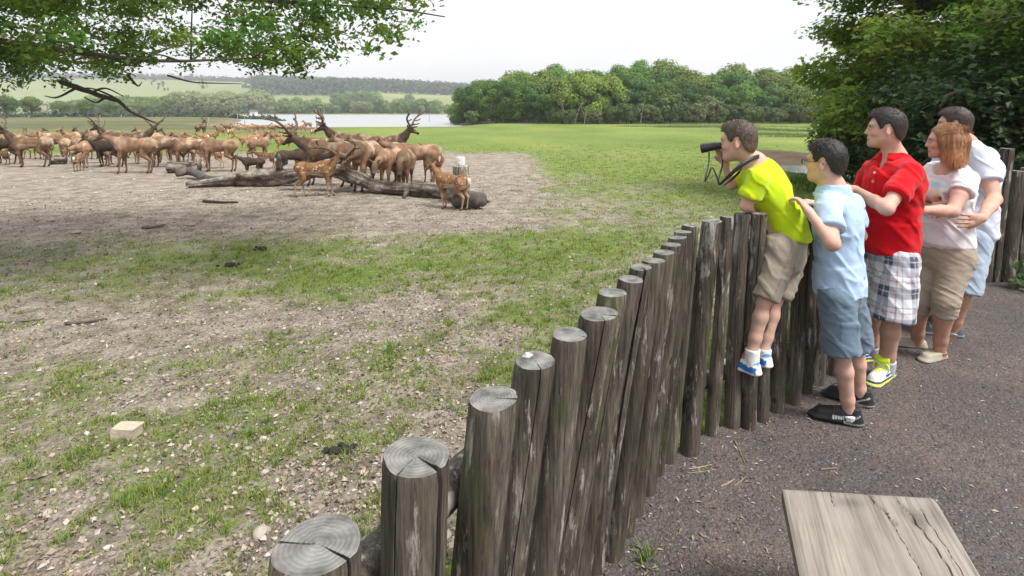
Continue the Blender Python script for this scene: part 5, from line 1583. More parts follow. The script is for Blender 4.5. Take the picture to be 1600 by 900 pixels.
    P.sdf_part("cargo_shorts", so, lambda V, N: np.tile(np.array(srgb(104, 122, 138)), (len(V), 1)) * (.86 + .3 * fbm(V * np.array([12, 12, 20]), 3, 2))[:, None], M_cloth, .0062, .009, (14, 14, 18), 18)
    for a, kn, bz, fw_ in ((aL, kL, .004, (-.90, .40)), (aR, kR, .004, (-.80, .60))):
        sock(P, a, fw_, kn, .03, .042, (.78, .77, .80), bz)
        def sc(f, l, u, N):
            C = np.tile(np.array([.020, .021, .024]), (len(f), 1)); side = np.abs(l) > .018
            C[(u < .017) & (f < .12) & (f > -.3)] = (.42, .44, .44)
            m = side & (np.abs(u - .045 + .03 * f) < .009) & (f > .12) & (f < .34) & ((np.floor(f * 62) % 3) < 2); C[m] = (.52, .58, .60)
            m = side & (np.abs(u - .034 + .14 * (f - .02)) < .0035) & (f > -.18) & (f < .12); C[m] = (.40, .44, .45)
            C[(u > .066) & (f > .02) & (f < .3) & ((np.floor(f * 45) % 2) == 0)] = (.06, .06, .065)
            return C
        shoe(P, a, fw_, .262, bz, sc, wid=.048, high=.078)
    mb = MB(); c = np.array([aR[0] - .11, aR[1] + .01, .105]); mb.tube(bez([c, c + np.array([-.03, 0, .02]), c + np.array([-.05, 0, .005]), c + np.array([-.015, 0, -.01])], 5) - P.o, .0025, 5, (.02, .02, .02)); mb.build("lace", M_shoe, P.root)
boy_blue()

# ---------------------------------------------------------------- teenager in the red polo shirt
def teen():
    aL, aR = PX(1384, 578, 3.34), PX(1362, 553, 3.58)
    P = Person((float(aL[0]), float(aL[1]), 0), "teenage boy in a red polo shirt and plaid shorts resting his forearms towards the fence")
    kL, kR = PX(1394, 492, 3.27), PX(1363, 488, 3.50)
    hL, hR = PX(1404, 405, 3.30), PX(1369, 402, 3.48)
    pel = (hL + hR) / 2 + UP * .04
    chest = PX(1396, 290, 3.36); nb = PX(1397, 248, 3.40)
    sL, sR = PX(1423, 270, 3.22), PX(1363, 266, 3.56)
    hc = PX(1385, 202, 3.38); F, L, U = head_frame((-.82, .57), .02); s = 1.04
    body = SDF(.03); make_head(body, hc, F, L, U, s)
    body.cap(hc - F * .022 - U * .06, nb, .051, .057, .03)
    body.cap(w2(sL, sR, .15), w2(sR, sL, .15), .06, .06, .04); body.cap(nb, chest, .07, .11, .05); body.cap(chest, pel, .11, .11, .05)
    leg(body, hL, kL, aL, .095, .063, .043); leg(body, hR, kR, aR, .095, .063, .043)
    for a, d in ((aL, (-.052, -.036)), (aR, (-.062, -.006))): body.cap(a, a + np.array([d[0], d[1], -.05]), .04, .036, .02)
    eL = PX(1385, 326, 3.06); wL = PX(1336, 296, 3.34)
    body.cap(sL, w2(sL, eL, .5), .047, .042, .02); body.cap(w2(sL, eL, .5), eL, .042, .036, .02); body.cap(eL, w2(eL, wL, .35), .039, .036, .02); body.cap(w2(eL, wL, .35), wL, .036, .024, .02)
    hand(body, wL, nrm(np.array([-.85, .35, .12])), np.array([-.2, .4, -1]), 1.02, .5, -1)
    eR = PX(1343, 306, 3.66); wR = PX(1322, 291, 3.52)
    body.cap(sR, eR, .046, .036, .02); body.cap(eR, wR, .038, .024, .02)
    hand(body, wR, nrm(np.array([-.55, -.75, .05])), np.array([-.2, -.1, -1]), 1.02, .45, 1)
    def skin(V, N):
        C = np.tile(SKIN * np.array([1, .98, .97]), (len(V), 1)); C = head_colour(V, C, hc, F, L, U, s, (.035, .025, .018), stubble=.6)
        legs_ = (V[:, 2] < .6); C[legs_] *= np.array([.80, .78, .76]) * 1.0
        return C
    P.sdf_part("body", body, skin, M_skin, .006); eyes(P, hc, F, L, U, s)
    short_hair(P, hc, F, L, U, s, (.033, .024, .019), CROP, .010, .010, 3000, 7, .013)
    # polo
    sh = SDF(.04); fw = nrm(np.array([-.94, -.34, 0]))
    hem = PX(1387, 383, 3.38); ax = nrm(hem - chest)
    sh.cap(w2(sL, sR, .08), w2(sR, sL, .08), .072, .072, .04)
    sh.cap(nb - UP * .08, chest, .12, .160, .05, sq=(fw, .78)); sh.cap(chest, hem - ax * .06, .162, .160, .05, sq=(fw, .80)); sh.cap(hem - ax * .16, hem + ax * .10, .160, .172, .03, sq=(fw, .84), flat=True)
    slv = w2(sL, eL, .66); dl = nrm(eL - sL); sh.cap(sL, slv, .060, .067, .02)
    slr = w2(sR, eR, .62); dr = nrm(eR - sR); sh.cap(sR, slr, .058, .062, .02)
    sh.half(lambda G: np.where((np.linalg.norm(G - slv, axis=-1) < .11) & ((G - slv) @ dl > -.03), (G - slv) @ dl - .004, -1.0))
    sh.half(lambda G: np.where((np.linalg.norm(G - slr, axis=-1) < .11) & ((G - slr) @ dr > -.03), (G - slr) @ dr - .004, -1.0))
    sh.cap(nb - UP * .05, nb + UP * .0, .108, .082, .02, flat=True)
    ft = np.cross(UP, fw); co = SDF(.01); co.cap(nb - UP * .034 + fw * .012, nb + UP * .030 - fw * .012, .112, .082, .01, flat=True); co.cut(nb + UP * .01, (.070, .070, .25), None, .004); co.cut(nb + fw * .12 - UP * .02, np.array([.075, .030, .10]), np.stack([fw, ft, UP], 1), .004)
    P.sdf_part('collar', co, (.56, .006, .012), M_cloth, .005, .003, (14, 14, 8), 3)
    sh.cut(nb + fw * .095 - UP * .02, np.array([.05, .026, .075]), np.stack([fw, ft, UP], 1), .01)     # open collar
    def poc(V, N):
        C = np.tile(np.array([.60, .006, .012]), (len(V), 1)) * (.92 + .16 * fbm(V * 7, 2, 2))[:, None]
        q = V - nb; t = q @ ft; C[(np.abs(np.abs(t) - .020) < .0035) & (q @ fw > .04) & (q[:, 2] > -.19) & (q[:, 2] < -.03)] *= .72
        for z in (-.085, -.135):
            m = np.linalg.norm(np.stack([t, q[:, 2] - z], -1), axis=1) < .0075; C[m & (q @ fw > .04)] = (.55, .45, .42)
        C[(np.abs(q[:, 2] + .028) < .004) & (np.linalg.norm(q[:, :2], axis=1) < .15)] *= .62
        C[(np.abs((V - slv) @ dl + .016) < .004) & (np.linalg.norm(V - slv, axis=1) < .11)] *= .80
        return C
    sh.half(lambda G, z_=PX(1390, 393, 3.38)[2]: z_ - G[..., 2] + .006 * np.sin(G[..., 0] * 31 + G[..., 1] * 23))
    P.sdf_part("polo_shirt", sh, poc, M_cloth, .0068, .013, (9, 9, 6.5), 24)
    so = SDF(.03); so.cap(pel + UP * .08, pel - UP * .02, .140, .146, .03, sq=(fw, .84))
    axes = []
    for hp, kn, e in ((hL, kL, 1.06), (hR, kR, 1.0)):
        kk = w2(hp, kn, e); so.cap(hp - UP * .01, kk, .112, .108, .04); so.cap(w2(hp, kn, .3), kk, .112, .118, .02, flat=True)
        so.half((lambda kk_, d_: lambda G: np.where(np.linalg.norm(G - kk_, axis=-1) < .155, (G - kk_) @ d_ - .004, -1.0))(kk.copy(), nrm(kn - hp)))
    def plaid(V, N):
        near = np.linalg.norm(V[:, :2] - w2(hL, kL, .5)[:2], axis=1) < np.linalg.norm(V[:, :2] - w2(hR, kR, .5)[:2], axis=1)
        C = np.zeros((len(V), 3))
        for sel, hp, kn in ((near, hL, kL), (~near, hR, kR)):
            c0 = w2(hp, kn, .5); a = np.arctan2(V[sel, 1] - c0[1], V[sel, 0] - c0[0]); u = a * .115 * 1.05 + .02 * fbm(V[sel] * 8, 2, 4); v = V[sel, 2] + .012 * fbm(V[sel] * 7, 2, 6)
            base = np.tile(np.array([.74, .74, .78]), (sel.sum(), 1))
            def band(t, per, lo, w): 
                f = ((t / per) % 1.0); return ((f > lo) & (f < lo + w)).astype(float)
            k = band(u, .185, .10, .34) + 0; k2 = band(v, .185, .15, .34)
            dark = np.where(k * k2 > 0, .92, .46 * np.maximum(k, k2)); C_ = base * (1 - dark)[:, None] + np.array([.020, .032, .085]) * dark[:, None]
            for t, per, lo, w, cc in ((u, .185, .62, .045, (.30, .06, .08)), (v, .185, .66, .045, (.30, .06, .08)), (u, .185, .80, .04, (.12, .14, .20)), (v, .185, .84, .04, (.12, .14, .20)), (u, .185, .26, .03, (.7, .7, .72)), (v, .185, .31, .03, (.7, .7, .72))):
                b_ = .55 * band(t, per, lo, w); C_ = C_ * (1 - b_)[:, None] + np.array(cc) * b_[:, None]
            C[sel] = C_
        return C
    P.sdf_part("plaid_shorts", so, plaid, M_cloth, .0062, .008, (12, 12, 9), 28)
    for a, kn, fw_ in ((aL, kL, (-.82, -.57)), (aR, kR, (-.95, -.1))):
        sock(P, a, fw_, kn, .075, .049, (.42, .43, .47), .004)
        fv = nrm(np.array([fw_[0], fw_[1], 0.]))
        def sc(f, l, u, N):
            C = np.tile(np.array([.78, .78, .77]), (len(f), 1))
            C[(u < .030)] = (.80, .80, .79); C[(u > .018) & (u < .027)] = (.62, .80, .05); C[(u > .027) & (u < .037)] = (.03, .032, .045)
            C[(f < .0) & (u > .037) & (u < .09)] = (.028, .032, .05)
            sw = (np.abs(u - .050 - .9 * (.30 - f) ** 2 * .16) < .0085 * (1 - np.clip((.34 - f) / .5, 0, 1))) & (f > -.08) & (f < .34) & (np.abs(l) > .022); C[sw] = (.03, .05, .45)
            lc = (u > .050) & (np.abs(l) < .028) & (f > .10) & (f < .48) & ((np.floor(f * 34) % 2) == 0); C[lc] = (.55, .56, .58)
            tip = (f > .58) & (u > .037); C[tip] = (.74, .74, .73)
            C[(u > .075) & (f > -.02)] = (.60, .76, .03)
            return C
        shoe(P, a, fw_, .30, .004, sc, wid=.052, high=.085, sole=.03)
        S = SDF(.01); t0 = np.array([a[0], a[1], .075]) + fv * .055; S.cap(t0, t0 + UP * .075 + fv * .012, .042, .044, .01, sq=(fv, .35), flat=True)
        P.sdf_part("shoe_tongue", S, (.60, .76, .03), M_shoe, .005)
        mb = MB(); L_ = np.cross(UP, fv)
        for q_ in range(5):
            c = np.array([a[0], a[1], .088 - .008 * q_]) + fv * (.075 + .024 * q_)
            mb.tube(bez([c + L_ * .03 - UP * .01, c + UP * .008, c - L_ * .03 - UP * .01], 4) - P.o, .0042, 6, (.78, .78, .78))
        c = np.array([a[0], a[1], .105]) + fv * .075
        for sd in (1, -1): mb.tube(bez([c, c + L_ * sd * .03 + UP * .015, c + L_ * sd * .045 - UP * .01, c + L_ * sd * .035 - UP * .045], 5) - P.o, .0036, 6, (.78, .78, .78))
        mb.build("lace", M_shoe, P.root)
teen()

# ---------------------------------------------------------------- woman with auburn hair
def woman():
    aL, aR = PX(1467, 553, 3.60), PX(1433, 538, 3.78)
    P = Person((float(aL[0]), float(aL[1]), 0), "woman with shoulder-length auburn hair in a white T-shirt and khaki capri trousers")
    kL, kR = PX(1477, 470, 3.54), PX(1435, 468, 3.70)
    hL, hR = PX(1496, 402, 3.60), PX(1455, 398, 3.76)
    pel = (hL + hR) / 2 + UP * .05
    waist = PX(1480, 345, 3.68); chest = PX(1483, 298, 3.68); nb = PX(1490, 256, 3.70)
    sL, sR = PX(1511, 280, 3.53), PX(1459, 270, 3.82)
    hc = PX(1477, 221, 3.66); F, L, U = head_frame((-.83, .56), -.06); s = 1.0
    body = SDF(.03); make_head(body, hc, F, L, U, s, female=True)
    body.cap(hc - F * .022 - U * .06, nb, .045, .050, .03)
    body.cap(w2(sL, sR, .15), w2(sR, sL, .15), .054, .054, .04); body.cap(nb, chest, .065, .11, .05); body.cap(chest, waist, .11, .105, .05); body.cap(waist, pel, .105, .12, .05)
    leg(body, hL, kL, aL, .10, .066, .040); leg(body, hR, kR, aR, .10, .066, .040)
    for a, d in ((aL, (-.058, -.020)), (aR, (-.058, .024))): body.cap(a, a + np.array([d[0], d[1], -.055]), .036, .032, .02)
    eL = PX(1488, 330, 3.42); wL = PX(1441, 328, 3.38)
    body.cap(sL, w2(sL, eL, .5), .047, .045, .02); body.cap(w2(sL, eL, .5), eL, .045, .037, .02); body.cap(eL, w2(eL, wL, .4), .039, .036, .02); body.cap(w2(eL, wL, .4), wL, .036, .024, .02)
    hand(body, wL, nrm(np.array([-.9, .2, .0])), np.array([-.1, .9, -.3]), .92, .5, 1)
    eR = PX(1441, 330, 3.82); wR = PX(1463, 322, 3.58)
    body.cap(sR, eR, .046, .038, .02); body.cap(eR, wR, .037, .023, .02)
    hand(body, wR, nrm(np.array([.7, -.6, .1])), np.array([.6, .7, 0]), .9, .5, -1)
    def skin(V, N):
        C = np.tile(SKIN * np.array([1.0, .93, .90]), (len(V), 1)); C = head_colour(V, C, hc, F, L, U, s, (.16, .08, .05), lips=(.45, .12, .12))
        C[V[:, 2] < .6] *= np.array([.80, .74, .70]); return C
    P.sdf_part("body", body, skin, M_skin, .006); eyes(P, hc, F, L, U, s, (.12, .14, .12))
    # hair: side-parted, falling to the shoulder
    RM = np.stack([F, L, U], 1); g = lambda f, l, u: hc + (F * f + L * l + U * u) * s
    H = SDF(.03).ell(g(-.014, 0, .034), np.array([.100, .085, .092]) * s, RM)
    for sd in (1, -1):
        H.cap(g(-.02, sd * .060, .02), g(-.030, sd * .074, -.105), .044 * s, .040 * s, .03); H.cap(g(-.055, sd * .05, .0), g(-.050, sd * .058, -.125), .05 * s, .040 * s, .03)
        H.cap(g(.030, sd * .066, .060), g(.014, sd * .080, .0), .016 * s, .016 * s, .02); H.cap(g(.018, sd * .081, .0), g(.005, sd * .078, -.110), .019 * s, .022 * s, .02)
    H.cap(g(-.085, 0, .0), g(-.075, 0, -.125), .052 * s, .044 * s, .04)
    lx, ly = [-.2, -.01, .02, .045, .07, .13], [-.4, -.4, -.10, .036, .072, .085]
    H.half(lambda G: np.where(np.abs((G - hc) @ L) / s < .066, (np.interp((G - hc) @ F / s, lx, ly) - (G - hc) @ U / s) * s * .6, -.05 + 0 * G[..., 0]))
    V, Q = H.mesh(.0058); V = relax(V, Q, 1); N = vnormals(V, Q); q = V - hc; az = np.stack([q @ F, q @ L, q @ U], -1)
    ang = np.arctan2(az[:, 1], az[:, 0] + .02)
    lock = fbm(np.stack([ang * 9, az[:, 2] * 6, 0 * ang], -1), 3, 3); V = V + N * (.009 * (lock - .5))[:, None]
    tone = np.array([.27, .125, .058]); C = tone * (.65 + .7 * fbm(np.stack([ang * 22, az[:, 2] * 5, 0 * ang], -1), 3, 5))[:, None] * (1 + .5 * sst(-.02, -.12, az[:, 2]))[:, None]
    gg = np.random.default_rng(4); ns = 2200; pick = gg.integers(0, len(V), ns); b = V[pick]; n = N[pick]
    d = -U * 1.0 + n * .02 + .06 * gg.standard_normal((ns, 3)); top_ = az[pick, 2] > .05; d[top_] = (-L * .0 + F * -.5 + n[top_] * .0 + .5 * np.sign(az[pick, 1])[top_, None] * L + .06 * gg.standard_normal((top_.sum(), 3))); d /= np.linalg.norm(d, axis=1)[:, None]
    t = np.cross(d, n); t /= np.linalg.norm(t, axis=1)[:, None] + 1e-9
    ln = gg.uniform(.025, .06, (ns, 1)); SV = np.stack([b + t * .002 - n * .001, b - t * .002 - n * .001, b + d * ln + n * .002], 1).reshape(-1, 3); k = len(V) + np.arange(ns) * 3
    SC = np.repeat(C[pick] * gg.uniform(.8, 1.5, (ns, 1)), 3, axis=0)
    link("hair", mesh_np("hair", np.vstack([V, SV]) - P.o, [Q, np.stack([k, k+1, k+2], -1)], np.vstack([C, SC]), True), M_hair, P.root)
    # T-shirt
    sh = SDF(.04); fw = nrm(np.array([-.95, -.30, 0])); ft = np.cross(UP, fw)
    sh.cap(w2(sL, sR, .10), w2(sR, sL, .10), .064, .064, .04); sh.cap(nb - UP * .10, chest, .12, .140, .05, sq=(fw, .80)); sh.cap(chest, waist, .142, .138, .05, sq=(fw, .84))
    for sd in (1, -1): sh.ell(chest + fw * .085 + ft * sd * .075 - UP * .03, (.082, .082, .078), None, .05)
    hem = pel + UP * .075; sh.cap(waist, hem, .140, .160, .05, sq=(fw, .88)); sh.cap(waist - UP * .03, hem - UP * .03, .145, .170, .03, sq=(fw, .88), flat=True)
    slv = w2(sL, eL, .42); dl = nrm(eL - sL); sh.cap(sL, slv, .066, .068, .02); slr = w2(sR, eR, .42); dr = nrm(eR - sR); sh.cap(sR, slr, .072, .072, .03)
    sh.half(lambda G: np.where((np.linalg.norm(G - slv, axis=-1) < .10) & ((G - slv) @ dl > -.03), (G - slv) @ dl - .004, -1.0))
    sh.cut(nb + fw * .085 - UP * .015, np.array([.085, .085, .075]), np.stack([fw, ft, UP], 1), .012)
    def tc(V, N):
        C = np.tile(np.array([.77, .72, .745]), (len(V), 1)); q = V - chest; t, f, z = q @ ft, q @ fw, q[:, 2]; fr_ = f > .03
        def blot(t0, z0, rt, rz, cc, a, sd=1):
            nonlocal C
            m = np.exp(-(((t - t0) / rt) ** 2 + ((z - z0) / rz) ** 2) ** 2) * fr_ * a * (.55 + .9 * fbm(np.stack([t * 60, z * 60], -1), 3, sd)); m = np.clip(m, 0, 1)[:, None]; C = C * (1 - m) + np.array(cc) * m
        blot(.0, .045, .10, .020, (.45, .64, .74), .9, 1); blot(.0, -.02, .11, .035, (.70, .42, .46), .55, 2); blot(.03, -.045, .035, .028, (.62, .25, .06), .95, 3); blot(.055, -.035, .014, .016, (.10, .05, .03), .95, 4)
        blot(-.045, -.06, .035, .030, (.55, .22, .10), .85, 5); blot(-.03, -.075, .02, .012, (.12, .06, .04), .8, 6); blot(.02, .0, .03, .012, (.80, .70, .35), .8, 8)
        # the band of red script under the picture
        th = np.abs(np.sin(t * 130 + 2 * np.sin(t * 47)) * .012 + .004 * np.sin(t * 300) - (z + .165)) < .0038
        m = th & fr_ & (np.abs(t) < .085); C[m] = (.55, .12, .14)
        return C
    P.sdf_part("t_shirt", sh, tc, M_cloth, .0064, .010, (11, 11, 8), 34)
    so = SDF(.03); so.cap(pel + UP * .065, pel - UP * .03, .146, .156, .04, sq=(fw, .88)); so.ell(pel - fw * .04 - UP * .03, (.13, .13, .12), None, .05)
    for hp, kn, an in ((hL, kL, aL), (hR, kR, aR)):
        kk = w2(kn, an, .27); so.cap(hp, kn, .106, .072, .04); so.cap(kn, kk, .072, .064, .02); so.cap(w2(hp, kn, .8), kk, .074, .069, .015, flat=True)
        so.half((lambda kk_, d_: lambda G: np.where((np.linalg.norm(G - kk_, axis=-1) < .115), (G - kk_) @ d_ - .004, -1.0))(kk.copy(), nrm(an - kn)))
    def kh(V, N):
        C = np.tile(np.array(srgb(162, 149, 133)), (len(V), 1)) * (.90 + .2 * fbm(V * np.array([9, 9, 22]), 3, 2))[:, None]
        q = (V - hL); sm = (np.abs((q @ nrm(fw) - .0) - .02 + .25 * (q[:, 2] + .1)) < .0035) & (V[:, 1] < hL[1]) ; C[sm] *= .78
        return C
    P.sdf_part("capri_trousers", so, kh, M_cloth, .0062, .008, (9, 9, 22), 38)
    for a, fw_ in ((aL, (-.90, -.32)), (aR, (-.92, .38))):
        def sc(f, l, u, N):
            C = np.tile(np.array(srgb(165, 158, 142)), (len(f), 1)); C[u < .018] = (.62, .61, .58); C[(f > .62) & (u > .018)] *= .97
            return C
        shoe(P, a, fw_, .245, .004, sc, wid=.044, high=.040, sole=.02)
    mb = MB(); c = np.array(aL) + UP * .0; t_ = np.linspace(0, 2 * np.pi, 17); mb.tube(np.stack([c[0] + .044 * np.cos(t_), c[1] + .044 * np.sin(t_), np.full(17, c[2] + .012)], -1) - P.o, .003, 5, (.05, .03, .025), cap=False); mb.build("anklet", M_shoe, P.root)
woman()

# ---------------------------------------------------------------- man behind her
def man():
    aL, aR = PX(1487, 522, 3.98), PX(1458, 508, 4.22)
    P = Person((float(aL[0]), float(aL[1]), 0), "man in a white T-shirt standing behind the woman with his hand on her waist")
    kL, kR = PX(1506, 450, 3.92), PX(1464, 446, 4.16)
    hL, hR = PX(1520, 375, 3.96), PX(1484, 372, 4.14)
    pel = (hL + hR) / 2 + UP * .05
    chest = PX(1520, 268, 4.02); nb = PX(1508, 226, 4.02)
    sL, sR = PX(1538, 248, 3.86), PX(1482, 240, 4.2)
    hc = PX(1492, 195, 3.98); F, L, U = head_frame((-.74, .67), -.02); s = 1.04
    body = SDF(.03); make_head(body, hc, F, L, U, s)
    body.cap(hc - F * .022 - U * .06, nb, .056, .062, .03)
    body.cap(w2(sL, sR, .15), w2(sR, sL, .15), .065, .065, .04); body.cap(nb, chest, .075, .12, .05); body.cap(chest, pel, .12, .12, .05)
    leg(body, hL, kL, aL, .10, .066, .042); leg(body, hR, kR, aR, .10, .066, .042)
    for a, d in ((aL, (-.065, .024)), (aR, (-.06, .034))): body.cap(a, a + np.array([d[0], d[1], -.05]), .04, .036, .02)
    eL = PX(1553, 312, 3.70); wL = PX(1534, 341, 3.44)
    body.cap(sL, w2(sL, eL, .5), .052, .050, .02); body.cap(w2(sL, eL, .5), eL, .050, .042, .02); body.cap(eL, w2(eL, wL, .35), .045, .042, .02); body.cap(w2(eL, wL, .35), wL, .042, .026, .02)
    hand(body, wL, nrm(np.array([-.95, -.12, -.12])), np.array([-.25, 1, 0]), 1.05, .28, 1, .2)
    eR = PX(1462, 300, 4.3); wR = PX(1490, 335, 4.12)
    body.cap(sR, eR, .050, .040, .02); body.cap(eR, wR, .040, .03, .02); hand(body, wR, nrm(np.array([.6, -.5, -.4])), np.array([0, -1, 0]), 1.0, .5, -1)
    def skin(V, N):
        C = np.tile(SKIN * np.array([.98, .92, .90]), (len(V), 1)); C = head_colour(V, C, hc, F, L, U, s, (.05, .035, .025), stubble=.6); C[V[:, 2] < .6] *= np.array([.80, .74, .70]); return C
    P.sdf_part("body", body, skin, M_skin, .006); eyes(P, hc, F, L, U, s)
    short_hair(P, hc, F, L, U, s, (.052, .037, .028), CROP, .010, .006, 2600, 9, .013)
    mb = MB(); fd = nrm(np.array([-.95, -.12, -.12])); c = wL + fd * .105 - UP * .028 + np.array([0, -.004, 0]); t_ = np.linspace(0, 2 * np.pi, 13)
    ax1, ax2 = UP, np.cross(fd, UP); mb.tube([c + (ax1 * math.cos(q) + ax2 * math.sin(q)) * .0105 for q in t_], .0018, 5, (1, 1, 1), cap=False); r = empty("ring", tuple(c)); tag(r, "gold ring on the man's hand at the woman's waist", "ring"); mb.V = [v - c for v in mb.V]; mb.build("band", mat("gold", base=(.55, .36, .12), rough=.3, var=0, metallic=1), r)
    sh = SDF(.04); fw = nrm(np.array([-.95, -.25, 0])); hem = PX(1516, 366, 4.02); ax = nrm(hem - chest)
    sh.cap(w2(sL, sR, .08), w2(sR, sL, .08), .078, .078, .04); sh.cap(nb - UP * .08, chest, .125, .165, .05, sq=(fw, .84)); sh.cap(chest, hem - ax * .04, .168, .158, .05, sq=(fw, .86)); sh.cap(hem - ax * .2, hem, .158, .165, .03, sq=(fw, .86), flat=True)
    slv = w2(sL, eL, .55); dl = nrm(eL - sL); sh.cap(sL, slv, .074, .076, .02); slr = w2(sR, eR, .6); sh.cap(sR, slr, .082, .082, .03)
    sh.half(lambda G: np.where((np.linalg.norm(G - slv, axis=-1) < .115) & ((G - slv) @ dl > -.03), (G - slv) @ dl - .004, -1.0))
    sh.cap(nb - UP * .03, nb + UP * .02, .092, .082, .02, flat=True)
    P.sdf_part("t_shirt", sh, lambda V, N: np.tile(np.array([.66, .69, .82]), (len(V), 1)) * (1 - .15 * ((np.abs((V - slv) @ dl + .018) < .004) & (np.linalg.norm(V - slv, axis=1) < .11)))[:, None], M_cloth, .007, .012, (9, 9, 7), 44)
    so = SDF(.03); so.cap(pel + UP * .08, pel - UP * .02, .148, .152, .03, sq=(fw, .9))
    for hp, kn, e in ((hL, kL, 1.08), (hR, kR, 1.05)):
        kk = w2(hp, kn, e); so.cap(hp + UP * .02, kk, .118, .098, .05); so.cap(w2(hp, kn, .3), kk, .108, .105, .02, flat=True)
        so.half((lambda kk_, d_: lambda G: np.where(np.linalg.norm(G - kk_, axis=-1) < .14, (G - kk_) @ d_ - .004, -1.0))(kk.copy(), nrm(kn - hp)))
    P.sdf_part("shorts", so, lambda V, N: np.tile(np.array([.40, .48, .60]), (len(V), 1)) * (.85 + .3 * fbm(V * 10, 3, 2))[:, None], M_cloth, .007, .008, (14, 14, 9), 48)
    for a, kn, fw_ in ((aL, kL, (-.93, .35)), (aR, kR, (-.85, .5))):
        sock(P, a, fw_, kn, .03, .046, (.42, .44, .50), .004)
        def sc(f, l, u, N):
            C = np.tile(np.array([.085, .10, .12]), (len(f), 1)); C[u < .024] = (.32, .37, .42); C[(u > .055) & (np.abs(l) < .03) & (f > .08) & (f < .5) & ((np.floor(f * 30) % 2) == 0)] = (.35, .38, .42); return C
        shoe(P, a, fw_, .29, .004, sc, wid=.05, high=.07, sole=.024)
man()
# ================================================================== THE HERD
M_deer = bpy.data.materials.new("deer_coat"); M_deer.use_nodes = True
def _coat(m):
    N, L = m.node_tree.nodes, m.node_tree.links; b = N["Principled BSDF"]; b.inputs["Roughness"].default_value = .85; b.inputs["Specular IOR Level"].default_value = .15
    a = N.new("ShaderNodeVertexColor"); a.layer_name = "Col"; sp = N.new("ShaderNodeAttribute"); sp.attribute_name = "spots"; tc = N.new("ShaderNodeTexCoord"); oi = N.new("ShaderNodeObjectInfo")
    n = N.new("ShaderNodeTexNoise"); n.inputs["Scale"].default_value = 7; n.inputs["Detail"].default_value = 6; L.new(tc.outputs["Object"], n.inputs["Vector"])
    mr = N.new("ShaderNodeMapRange"); mr.inputs[1].default_value = .3; mr.inputs[2].default_value = .7; mr.inputs[3].default_value = .62; mr.inputs[4].default_value = 1.38; L.new(n.outputs["Fac"], mr.inputs[0])
    mo = N.new("ShaderNodeMapRange"); mo.inputs[3].default_value = .60; mo.inputs[4].default_value = 1.35; L.new(oi.outputs["Random"], mo.inputs[0])
    ml = N.new("ShaderNodeMath"); ml.operation = 'MULTIPLY'; L.new(mr.outputs[0], ml.inputs[0]); L.new(mo.outputs[0], ml.inputs[1])
    mx = N.new("ShaderNodeMix"); mx.data_type = 'RGBA'; mx.blend_type = 'MULTIPLY'; mx.inputs[0].default_value = 1; L.new(a.outputs["Color"], mx.inputs[6]); L.new(ml.outputs[0], mx.inputs[7])
    v = N.new("ShaderNodeTexVoronoi"); v.inputs["Scale"].default_value = 15; v.inputs["Randomness"].default_value = .75; L.new(tc.outputs["Object"], v.inputs["Vector"])
    lt = N.new("ShaderNodeMapRange"); lt.inputs[1].default_value = .34; lt.inputs[2].default_value = .22; L.new(v.outputs["Distance"], lt.inputs[0])
    m2 = N.new("ShaderNodeMath"); m2.operation = 'MULTIPLY'; L.new(lt.outputs[0], m2.inputs[0]); L.new(sp.outputs["Fac"], m2.inputs[1])
    w = N.new("ShaderNodeRGB"); w.outputs[0].default_value = (.50, .41, .32, 1)
    mz = N.new("ShaderNodeMix"); mz.data_type = 'RGBA'; L.new(m2.outputs[0], mz.inputs[0]); L.new(mx.outputs[2], mz.inputs[6]); L.new(w.outputs[0], mz.inputs[7]); L.new(mz.outputs[2], b.inputs["Base Color"])
_coat(M_deer)
_N, _L = M_deer.node_tree.nodes, M_deer.node_tree.links
_tc = _N.new('ShaderNodeTexCoord'); _mp = _N.new('ShaderNodeMapping'); _mp.inputs['Scale'].default_value = (.35, 1, 1); _nz = _N.new('ShaderNodeTexNoise'); _nz.inputs['Scale'].default_value = 55; _nz.inputs['Detail'].default_value = 4; _bp = _N.new('ShaderNodeBump'); _bp.inputs['Strength'].default_value = .6; _bp.inputs['Distance'].default_value = .012
_L.new(_tc.outputs['Object'], _mp.inputs[0]); _L.new(_mp.outputs[0], _nz.inputs['Vector']); _L.new(_nz.outputs['Fac'], _bp.inputs['Height']); _L.new(_bp.outputs[0], _N['Principled BSDF'].inputs['Normal'])
M_antler = mat("antler_velvet", base=(.12, .088, .064), rough=.85, var=.35, nscale=14)

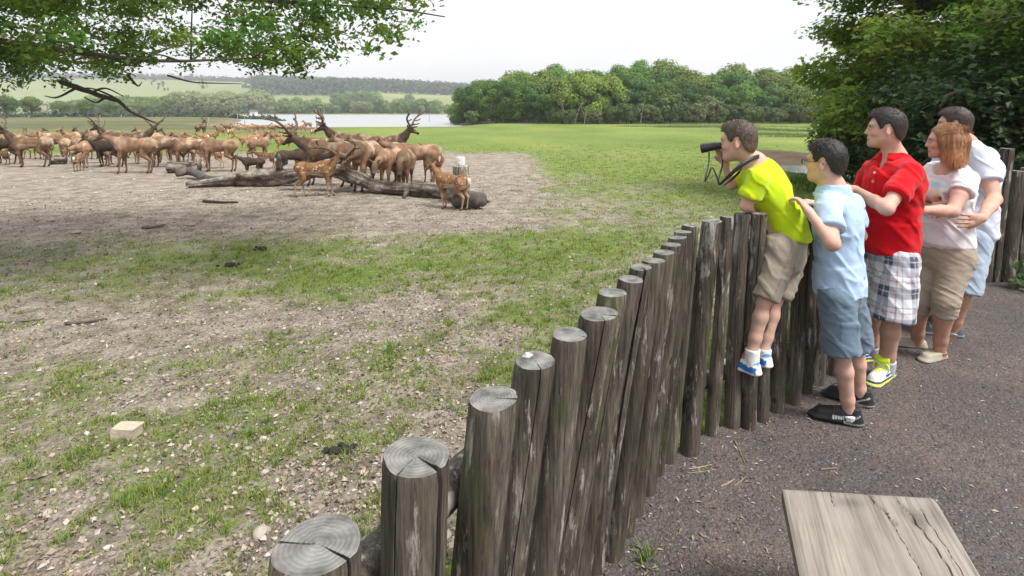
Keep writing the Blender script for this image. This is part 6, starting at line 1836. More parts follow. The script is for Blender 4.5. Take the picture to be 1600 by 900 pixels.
def deer_mesh(kind, pose, seed=0):
    """standing deer, nose along +X, hooves at z=0; returns body mesh and the frame of its head"""
    g = np.random.default_rng(seed); S = SDF(.05)
    st = kind == "stag"; fal = kind in ("fallow", "calf")
    sx = {"stag": 1.12, "hind": 1.0, "dark": 1.0, "fallow": .80, "calf": .62}[kind]
    S.ell((.30, 0, .785), (.28, .158 + .02 * st, .216 + .02 * st), None, .08)
    S.ell((.0, 0, .80), (.38, .165, .185), None, .08)
    S.ell((-.34, 0, .83), (.25, .152, .188), None, .08)
    S.ell((.26, 0, .95), (.20, .075, .09), None, .08)
    nb = np.array([.44, 0, .90])
    if pose == "up":   pole, head, nose = np.array([.69, .0, 1.17]), np.array([.725, .0, 1.21]), np.array([.98, 0, 1.09])
    if pose == "level": pole, head, nose = np.array([.84, 0, 1.04]), np.array([.88, 0, 1.065]), np.array([1.12, 0, .93])
    if pose == "low":  pole, head, nose = np.array([.93, 0, .74]), np.array([.96, 0, .72]), np.array([1.09, 0, .50])
    if pose == "graze": pole, head, nose = np.array([.84, 0, .42]), np.array([.86, 0, .38]), np.array([.95, 0, .14])
    if pose == "turn": pole, head, nose = np.array([.66, .10, 1.17]), np.array([.67, .14, 1.20]), np.array([.64, .40, 1.10])
    nk = .180 if st else .150
    mid = (nb + pole) / 2 - np.array([0, 0, .02])
    S.cap(nb - np.array([.05, 0, .04]), mid, nk, .120 if st else .098, .08); S.cap(mid, pole, .120 if st else .098, .082 if st else .070, .05)
    fd = nrm(nose - head); S.cap(head, head + fd * .10, .080, .066, .03); S.cap(head + fd * .08, nose, .062, .038, .04)
    side = nrm(np.cross(UP, fd)); hu = np.cross(fd, side)
    for sd in (1, -1):
        e0 = head - fd * .035 + side * sd * .045 + hu * .03; e1 = e0 + side * sd * .105 + hu * .085 - fd * .05
        S.cap(e0, w2(e0, e1, .55), .018, .034, .015, sq=(fd, .5)); S.cap(w2(e0, e1, .55), e1, .032, .012, .01, sq=(fd, .5))
    S.cap((-.555, 0, .90), (-.60, 0, .72), .040, .026, .04)
    st1 = g.uniform(-.12, .12, 4) if pose != "walk" else np.array([.2, -.2, -.2, .2])
    for i, sd in enumerate((1, -1)):
        dx = st1[i]; y = sd * .085
        S.cap((.35, y, .70), (.37 + dx * .3, y * 1.0, .48), .090, .052, .05); S.cap((.37 + dx * .3, y, .48), (.375 + dx * .55, y * .95, .35), .050, .036, .03)
        S.cap((.375 + dx * .55, y * .95, .35), (.365 + dx * .95, y * .95, .10), .032, .023, .015); S.cap((.365 + dx * .95, y * .95, .10), (.40 + dx, y * .95, .025), .025, .032, .015)
    for i, sd in enumerate((1, -1)):
        dx = st1[2 + i]; y = sd * .095
        S.cap((-.36, y, .76), (-.27 + dx * .3, y * 1.1, .54), .150, .085, .06); S.cap((-.27 + dx * .3, y * 1.1, .54), (-.47 + dx * .6, y, .38), .075, .040, .03)
        S.cap((-.47 + dx * .6, y, .38), (-.44 + dx * .95, y, .10), .036, .024, .015); S.cap((-.44 + dx * .95, y, .10), (-.405 + dx, y, .025), .026, .033, .015)
    V, Q = S.mesh(.0195); V = relax(V, Q, 1); N = vnormals(V, Q)
    z, x, ay = V[:, 2], V[:, 0], np.abs(V[:, 1])
    base = {"stag": (.185, .112, .066), "hind": (.250, .152, .092), "dark": (.055, .038, .028), "fallow": (.265, .140, .068), "calf": (.17, .088, .046)}[kind]
    C = np.tile(np.array(base), (len(V), 1)); sp = np.zeros(len(V))
    hd, t_ = seg_d(V, head, nose); nd, _ = seg_d(V, nb, pole)
    torso = (z > .60) & (x < .62)
    def blend(m, cc): 
        nonlocal C
        m = np.clip(m, 0, 1)[:, None]; C = C * (1 - m) + np.array(cc) * m
    patch = fbm(V * 4.5, 3, seed + 3)
    if kind in ("stag", "hind"):
        blend(sst(.50, .62, patch) * torso * .75, (.38, .29, .21) if kind == "stag" else (.37, .255, .17))
        blend(sst(.90, 1.02, z) * torso * .35 * (patch < .5), (.12, .075, .05))
    if st: blend((nd < .2) * (x > .42) * .8, (.075, .05, .036)); 
    if kind == "hind": blend((nd < .2) * (x > .5) * .5, (.17, .115, .075))
    if kind in ("hind", "stag"): blend(sst(-.52, -.58, x) * sst(.5, .6, z) * sst(.11, .06, ay) * .8, (.46, .36, .25))
    legc = sst(.55, .38, z) * ((hd > .12) * 1.0)
    blend(legc * .75, {"stag": (.10, .068, .045), "hind": (.165, .105, .065), "dark": (.045, .03, .022), "fallow": (.42, .30, .20), "calf": (.16, .10, .06)}[kind])
    if fal:
        blend(sst(-.25, -.75, N[:, 2]) * torso * .85, (.58, .50, .41)); sp = sst(.66, .74, z) * sst(.98, .93, z) * (x < .50) * (x > -.56) * (N[:, 2] < .97)
        if kind == "calf": sp *= .5
        blend(sst(-.50, -.57, x) * sst(.52, .62, z) * sst(.97, .90, z) * sst(.10, .05, ay), (.60, .54, .46))
        dk = (np.abs(ay - .085) < .016) * (x < -.52) * (z > .6) * (z < .95); blend(dk * .9, (.03, .022, .016))
        blend(sst(.03, .008, np.abs(V[:, 1])) * (z > .93) * (x < .45) * .7, (.06, .04, .028))
        blend((np.abs(z - .72) < .012) * (np.abs(x + .02) < .33) * (ay > .1) * .8, (.55, .46, .36))
        blend((nd < .2) * (x > .5) * sst(-.1, -.6, N[:, 2] + .3 * N[:, 0] * 0) * .7, (.52, .43, .33))
    else:
        blend(sst(-.3, -.8, N[:, 2]) * torso * .6, tuple(np.array(base) * 1.5 if kind != "dark" else np.array(base) * .8))
    blend((hd < .10) * .55, (.10, .072, .052) if not fal else (.20, .135, .09)); blend((np.linalg.norm(V - nose, axis=1) < .045) * .95, (.018, .015, .013))
    for sd in (1, -1):
        ey = head + fd * .075 + side * sd * .048 + hu * .022; blend((np.linalg.norm(V - ey, axis=1) < .020) * .95, (.012, .01, .008))
    blend((z < .045) * .9, (.03, .025, .02))
    me = mesh_np("deer_body", V * sx, [Q], C, True, {"spots": sp}); me.materials.append(M_deer)
    return me, (head * sx, fd, side, hu, sx)
def antler_mesh(fr_, sd, size=1.0, seed=0):
    head, fd, side, hu, sx = fr_; mb = MB(); g = np.random.default_rng(seed); k = size * sx
    b = head + (fd * .005 + side * sd * .035 + hu * .055) * sx
    P = lambda f, s_, u: b + (fd * f + side * sd * s_ + hu * u) * k
    beam = bez([P(0, 0, 0), P(-.06, .13, .14), P(-.13, .31, .29), P(-.12, .46, .46), P(-.04, .54, .64)], 5)
    mb.tube(beam, np.interp(np.linspace(0, 1, len(beam)), [0, .1, 1], [.040, .033, .026]) * k / .72, 8, jit=.1)
    for a, c, r in (((0, .01, .03), [(.10, .05, .05), (.20, .07, .14)], .016), ((-.045, .10, .10), [(.06, .17, .16), (.17, .21, .27)], .015), ((-.125, .29, .27), [(-.03, .36, .31), (.07, .40, .43)], .014), ((-.09, .50, .54), [(-.15, .53, .66), (-.18, .50, .78)], .014), ((-.09, .50, .54), [(-.03, .64, .62), (-.01, .72, .70)], .013)):
        t = bez([P(*a)] + [P(*q) for q in c], 5); mb.tube(t, np.linspace(r * 1.45, r * 1.2, len(t)) * k / .72, 7, jit=.1)
        mb.tube([t[-1], t[-1] + (t[-1] - t[-2]) * .8], [r * 1.2 * k / .72, r * .7 * k / .72], 7)
    me = mesh_np("antler", np.concatenate(mb.V), [np.concatenate(p) for p in mb.P.values()], None, True); me.materials.append(M_antler); return me
DM = {}
for kind, poses in (("hind", ("up", "level", "low", "graze", "turn")), ("stag", ("up", "level", "low", "turn")), ("fallow", ("up", "level", "graze", "turn")), ("calf", ("level", "up")), ("dark", ("level", "up"))):
    for n_, po in enumerate(poses):
        for v in range(2 if kind in ("hind", "fallow") else 1):
            me, fr_ = deer_mesh(kind, po, 10 * n_ + v + 3)
            ant = [antler_mesh(fr_, sd, .66, n_) for sd in (1, -1)] if kind == "stag" else []
            DM[(kind, po, v)] = (me, ant)
HERD = [  # foot pixel x, y; kind; pose; heading in degrees (0 = to the right, 180 = to the left, 270 = towards us); scale; label
 (12, 257, "dark", "level", 186, 1.05, "dark brown deer walking left at the left picture edge"),
 (52, 262, "stag", "up", 200, 1.05, "antlered stag standing in profile at the far left end of the herd"),
 (4, 259, "calf", "level", 175, .95, "small calf cut off by the left picture edge"),
 (92, 246, "hind", "low", 250, 1.0, "hind bending over the log just right of the far left stag"),
 (117, 246, "hind", "low", 200, 1.02, "brown hind with lowered head beside the log end at the left"),
 (124, 268, "calf", "level", 100, .92, "pale calf seen from behind in front of the left group"),
 (140, 256, "hind", "low", 10, 1.05, "brown hind feeding with its head down above the pale calf"),
 (158, 250, "hind", "level", 160, 1.05, "hind with a mottled back in the middle of the left group"),
 (172, 262, "dark", "level", 185, 1.0, "dark brown deer half hidden behind the largest walking hind"),
 (185, 244, "stag", "up", 190, 1.05, "stag with wide antlers standing in the middle of the left group"),
 (212, 248, "stag", "turn", 10, 1.05, "stag with antlers raised behind the large walking hind"),
 (214, 272, "hind", "level", 178, 1.22, "large reddish brown hind walking left in front of the left group"),
 (262, 262, "stag", "low", 175, 1.0, "stag with its antlers lowered behind the cut log"),
 (283, 257, "hind", "low", 230, 1.05, "hind feeding behind the cut log with its back to the lake"),
 (298, 262, "stag", "low", 200, .95, "stag with upright antlers bent down at the end of the cut log"),
 (344, 269, "hind", "low", 180, 1.12, "tawny hind in clean profile feeding to the left beside the cut log"),
 (333, 264, "fallow", "graze", 170, .95, "pale-legged young deer partly hidden behind the tawny feeding hind"),
 (8, 236, "hind", "up", 200, 1.0, "hind with raised head at the back of the left edge"),
 (36, 236, "hind", "up", 120, 1.0, "hind looking away behind the far left stag"),
 (72, 236, "hind", "level", 150, 1.0, "hind in the back row left of the upright front-facing one"),
 (93, 232, "hind", "level", 20, .95, "back row hind with its neck stretched to the right, left of the upright one"),
 (113, 236, "hind", "up", 275, 1.05, "upright hind facing the camera in the back row of the left group"),
 (133, 234, "hind", "up", 165, 1.0, "hind with raised head just right of the upright front-facing one"),
 (160, 232, "hind", "level", 178, 1.0, "long-backed hind facing left in the back row"),
 (178, 234, "stag", "level", 165, .95, "darker stag in the back row behind the wide antlers"),
 (236, 240, "hind", "up", 175, 1.05, "hind with pricked ears and raised head right of the wide antlers"),
 (262, 243, "hind", "level", 10, 1.0, "brown hind in the back row behind the cut log"),
 (277, 236, "hind", "up", 205, .98, "hind of which head and ears show above the backs, looking left"),
 (297, 246, "hind", "level", 170, 1.0, "light tan hind behind the stag at the end of the cut log"),
 (314, 214, "stag", "turn", 80, .98, "pale stag standing apart near the water with its antlers up"),
 (330, 226, "fallow", "up", 15, 1.0, "young spotted deer looking right, behind the tawny feeding hind"),
 (319, 229, "fallow", "level", 160, .95, "young deer with lowered neck beside the one looking right"),
 (361, 218, "fallow", "level", 95, 1.0, "deer seen from behind in the gap between the two groups"),
 (356, 208, "fallow", "level", 175, 1.0, "small tan deer at the left end of the far row"),
 (388, 237, "fallow", "level", 182, 1.0, "tan deer in profile left of the spotted one facing right"),
 (399, 232, "fallow", "up", 20, 1.0, "spotted deer looking right in the row between lake and logs"),
 (411, 228, "hind", "graze", 30, .9, "rusty brown deer grazing between the middle rows"),
 (404, 251, "hind", "turn", 60, .95, "tan hind with a mottled back turning its neck to the right"),
 (418, 264, "calf", "level", 180, .95, "brown calf facing left in front of the hind with the turned neck"),
 (397, 278, "dark", "level", 182, .62, "black-brown young deer behind the left fallen trunk"),
 (444, 238, "fallow", "up", 5, .98, "spotted deer in profile facing right above the brown calf"),
 (458, 276, "dark", "up", 40, .84, "dark deer with pricked ears just left of the nearest spotted deer"),
 (472, 268, "calf", "up", 340, .9, "brown calf hidden behind the shoulder of the nearest spotted deer"),
 (497, 240, "fallow", "level", 178, 1.0, "tan deer behind the big antlers, facing left"),
 (482, 204, "fallow", "up", 170, 1.12, "lone doe standing upright at the water's edge"),
 (490, 217, "fallow", "level", 92, .95, "doe with a white rump seen from behind below the lone doe"),
 (501, 201, "fallow", "graze", 10, .9, "small deer grazing at the right end of the far row"),
 (548, 262, "stag", "up", 190, 1.12, "reddish stag with the highest antlers, behind the fallen trunk"),
 (516, 292, "stag", "level", 170, 1.10, "dark-necked stag with broad antlers behind the nearest spotted deer"),
 (574, 296, "stag", "low", 258, 1.10, "stag facing us with spread antlers, feeding over the fallen trunk"),
 (605, 268, "stag", "up", 345, 1.08, "stag with raised antlers looking right at the back of the right group"),
 (598, 284, "hind", "level", 170, 1.15, "pale-backed hind standing lengthwise in the right group"),
 (612, 298, "hind", "low", 262, 1.08, "hind feeding head-on at the middle of the fallen trunk"),
 (634, 299, "hind", "low", 275, 1.05, "hind feeding head-on at the trunk right beside another"),
 (652, 292, "hind", "level", 185, 1.15, "reddish hind at the right end of the right group"),
 (676, 288, "hind", "level", 120, .95, "hind seen half from behind between the reddish one and the salt-lick post"),
 (28, 250, "hind", "level", 185, 1.0, "hind standing behind the shoulder of the far left stag"),
 (66, 250, "hind", "low", 330, 1.0, "hind bent down behind the far left stag's hindquarters"),
 (104, 254, "hind", "low", 140, 1.02, "hind with a pale rump feeding at the short grey log"),
 (150, 262, "hind", "low", 250, 1.0, "hind feeding head-down in the thick of the left group, rump to the right"),
 (196, 258, "hind", "low", 15, 1.05, "hind feeding to the right behind the large walking hind's legs"),
 (232, 256, "hind", "low", 200, 1.0, "hind bending over the left end of the sawn log"),
 (250, 250, "hind", "level", 350, 1.0, "hind with a light back standing behind the sawn log"),
 (200, 238, "hind", "level", 185, 1.0, "hind in the back row between the two stags with wide antlers"),
 (48, 232, "hind", "up", 60, .95, "hind looking towards the lake at the back of the left edge"),
 (312, 252, "hind", "level", 195, .95, "light brown hind's back behind the tawny hind's head"),
 (345, 214, "fallow", "up", 170, .95, "small tan deer with raised head left of the far row"),
 (430, 226, "fallow", "graze", 190, .95, "tan deer grazing above the spotted one in profile"),
 (566, 272, "hind", "level", 175, 1.1, "pale tan hind in the right group with her back beside the spread antlers"),
 (493, 308, "fallow", "up", 4, 1.05, "nearest spotted deer on the left, facing right in front of the trunk"),
 (708, 328, "fallow", "up", 152, .92, "nearest spotted deer on the right, looking back over the trunk end"),
]
far_row = [(386, 207, 170), (393, 208, 10), (400, 206, 150), (408, 208, 195), (416, 207, 20), (425, 208, 90), (434, 207, 175), (444, 208, 100), (452, 209, 80), (459, 208, 170), (467, 209, 15), (474, 208, 95), (370, 208, 185), (379, 210, 30)]
for x_, y_, h_ in far_row: HERD.append((x_, y_, "fallow", rnd.choice(["level", "graze", "up"]), h_, .95, "small tan deer in the crowded far row on the meadow below the lake"))
for q_, (x_, y_, kind, pose, hd, sc, lab) in enumerate(HERD):
    p = gp(x_, y_ - 1.0); me, ant = DM[(kind, pose, q_ % 2 if kind in ("hind", "fallow") else 0)]
    e = empty("deer", tuple(p), R(hd) + rnd.uniform(-.06, .06)); e.scale = (sc, sc, sc); tag(e, lab, "deer", "herd of deer on the meadow")
    link("body", me, None, e)
    for a_ in ant: link("antler", a_, None, e)

# ------------------------------------------------------------------ logs, salt-lick post, stakes
M_logc = mat("weathered_log", attr="Col", rough=.92, var=.6, nscale=7, bump=1.0, bscale=16, spec=.12)
M_logc.node_tree.nodes["Bump"].inputs["Distance"].default_value = .05
M_log = mat("bare_log", base=(.105, .095, .085), rough=.9, var=.55, nscale=5, bump=.9, bscale=14, spec=.15)
def log(name, label, pts, rads, seed=0, n=14, mats=None, cat="log", branches=()):
    c = np.array(pts[0], float); root = empty(name, tuple(c)); tag(root, label, cat)
    mb = MB(); P_ = bez(pts, 10); nn = 26; m_ = len(P_); mb.tube(P_ - c, np.interp(np.linspace(0, 1, m_), np.linspace(0, 1, len(rads)), rads), nn, (1, 1, 1))
    # weathered grain: long grooves, hollows and silvery or dark streaks along the timber
    ii_, jj_ = np.meshgrid(np.arange(m_), np.arange(nn), indexing='ij'); an_ = jj_ / nn * 2 * np.pi
    q3 = np.stack([np.cos(an_) * 2.4 + seed, np.sin(an_) * 2.4, ii_ * .05], -1); gr_n = fbm(q3, 3, seed); bl = fbm(np.stack([np.cos(an_) * .9, np.sin(an_) * .9, ii_ * .16], -1) + seed, 3, seed + 5)
    ctr = (P_ - c)[:, None]; Vt = mb.V[0].reshape(m_, nn, 3); Vt = ctr + (Vt - ctr) * (1 + .45 * (gr_n - .5) + .55 * (bl - .5))[..., None]; mb.V[0] = Vt.reshape(-1, 3).astype(np.float32)
    st_ = fbm(np.stack([np.cos(an_) * 5 + seed, np.sin(an_) * 5, ii_ * .12], -1), 3, seed + 9); mb.C[0] = (np.array([.082, .066, .052]) * (1 - sst(.42, .62, st_))[..., None] + np.array([.27, .235, .20]) * sst(.42, .62, st_)[..., None]).reshape(-1, 3)
    Vt2 = mb.V[0].reshape(m_, nn, 3); t0 = nrm(P_[0] - P_[1]); t1 = nrm(P_[-1] - P_[-2]); jg = np.random.default_rng(seed).random((2, nn)) ** 1.5
    if len(rads) > 3: Vt2[0] += (t0 * (jg[0] * rads[0] * 1.6)[:, None]).astype(np.float32); Vt2[-1] += (t1 * (jg[1] * rads[-1] * 1.6)[:, None]).astype(np.float32)
    mb.build("trunk", mats or M_logc, root)
    if len(rads) > 3:
        gs = np.random.default_rng(seed + 50)
        for f_ in (.22, .41, .63, .8):     # stubs of broken limbs
            i_ = int(f_ * (m_ - 1)); r_ = float(np.interp(f_, np.linspace(0, 1, len(rads)), rads)); tn = nrm(P_[i_ + 1] - P_[i_]); a_ = gs.uniform(-.6, 1.2); sd_ = nrm(np.cross(tn, UP)) * math.cos(a_) * gs.choice([-1, 1]) + UP * math.sin(a_)
            l_ = r_ * gs.uniform(1.2, 2.0); sb = MB(); b0 = P_[i_] - c; sb.tube([b0, b0 + sd_ * (r_ + l_ * .35) + tn * .05, b0 + sd_ * (r_ + l_ * .75) + tn * .10, b0 + sd_ * (r_ + l_) + tn * .12], [r_ * .5, r_ * .34, r_ * .28, r_ * .10], 8, (.12, .108, .096), jit=.35, seed=i_); sb.build("limb_stub", M_logc, root)
    for bp, br in branches:
        mb = MB(); P_ = bez(bp, 6); mb.tube(P_ - c, np.interp(np.linspace(0, 1, len(P_)), np.linspace(0, 1, len(br)), br), 9, (1, 1, 1), jit=.18, seed=seed + 1); mb.build("branch", M_log, root)
    return root
def lp(px, py, up=0.0, y=None):
    b = gp(px, py); 
    return b + np.array([0, 0, up])
# left fallen trunk lies on the ground; its thick end rests under the arch
A = [lp(300, 294, .10), lp(345, 292, .16), lp(395, 291, .22), lp(432, 291, .27), lp(462, 291, .30)]
log("fallen_trunk", "grey fallen trunk with a fork, lying left of the nearest spotted deer", A, [.09, .14, .22, .26, .20], 4, branches=[([lp(276, 280, .16), lp(300, 279, .22), lp(326, 287, .14), lp(372, 290, .16)], [.10, .13, .10, .13])])
z_ = lp(600, 312)[1]
def tp(px, py, Y): return PX(px, py, Y)
Y0 = float(lp(520, 300)[1])
B = [tp(462, 276, Y0 + .3), tp(495, 268, Y0 + .2), tp(530, 268, Y0 + .05), tp(562, 280, Y0 - .1), tp(596, 293, Y0 - .4), tp(640, 295, Y0 - .7), tp(690, 300, Y0 - 1.1), tp(725, 310, Y0 - 1.5), tp(752, 319, Y0 - 1.8)]
log("fallen_trunk", "long grey fallen trunk arching up off the ground across the right group of deer", B, [.17, .16, .17, .17, .16, .15, .19, .22, .16], 9)
bz = lp(745, 326)
mb = MB(); rr0 = empty("log_stump", tuple(bz)); tag(rr0, "dark broken stump end lying behind the nearest right-hand spotted deer", "log")
mb.tube(bez([(-.5, .15, .12), (-.2, .05, .20), (.08, -.05, .17), (.16, -.1, .08)], 5), [.12, .15, .17, .18, .18, .18, .18, .18, .18, .18, .17, .15, .13, .10, .08, .05][:16], 10, jit=.25, seed=8); mb.build("trunk", M_log, rr0)
bz = lp(264, 270); ez = lp(312, 269)
cl = log("cut_log", "sawn log with a pale round end lying in front of the left group", [bz + np.array([0, 0, .19]), (bz + ez) / 2 + np.array([0, 0, .19]), ez + np.array([0, 0, .19])], [.20, .20, .20], 11, 18)
mb = MB(); d_ = nrm(ez - bz); mb.tube([ez + np.array([0, 0, .19]) - bz + d_ * .001, ez + np.array([0, 0, .19]) - bz + d_ * .008], [.185, .18], 18, (.33, .29, .24)); mb.build("sawn_end", M_twig, cl)
bz = lp(80, 257); ez = lp(104, 256)
log("cut_log", "short grey log lying under the left group beside the far left stag", [bz + np.array([0, 0, .18]), (bz + ez) / 2 + np.array([0, 0, .18]), ez + np.array([0, 0, .18])], [.19, .19, .18], 12)
bz = lp(720, 318); r = empty("salt_lick_post", tuple(bz)); tag(r, "stout wooden post at the right end of the fallen trunk carrying a white salt lick", "post")
Yp = bz[1]; tzp = PX(720, 276, Yp)[2] - bz[2]; hw = 12.5 * Yp / 850
link("trunk", post_mesh(np.array([0, 0, PX(720, 259, Yp)[2] - bz[2]]), np.array([.02, 0, -.2]), hw * 2, 900, [(R(-100), .06, .3, 1.2)], .9), None, r, (0, 0, PX(720, 259, Yp)[2] - bz[2]))
_ca = r.children[0].data.color_attributes['Col'] if r.children else None
if _ca:
    _v = np.full(len(_ca.data) * 4, 2.6, dtype=np.float32); _ca.data.foreach_set('color', _v)
mb = MB(); zt = PX(720, 259, Yp)[2] - bz[2]; hl = 14 * Yp / 850; mb.tube([(0, 0, -.01), (0, 0, hl * .25), (.005, 0, hl * .9), (.005, 0, hl)], [.105, .105, .10, .085], 16, (.60, .58, .55), jit=.05); o = mb.build("salt_lick", M_twig, None, (bz[0], bz[1], bz[2] + zt)); tag(o, "white cylindrical salt lick on top of the stout post", "salt lick")
# bare stakes standing in the shallow water and the marsh edge
for px, py, h in ((327, 197, 1.2), (372, 192, 1.6), (383, 191, 1.4), (495, 192, 2.2), (462, 191, 1.3), (671, 186, 1.5)):
    Y = 88 if py > 190 else 140; x = (px - 800) / 850 * Y; mb = MB(); mb.tube([(0, 0, -.6), (.03, 0, h * .6), (.0, .02, h * 1.3)], [.07, .06, .03], 6, (.30, .28, .25)); tag(mb.build("stake", M_twig, None, (x, Y, -.9)), "thin bare stake standing at the edge of the lake", "stake", "stakes at the lake edge")
mb = MB(); hutp = np.array([(398 - 800) / 850 * 300, 300., 0]); hutp[2] = float(tz(hutp[0], hutp[1]))
r = empty("hut", tuple(hutp)); tag(r, "small white hut among the willows left of the lake", "hut")
mb.box((0, 0, 1.6), (3.2, 3.0, 3.2), None, (.62, .62, .60)); mb.build("wall", M_twig, r, smooth=False)
mb = MB(); mb.add(np.array([(-1.9, -1.8, 3.15), (1.9, -1.8, 3.15), (1.9, 1.8, 3.15), (-1.9, 1.8, 3.15), (-1.9, 0, 4.2), (1.9, 0, 4.2)]), [[[0, 1, 5, 4], [2, 3, 4, 5], [3, 2, 1, 0]], [[0, 4, 3], [1, 2, 5]]], (.12, .11, .11)); mb.build("roof", M_twig, r, smooth=False)
mb = MB(); mb.box((.3, -1.52, 1.2), (.9, .06, 1.9), None, (.10, .09, .09)); mb.build("door", M_twig, r, smooth=False)
# ================================================================== GRASS, LEAF LITTER, STONES, TWIGS
g = np.random.default_rng(77)
def scatter(n, r0, r1, a0=-47, a1=47, p=1.0):
    r = r0 * (r1 / r0) ** (g.random(n) ** p); a = np.radians(g.uniform(a0, a1, n))
    return r * np.sin(a), r * np.cos(a), r
# ---- grass tufts
x, y, r = scatter(62000, .9, 46)
ok = fence_sd(x, y) > .03
w = grass_w(x, y) + (fbm(np.stack([x, y], -1) * 11, 3, 91) - .5) * 1.25
ok &= (g.random(len(x)) < 1 - sst(14, 40, r)) & (w > .56) & (zone(x, y)[:, 3] < .5)
x, y, r, w = x[ok], y[ok], r[ok], w[ok]
nb = 9
X = np.repeat(x, nb) + g.normal(0, .022, len(x) * nb) * np.repeat(1 + r * .12, nb); Y = np.repeat(y, nb) + g.normal(0, .022, len(x) * nb) * np.repeat(1 + r * .12, nb); Rr = np.repeat(r, nb); W = np.repeat(w, nb)
Z = tz(X, Y); n = len(X)
ln = g.uniform(.016, .042, n) * (1 + .045 * Rr) * np.repeat(g.uniform(.6, 1.35, len(x)), nb); az = g.uniform(0, 6.283, n); lean = g.uniform(.25, 1.25, n)
d = np.stack([np.cos(az) * np.sin(lean), np.sin(az) * np.sin(lean), np.cos(lean)], -1); sv = np.stack([-np.sin(az), np.cos(az), 0 * az], -1)
wd = (g.uniform(.0014, .0028, n) * (1 + .18 * Rr))[:, None]
b = np.stack([X, Y, Z - .003], -1)
V = np.stack([b + sv * wd, b - sv * wd, b + d * ln[:, None]], 1).reshape(-1, 3)
mixg = np.repeat(g.random(len(x)), nb)[:, None]
c = np.array([.125, .205, .035]) * (1 - mixg) + np.array([.245, .285, .065]) * mixg
straw = g.random(n) < .07; c[straw] = (.30, .25, .13)
c *= g.uniform(.7, 1.3, (n, 1))
k = np.arange(n) * 3
print("grass blades", n)
tag(link("grass", mesh_np("grass", V, [np.stack([k, k+1, k+2], -1)], np.repeat(c, 3, axis=0), False), M_blade), kind="stuff")
# ---- thicker turf tufts close by
x, y, r = scatter(5200, 1.0, 9); ok = (fence_sd(x, y) > .05) & (grass_w(x, y) + (fbm(np.stack([x, y], -1) * 5, 3, 97) - .5) * 1.3 > .66); x, y, r = x[ok], y[ok], r[ok]
nb = 26; X = np.repeat(x, nb); Rr = np.repeat(r, nb); n = len(X); az = g.uniform(0, 6.283, n); rad_ = np.abs(g.normal(0, .022, n)) * (1 + .1 * Rr); X = X + np.cos(az) * rad_; Y = np.repeat(y, nb) + np.sin(az) * rad_; Z = tz(X, Y)
lean = np.clip(rad_ / .05 + g.normal(0, .25, n), .05, 1.35); ln = g.uniform(.025, .058, n) * (1 + .03 * Rr); d = np.stack([np.cos(az) * np.sin(lean), np.sin(az) * np.sin(lean), np.cos(lean)], -1); sv = np.stack([-np.sin(az), np.cos(az), 0 * az], -1); wd = (g.uniform(.0014, .0026, n) * (1 + .12 * Rr))[:, None]; b = np.stack([X, Y, Z - .003], -1)
V = np.stack([b + sv * wd, b - sv * wd, b + d * ln[:, None]], 1).reshape(-1, 3); t_ = np.repeat(g.random(len(x)), nb)[:, None]; c = (np.array([.105, .20, .035]) * (1 - t_) + np.array([.26, .31, .06]) * t_) * g.uniform(.65, 1.3, (n, 1)); k = np.arange(n) * 3
tag(link("grass_tufts", mesh_np("grass_tufts", V, [np.stack([k, k+1, k+2], -1)], np.repeat(c, 3, axis=0), False), M_blade), kind="stuff")
# ---- dead leaves and clods on the bare soil
x, y, r = scatter(80000, .8, 17)
ok = (fence_sd(x, y) > .02) & (grass_w(x, y) + (fbm(np.stack([x, y], -1) * 6, 3, 95) - .5) * .9 < g.uniform(.35, .95, len(x)))
x, y, r = x[ok], y[ok], r[ok]; n = len(x)
P = np.stack([x, y, tz(x, y) + g.uniform(.0, .010, n)], -1); Nn = np.array([0, 0, 1.0]) + g.normal(0, .55, (n, 3))
pal = np.array([(.33, .27, .22), (.215, .17, .135), (.40, .34, .285), (.12, .095, .075), (.27, .21, .165), (.30, .25, .21)])
c = pal[g.integers(0, 6, n)] * g.uniform(.75, 1.25, (n, 1))
tag(link("leaf_litter", leaves_mesh("leaf_litter", P, Nn, g.uniform(.006, .022, n) * g.uniform(.8, 1.7, n) * (1 + .05 * r), c, .8, .22, 5), M_vc), kind="stuff")
# ---- small stones
def stones(x, y, z, s, c):
    n = len(x); ph = g.random((n, 8, 1)) * .5 + .75
    o = np.array([(1, 0, 0), (.5, .8, .1), (-.5, .85, 0), (-1, 0, .1), (-.5, -.85, 0), (.55, -.8, .05), (.1, 0, .75), (-.1, .1, -.5)])
    a = g.uniform(0, 6.283, n); ca, sa = np.cos(a), np.sin(a)
    B = o[None] * ph * s[:, None, None] * np.array([1, .75, .75])
    B = np.stack([B[..., 0] * ca[:, None] - B[..., 1] * sa[:, None], B[..., 0] * sa[:, None] + B[..., 1] * ca[:, None], B[..., 2]], -1)
    V = (B + np.stack([x, y, z + s * .15], -1)[:, None]).reshape(-1, 3)
    F = np.array([(i, (i+1) % 6, 6) for i in range(6)] + [((i+1) % 6, i, 7) for i in range(6)])
    return V, (F[None] + (np.arange(n) * 8)[:, None, None]).reshape(-1, 3), np.repeat(c, 8, axis=0)
x, y, r = scatter(6000, 1.0, 26)
ok = (fence_sd(x, y) > .03) & (grass_w(x, y) < g.uniform(.1, .9, len(x))); x, y, r = x[ok], y[ok], r[ok]; n = len(x)
s = (.004 + .011 * g.random(n) ** 3) * (1 + .14 * r); t = g.random((n, 1))
V, F, C = stones(x, y, tz(x, y), s, np.array([.26, .225, .19]) * (1 - t) + np.array([.52, .49, .44]) * t)
tag(link("stones", mesh_np("stones", V, [F], C, False), M_vc), kind="stuff")
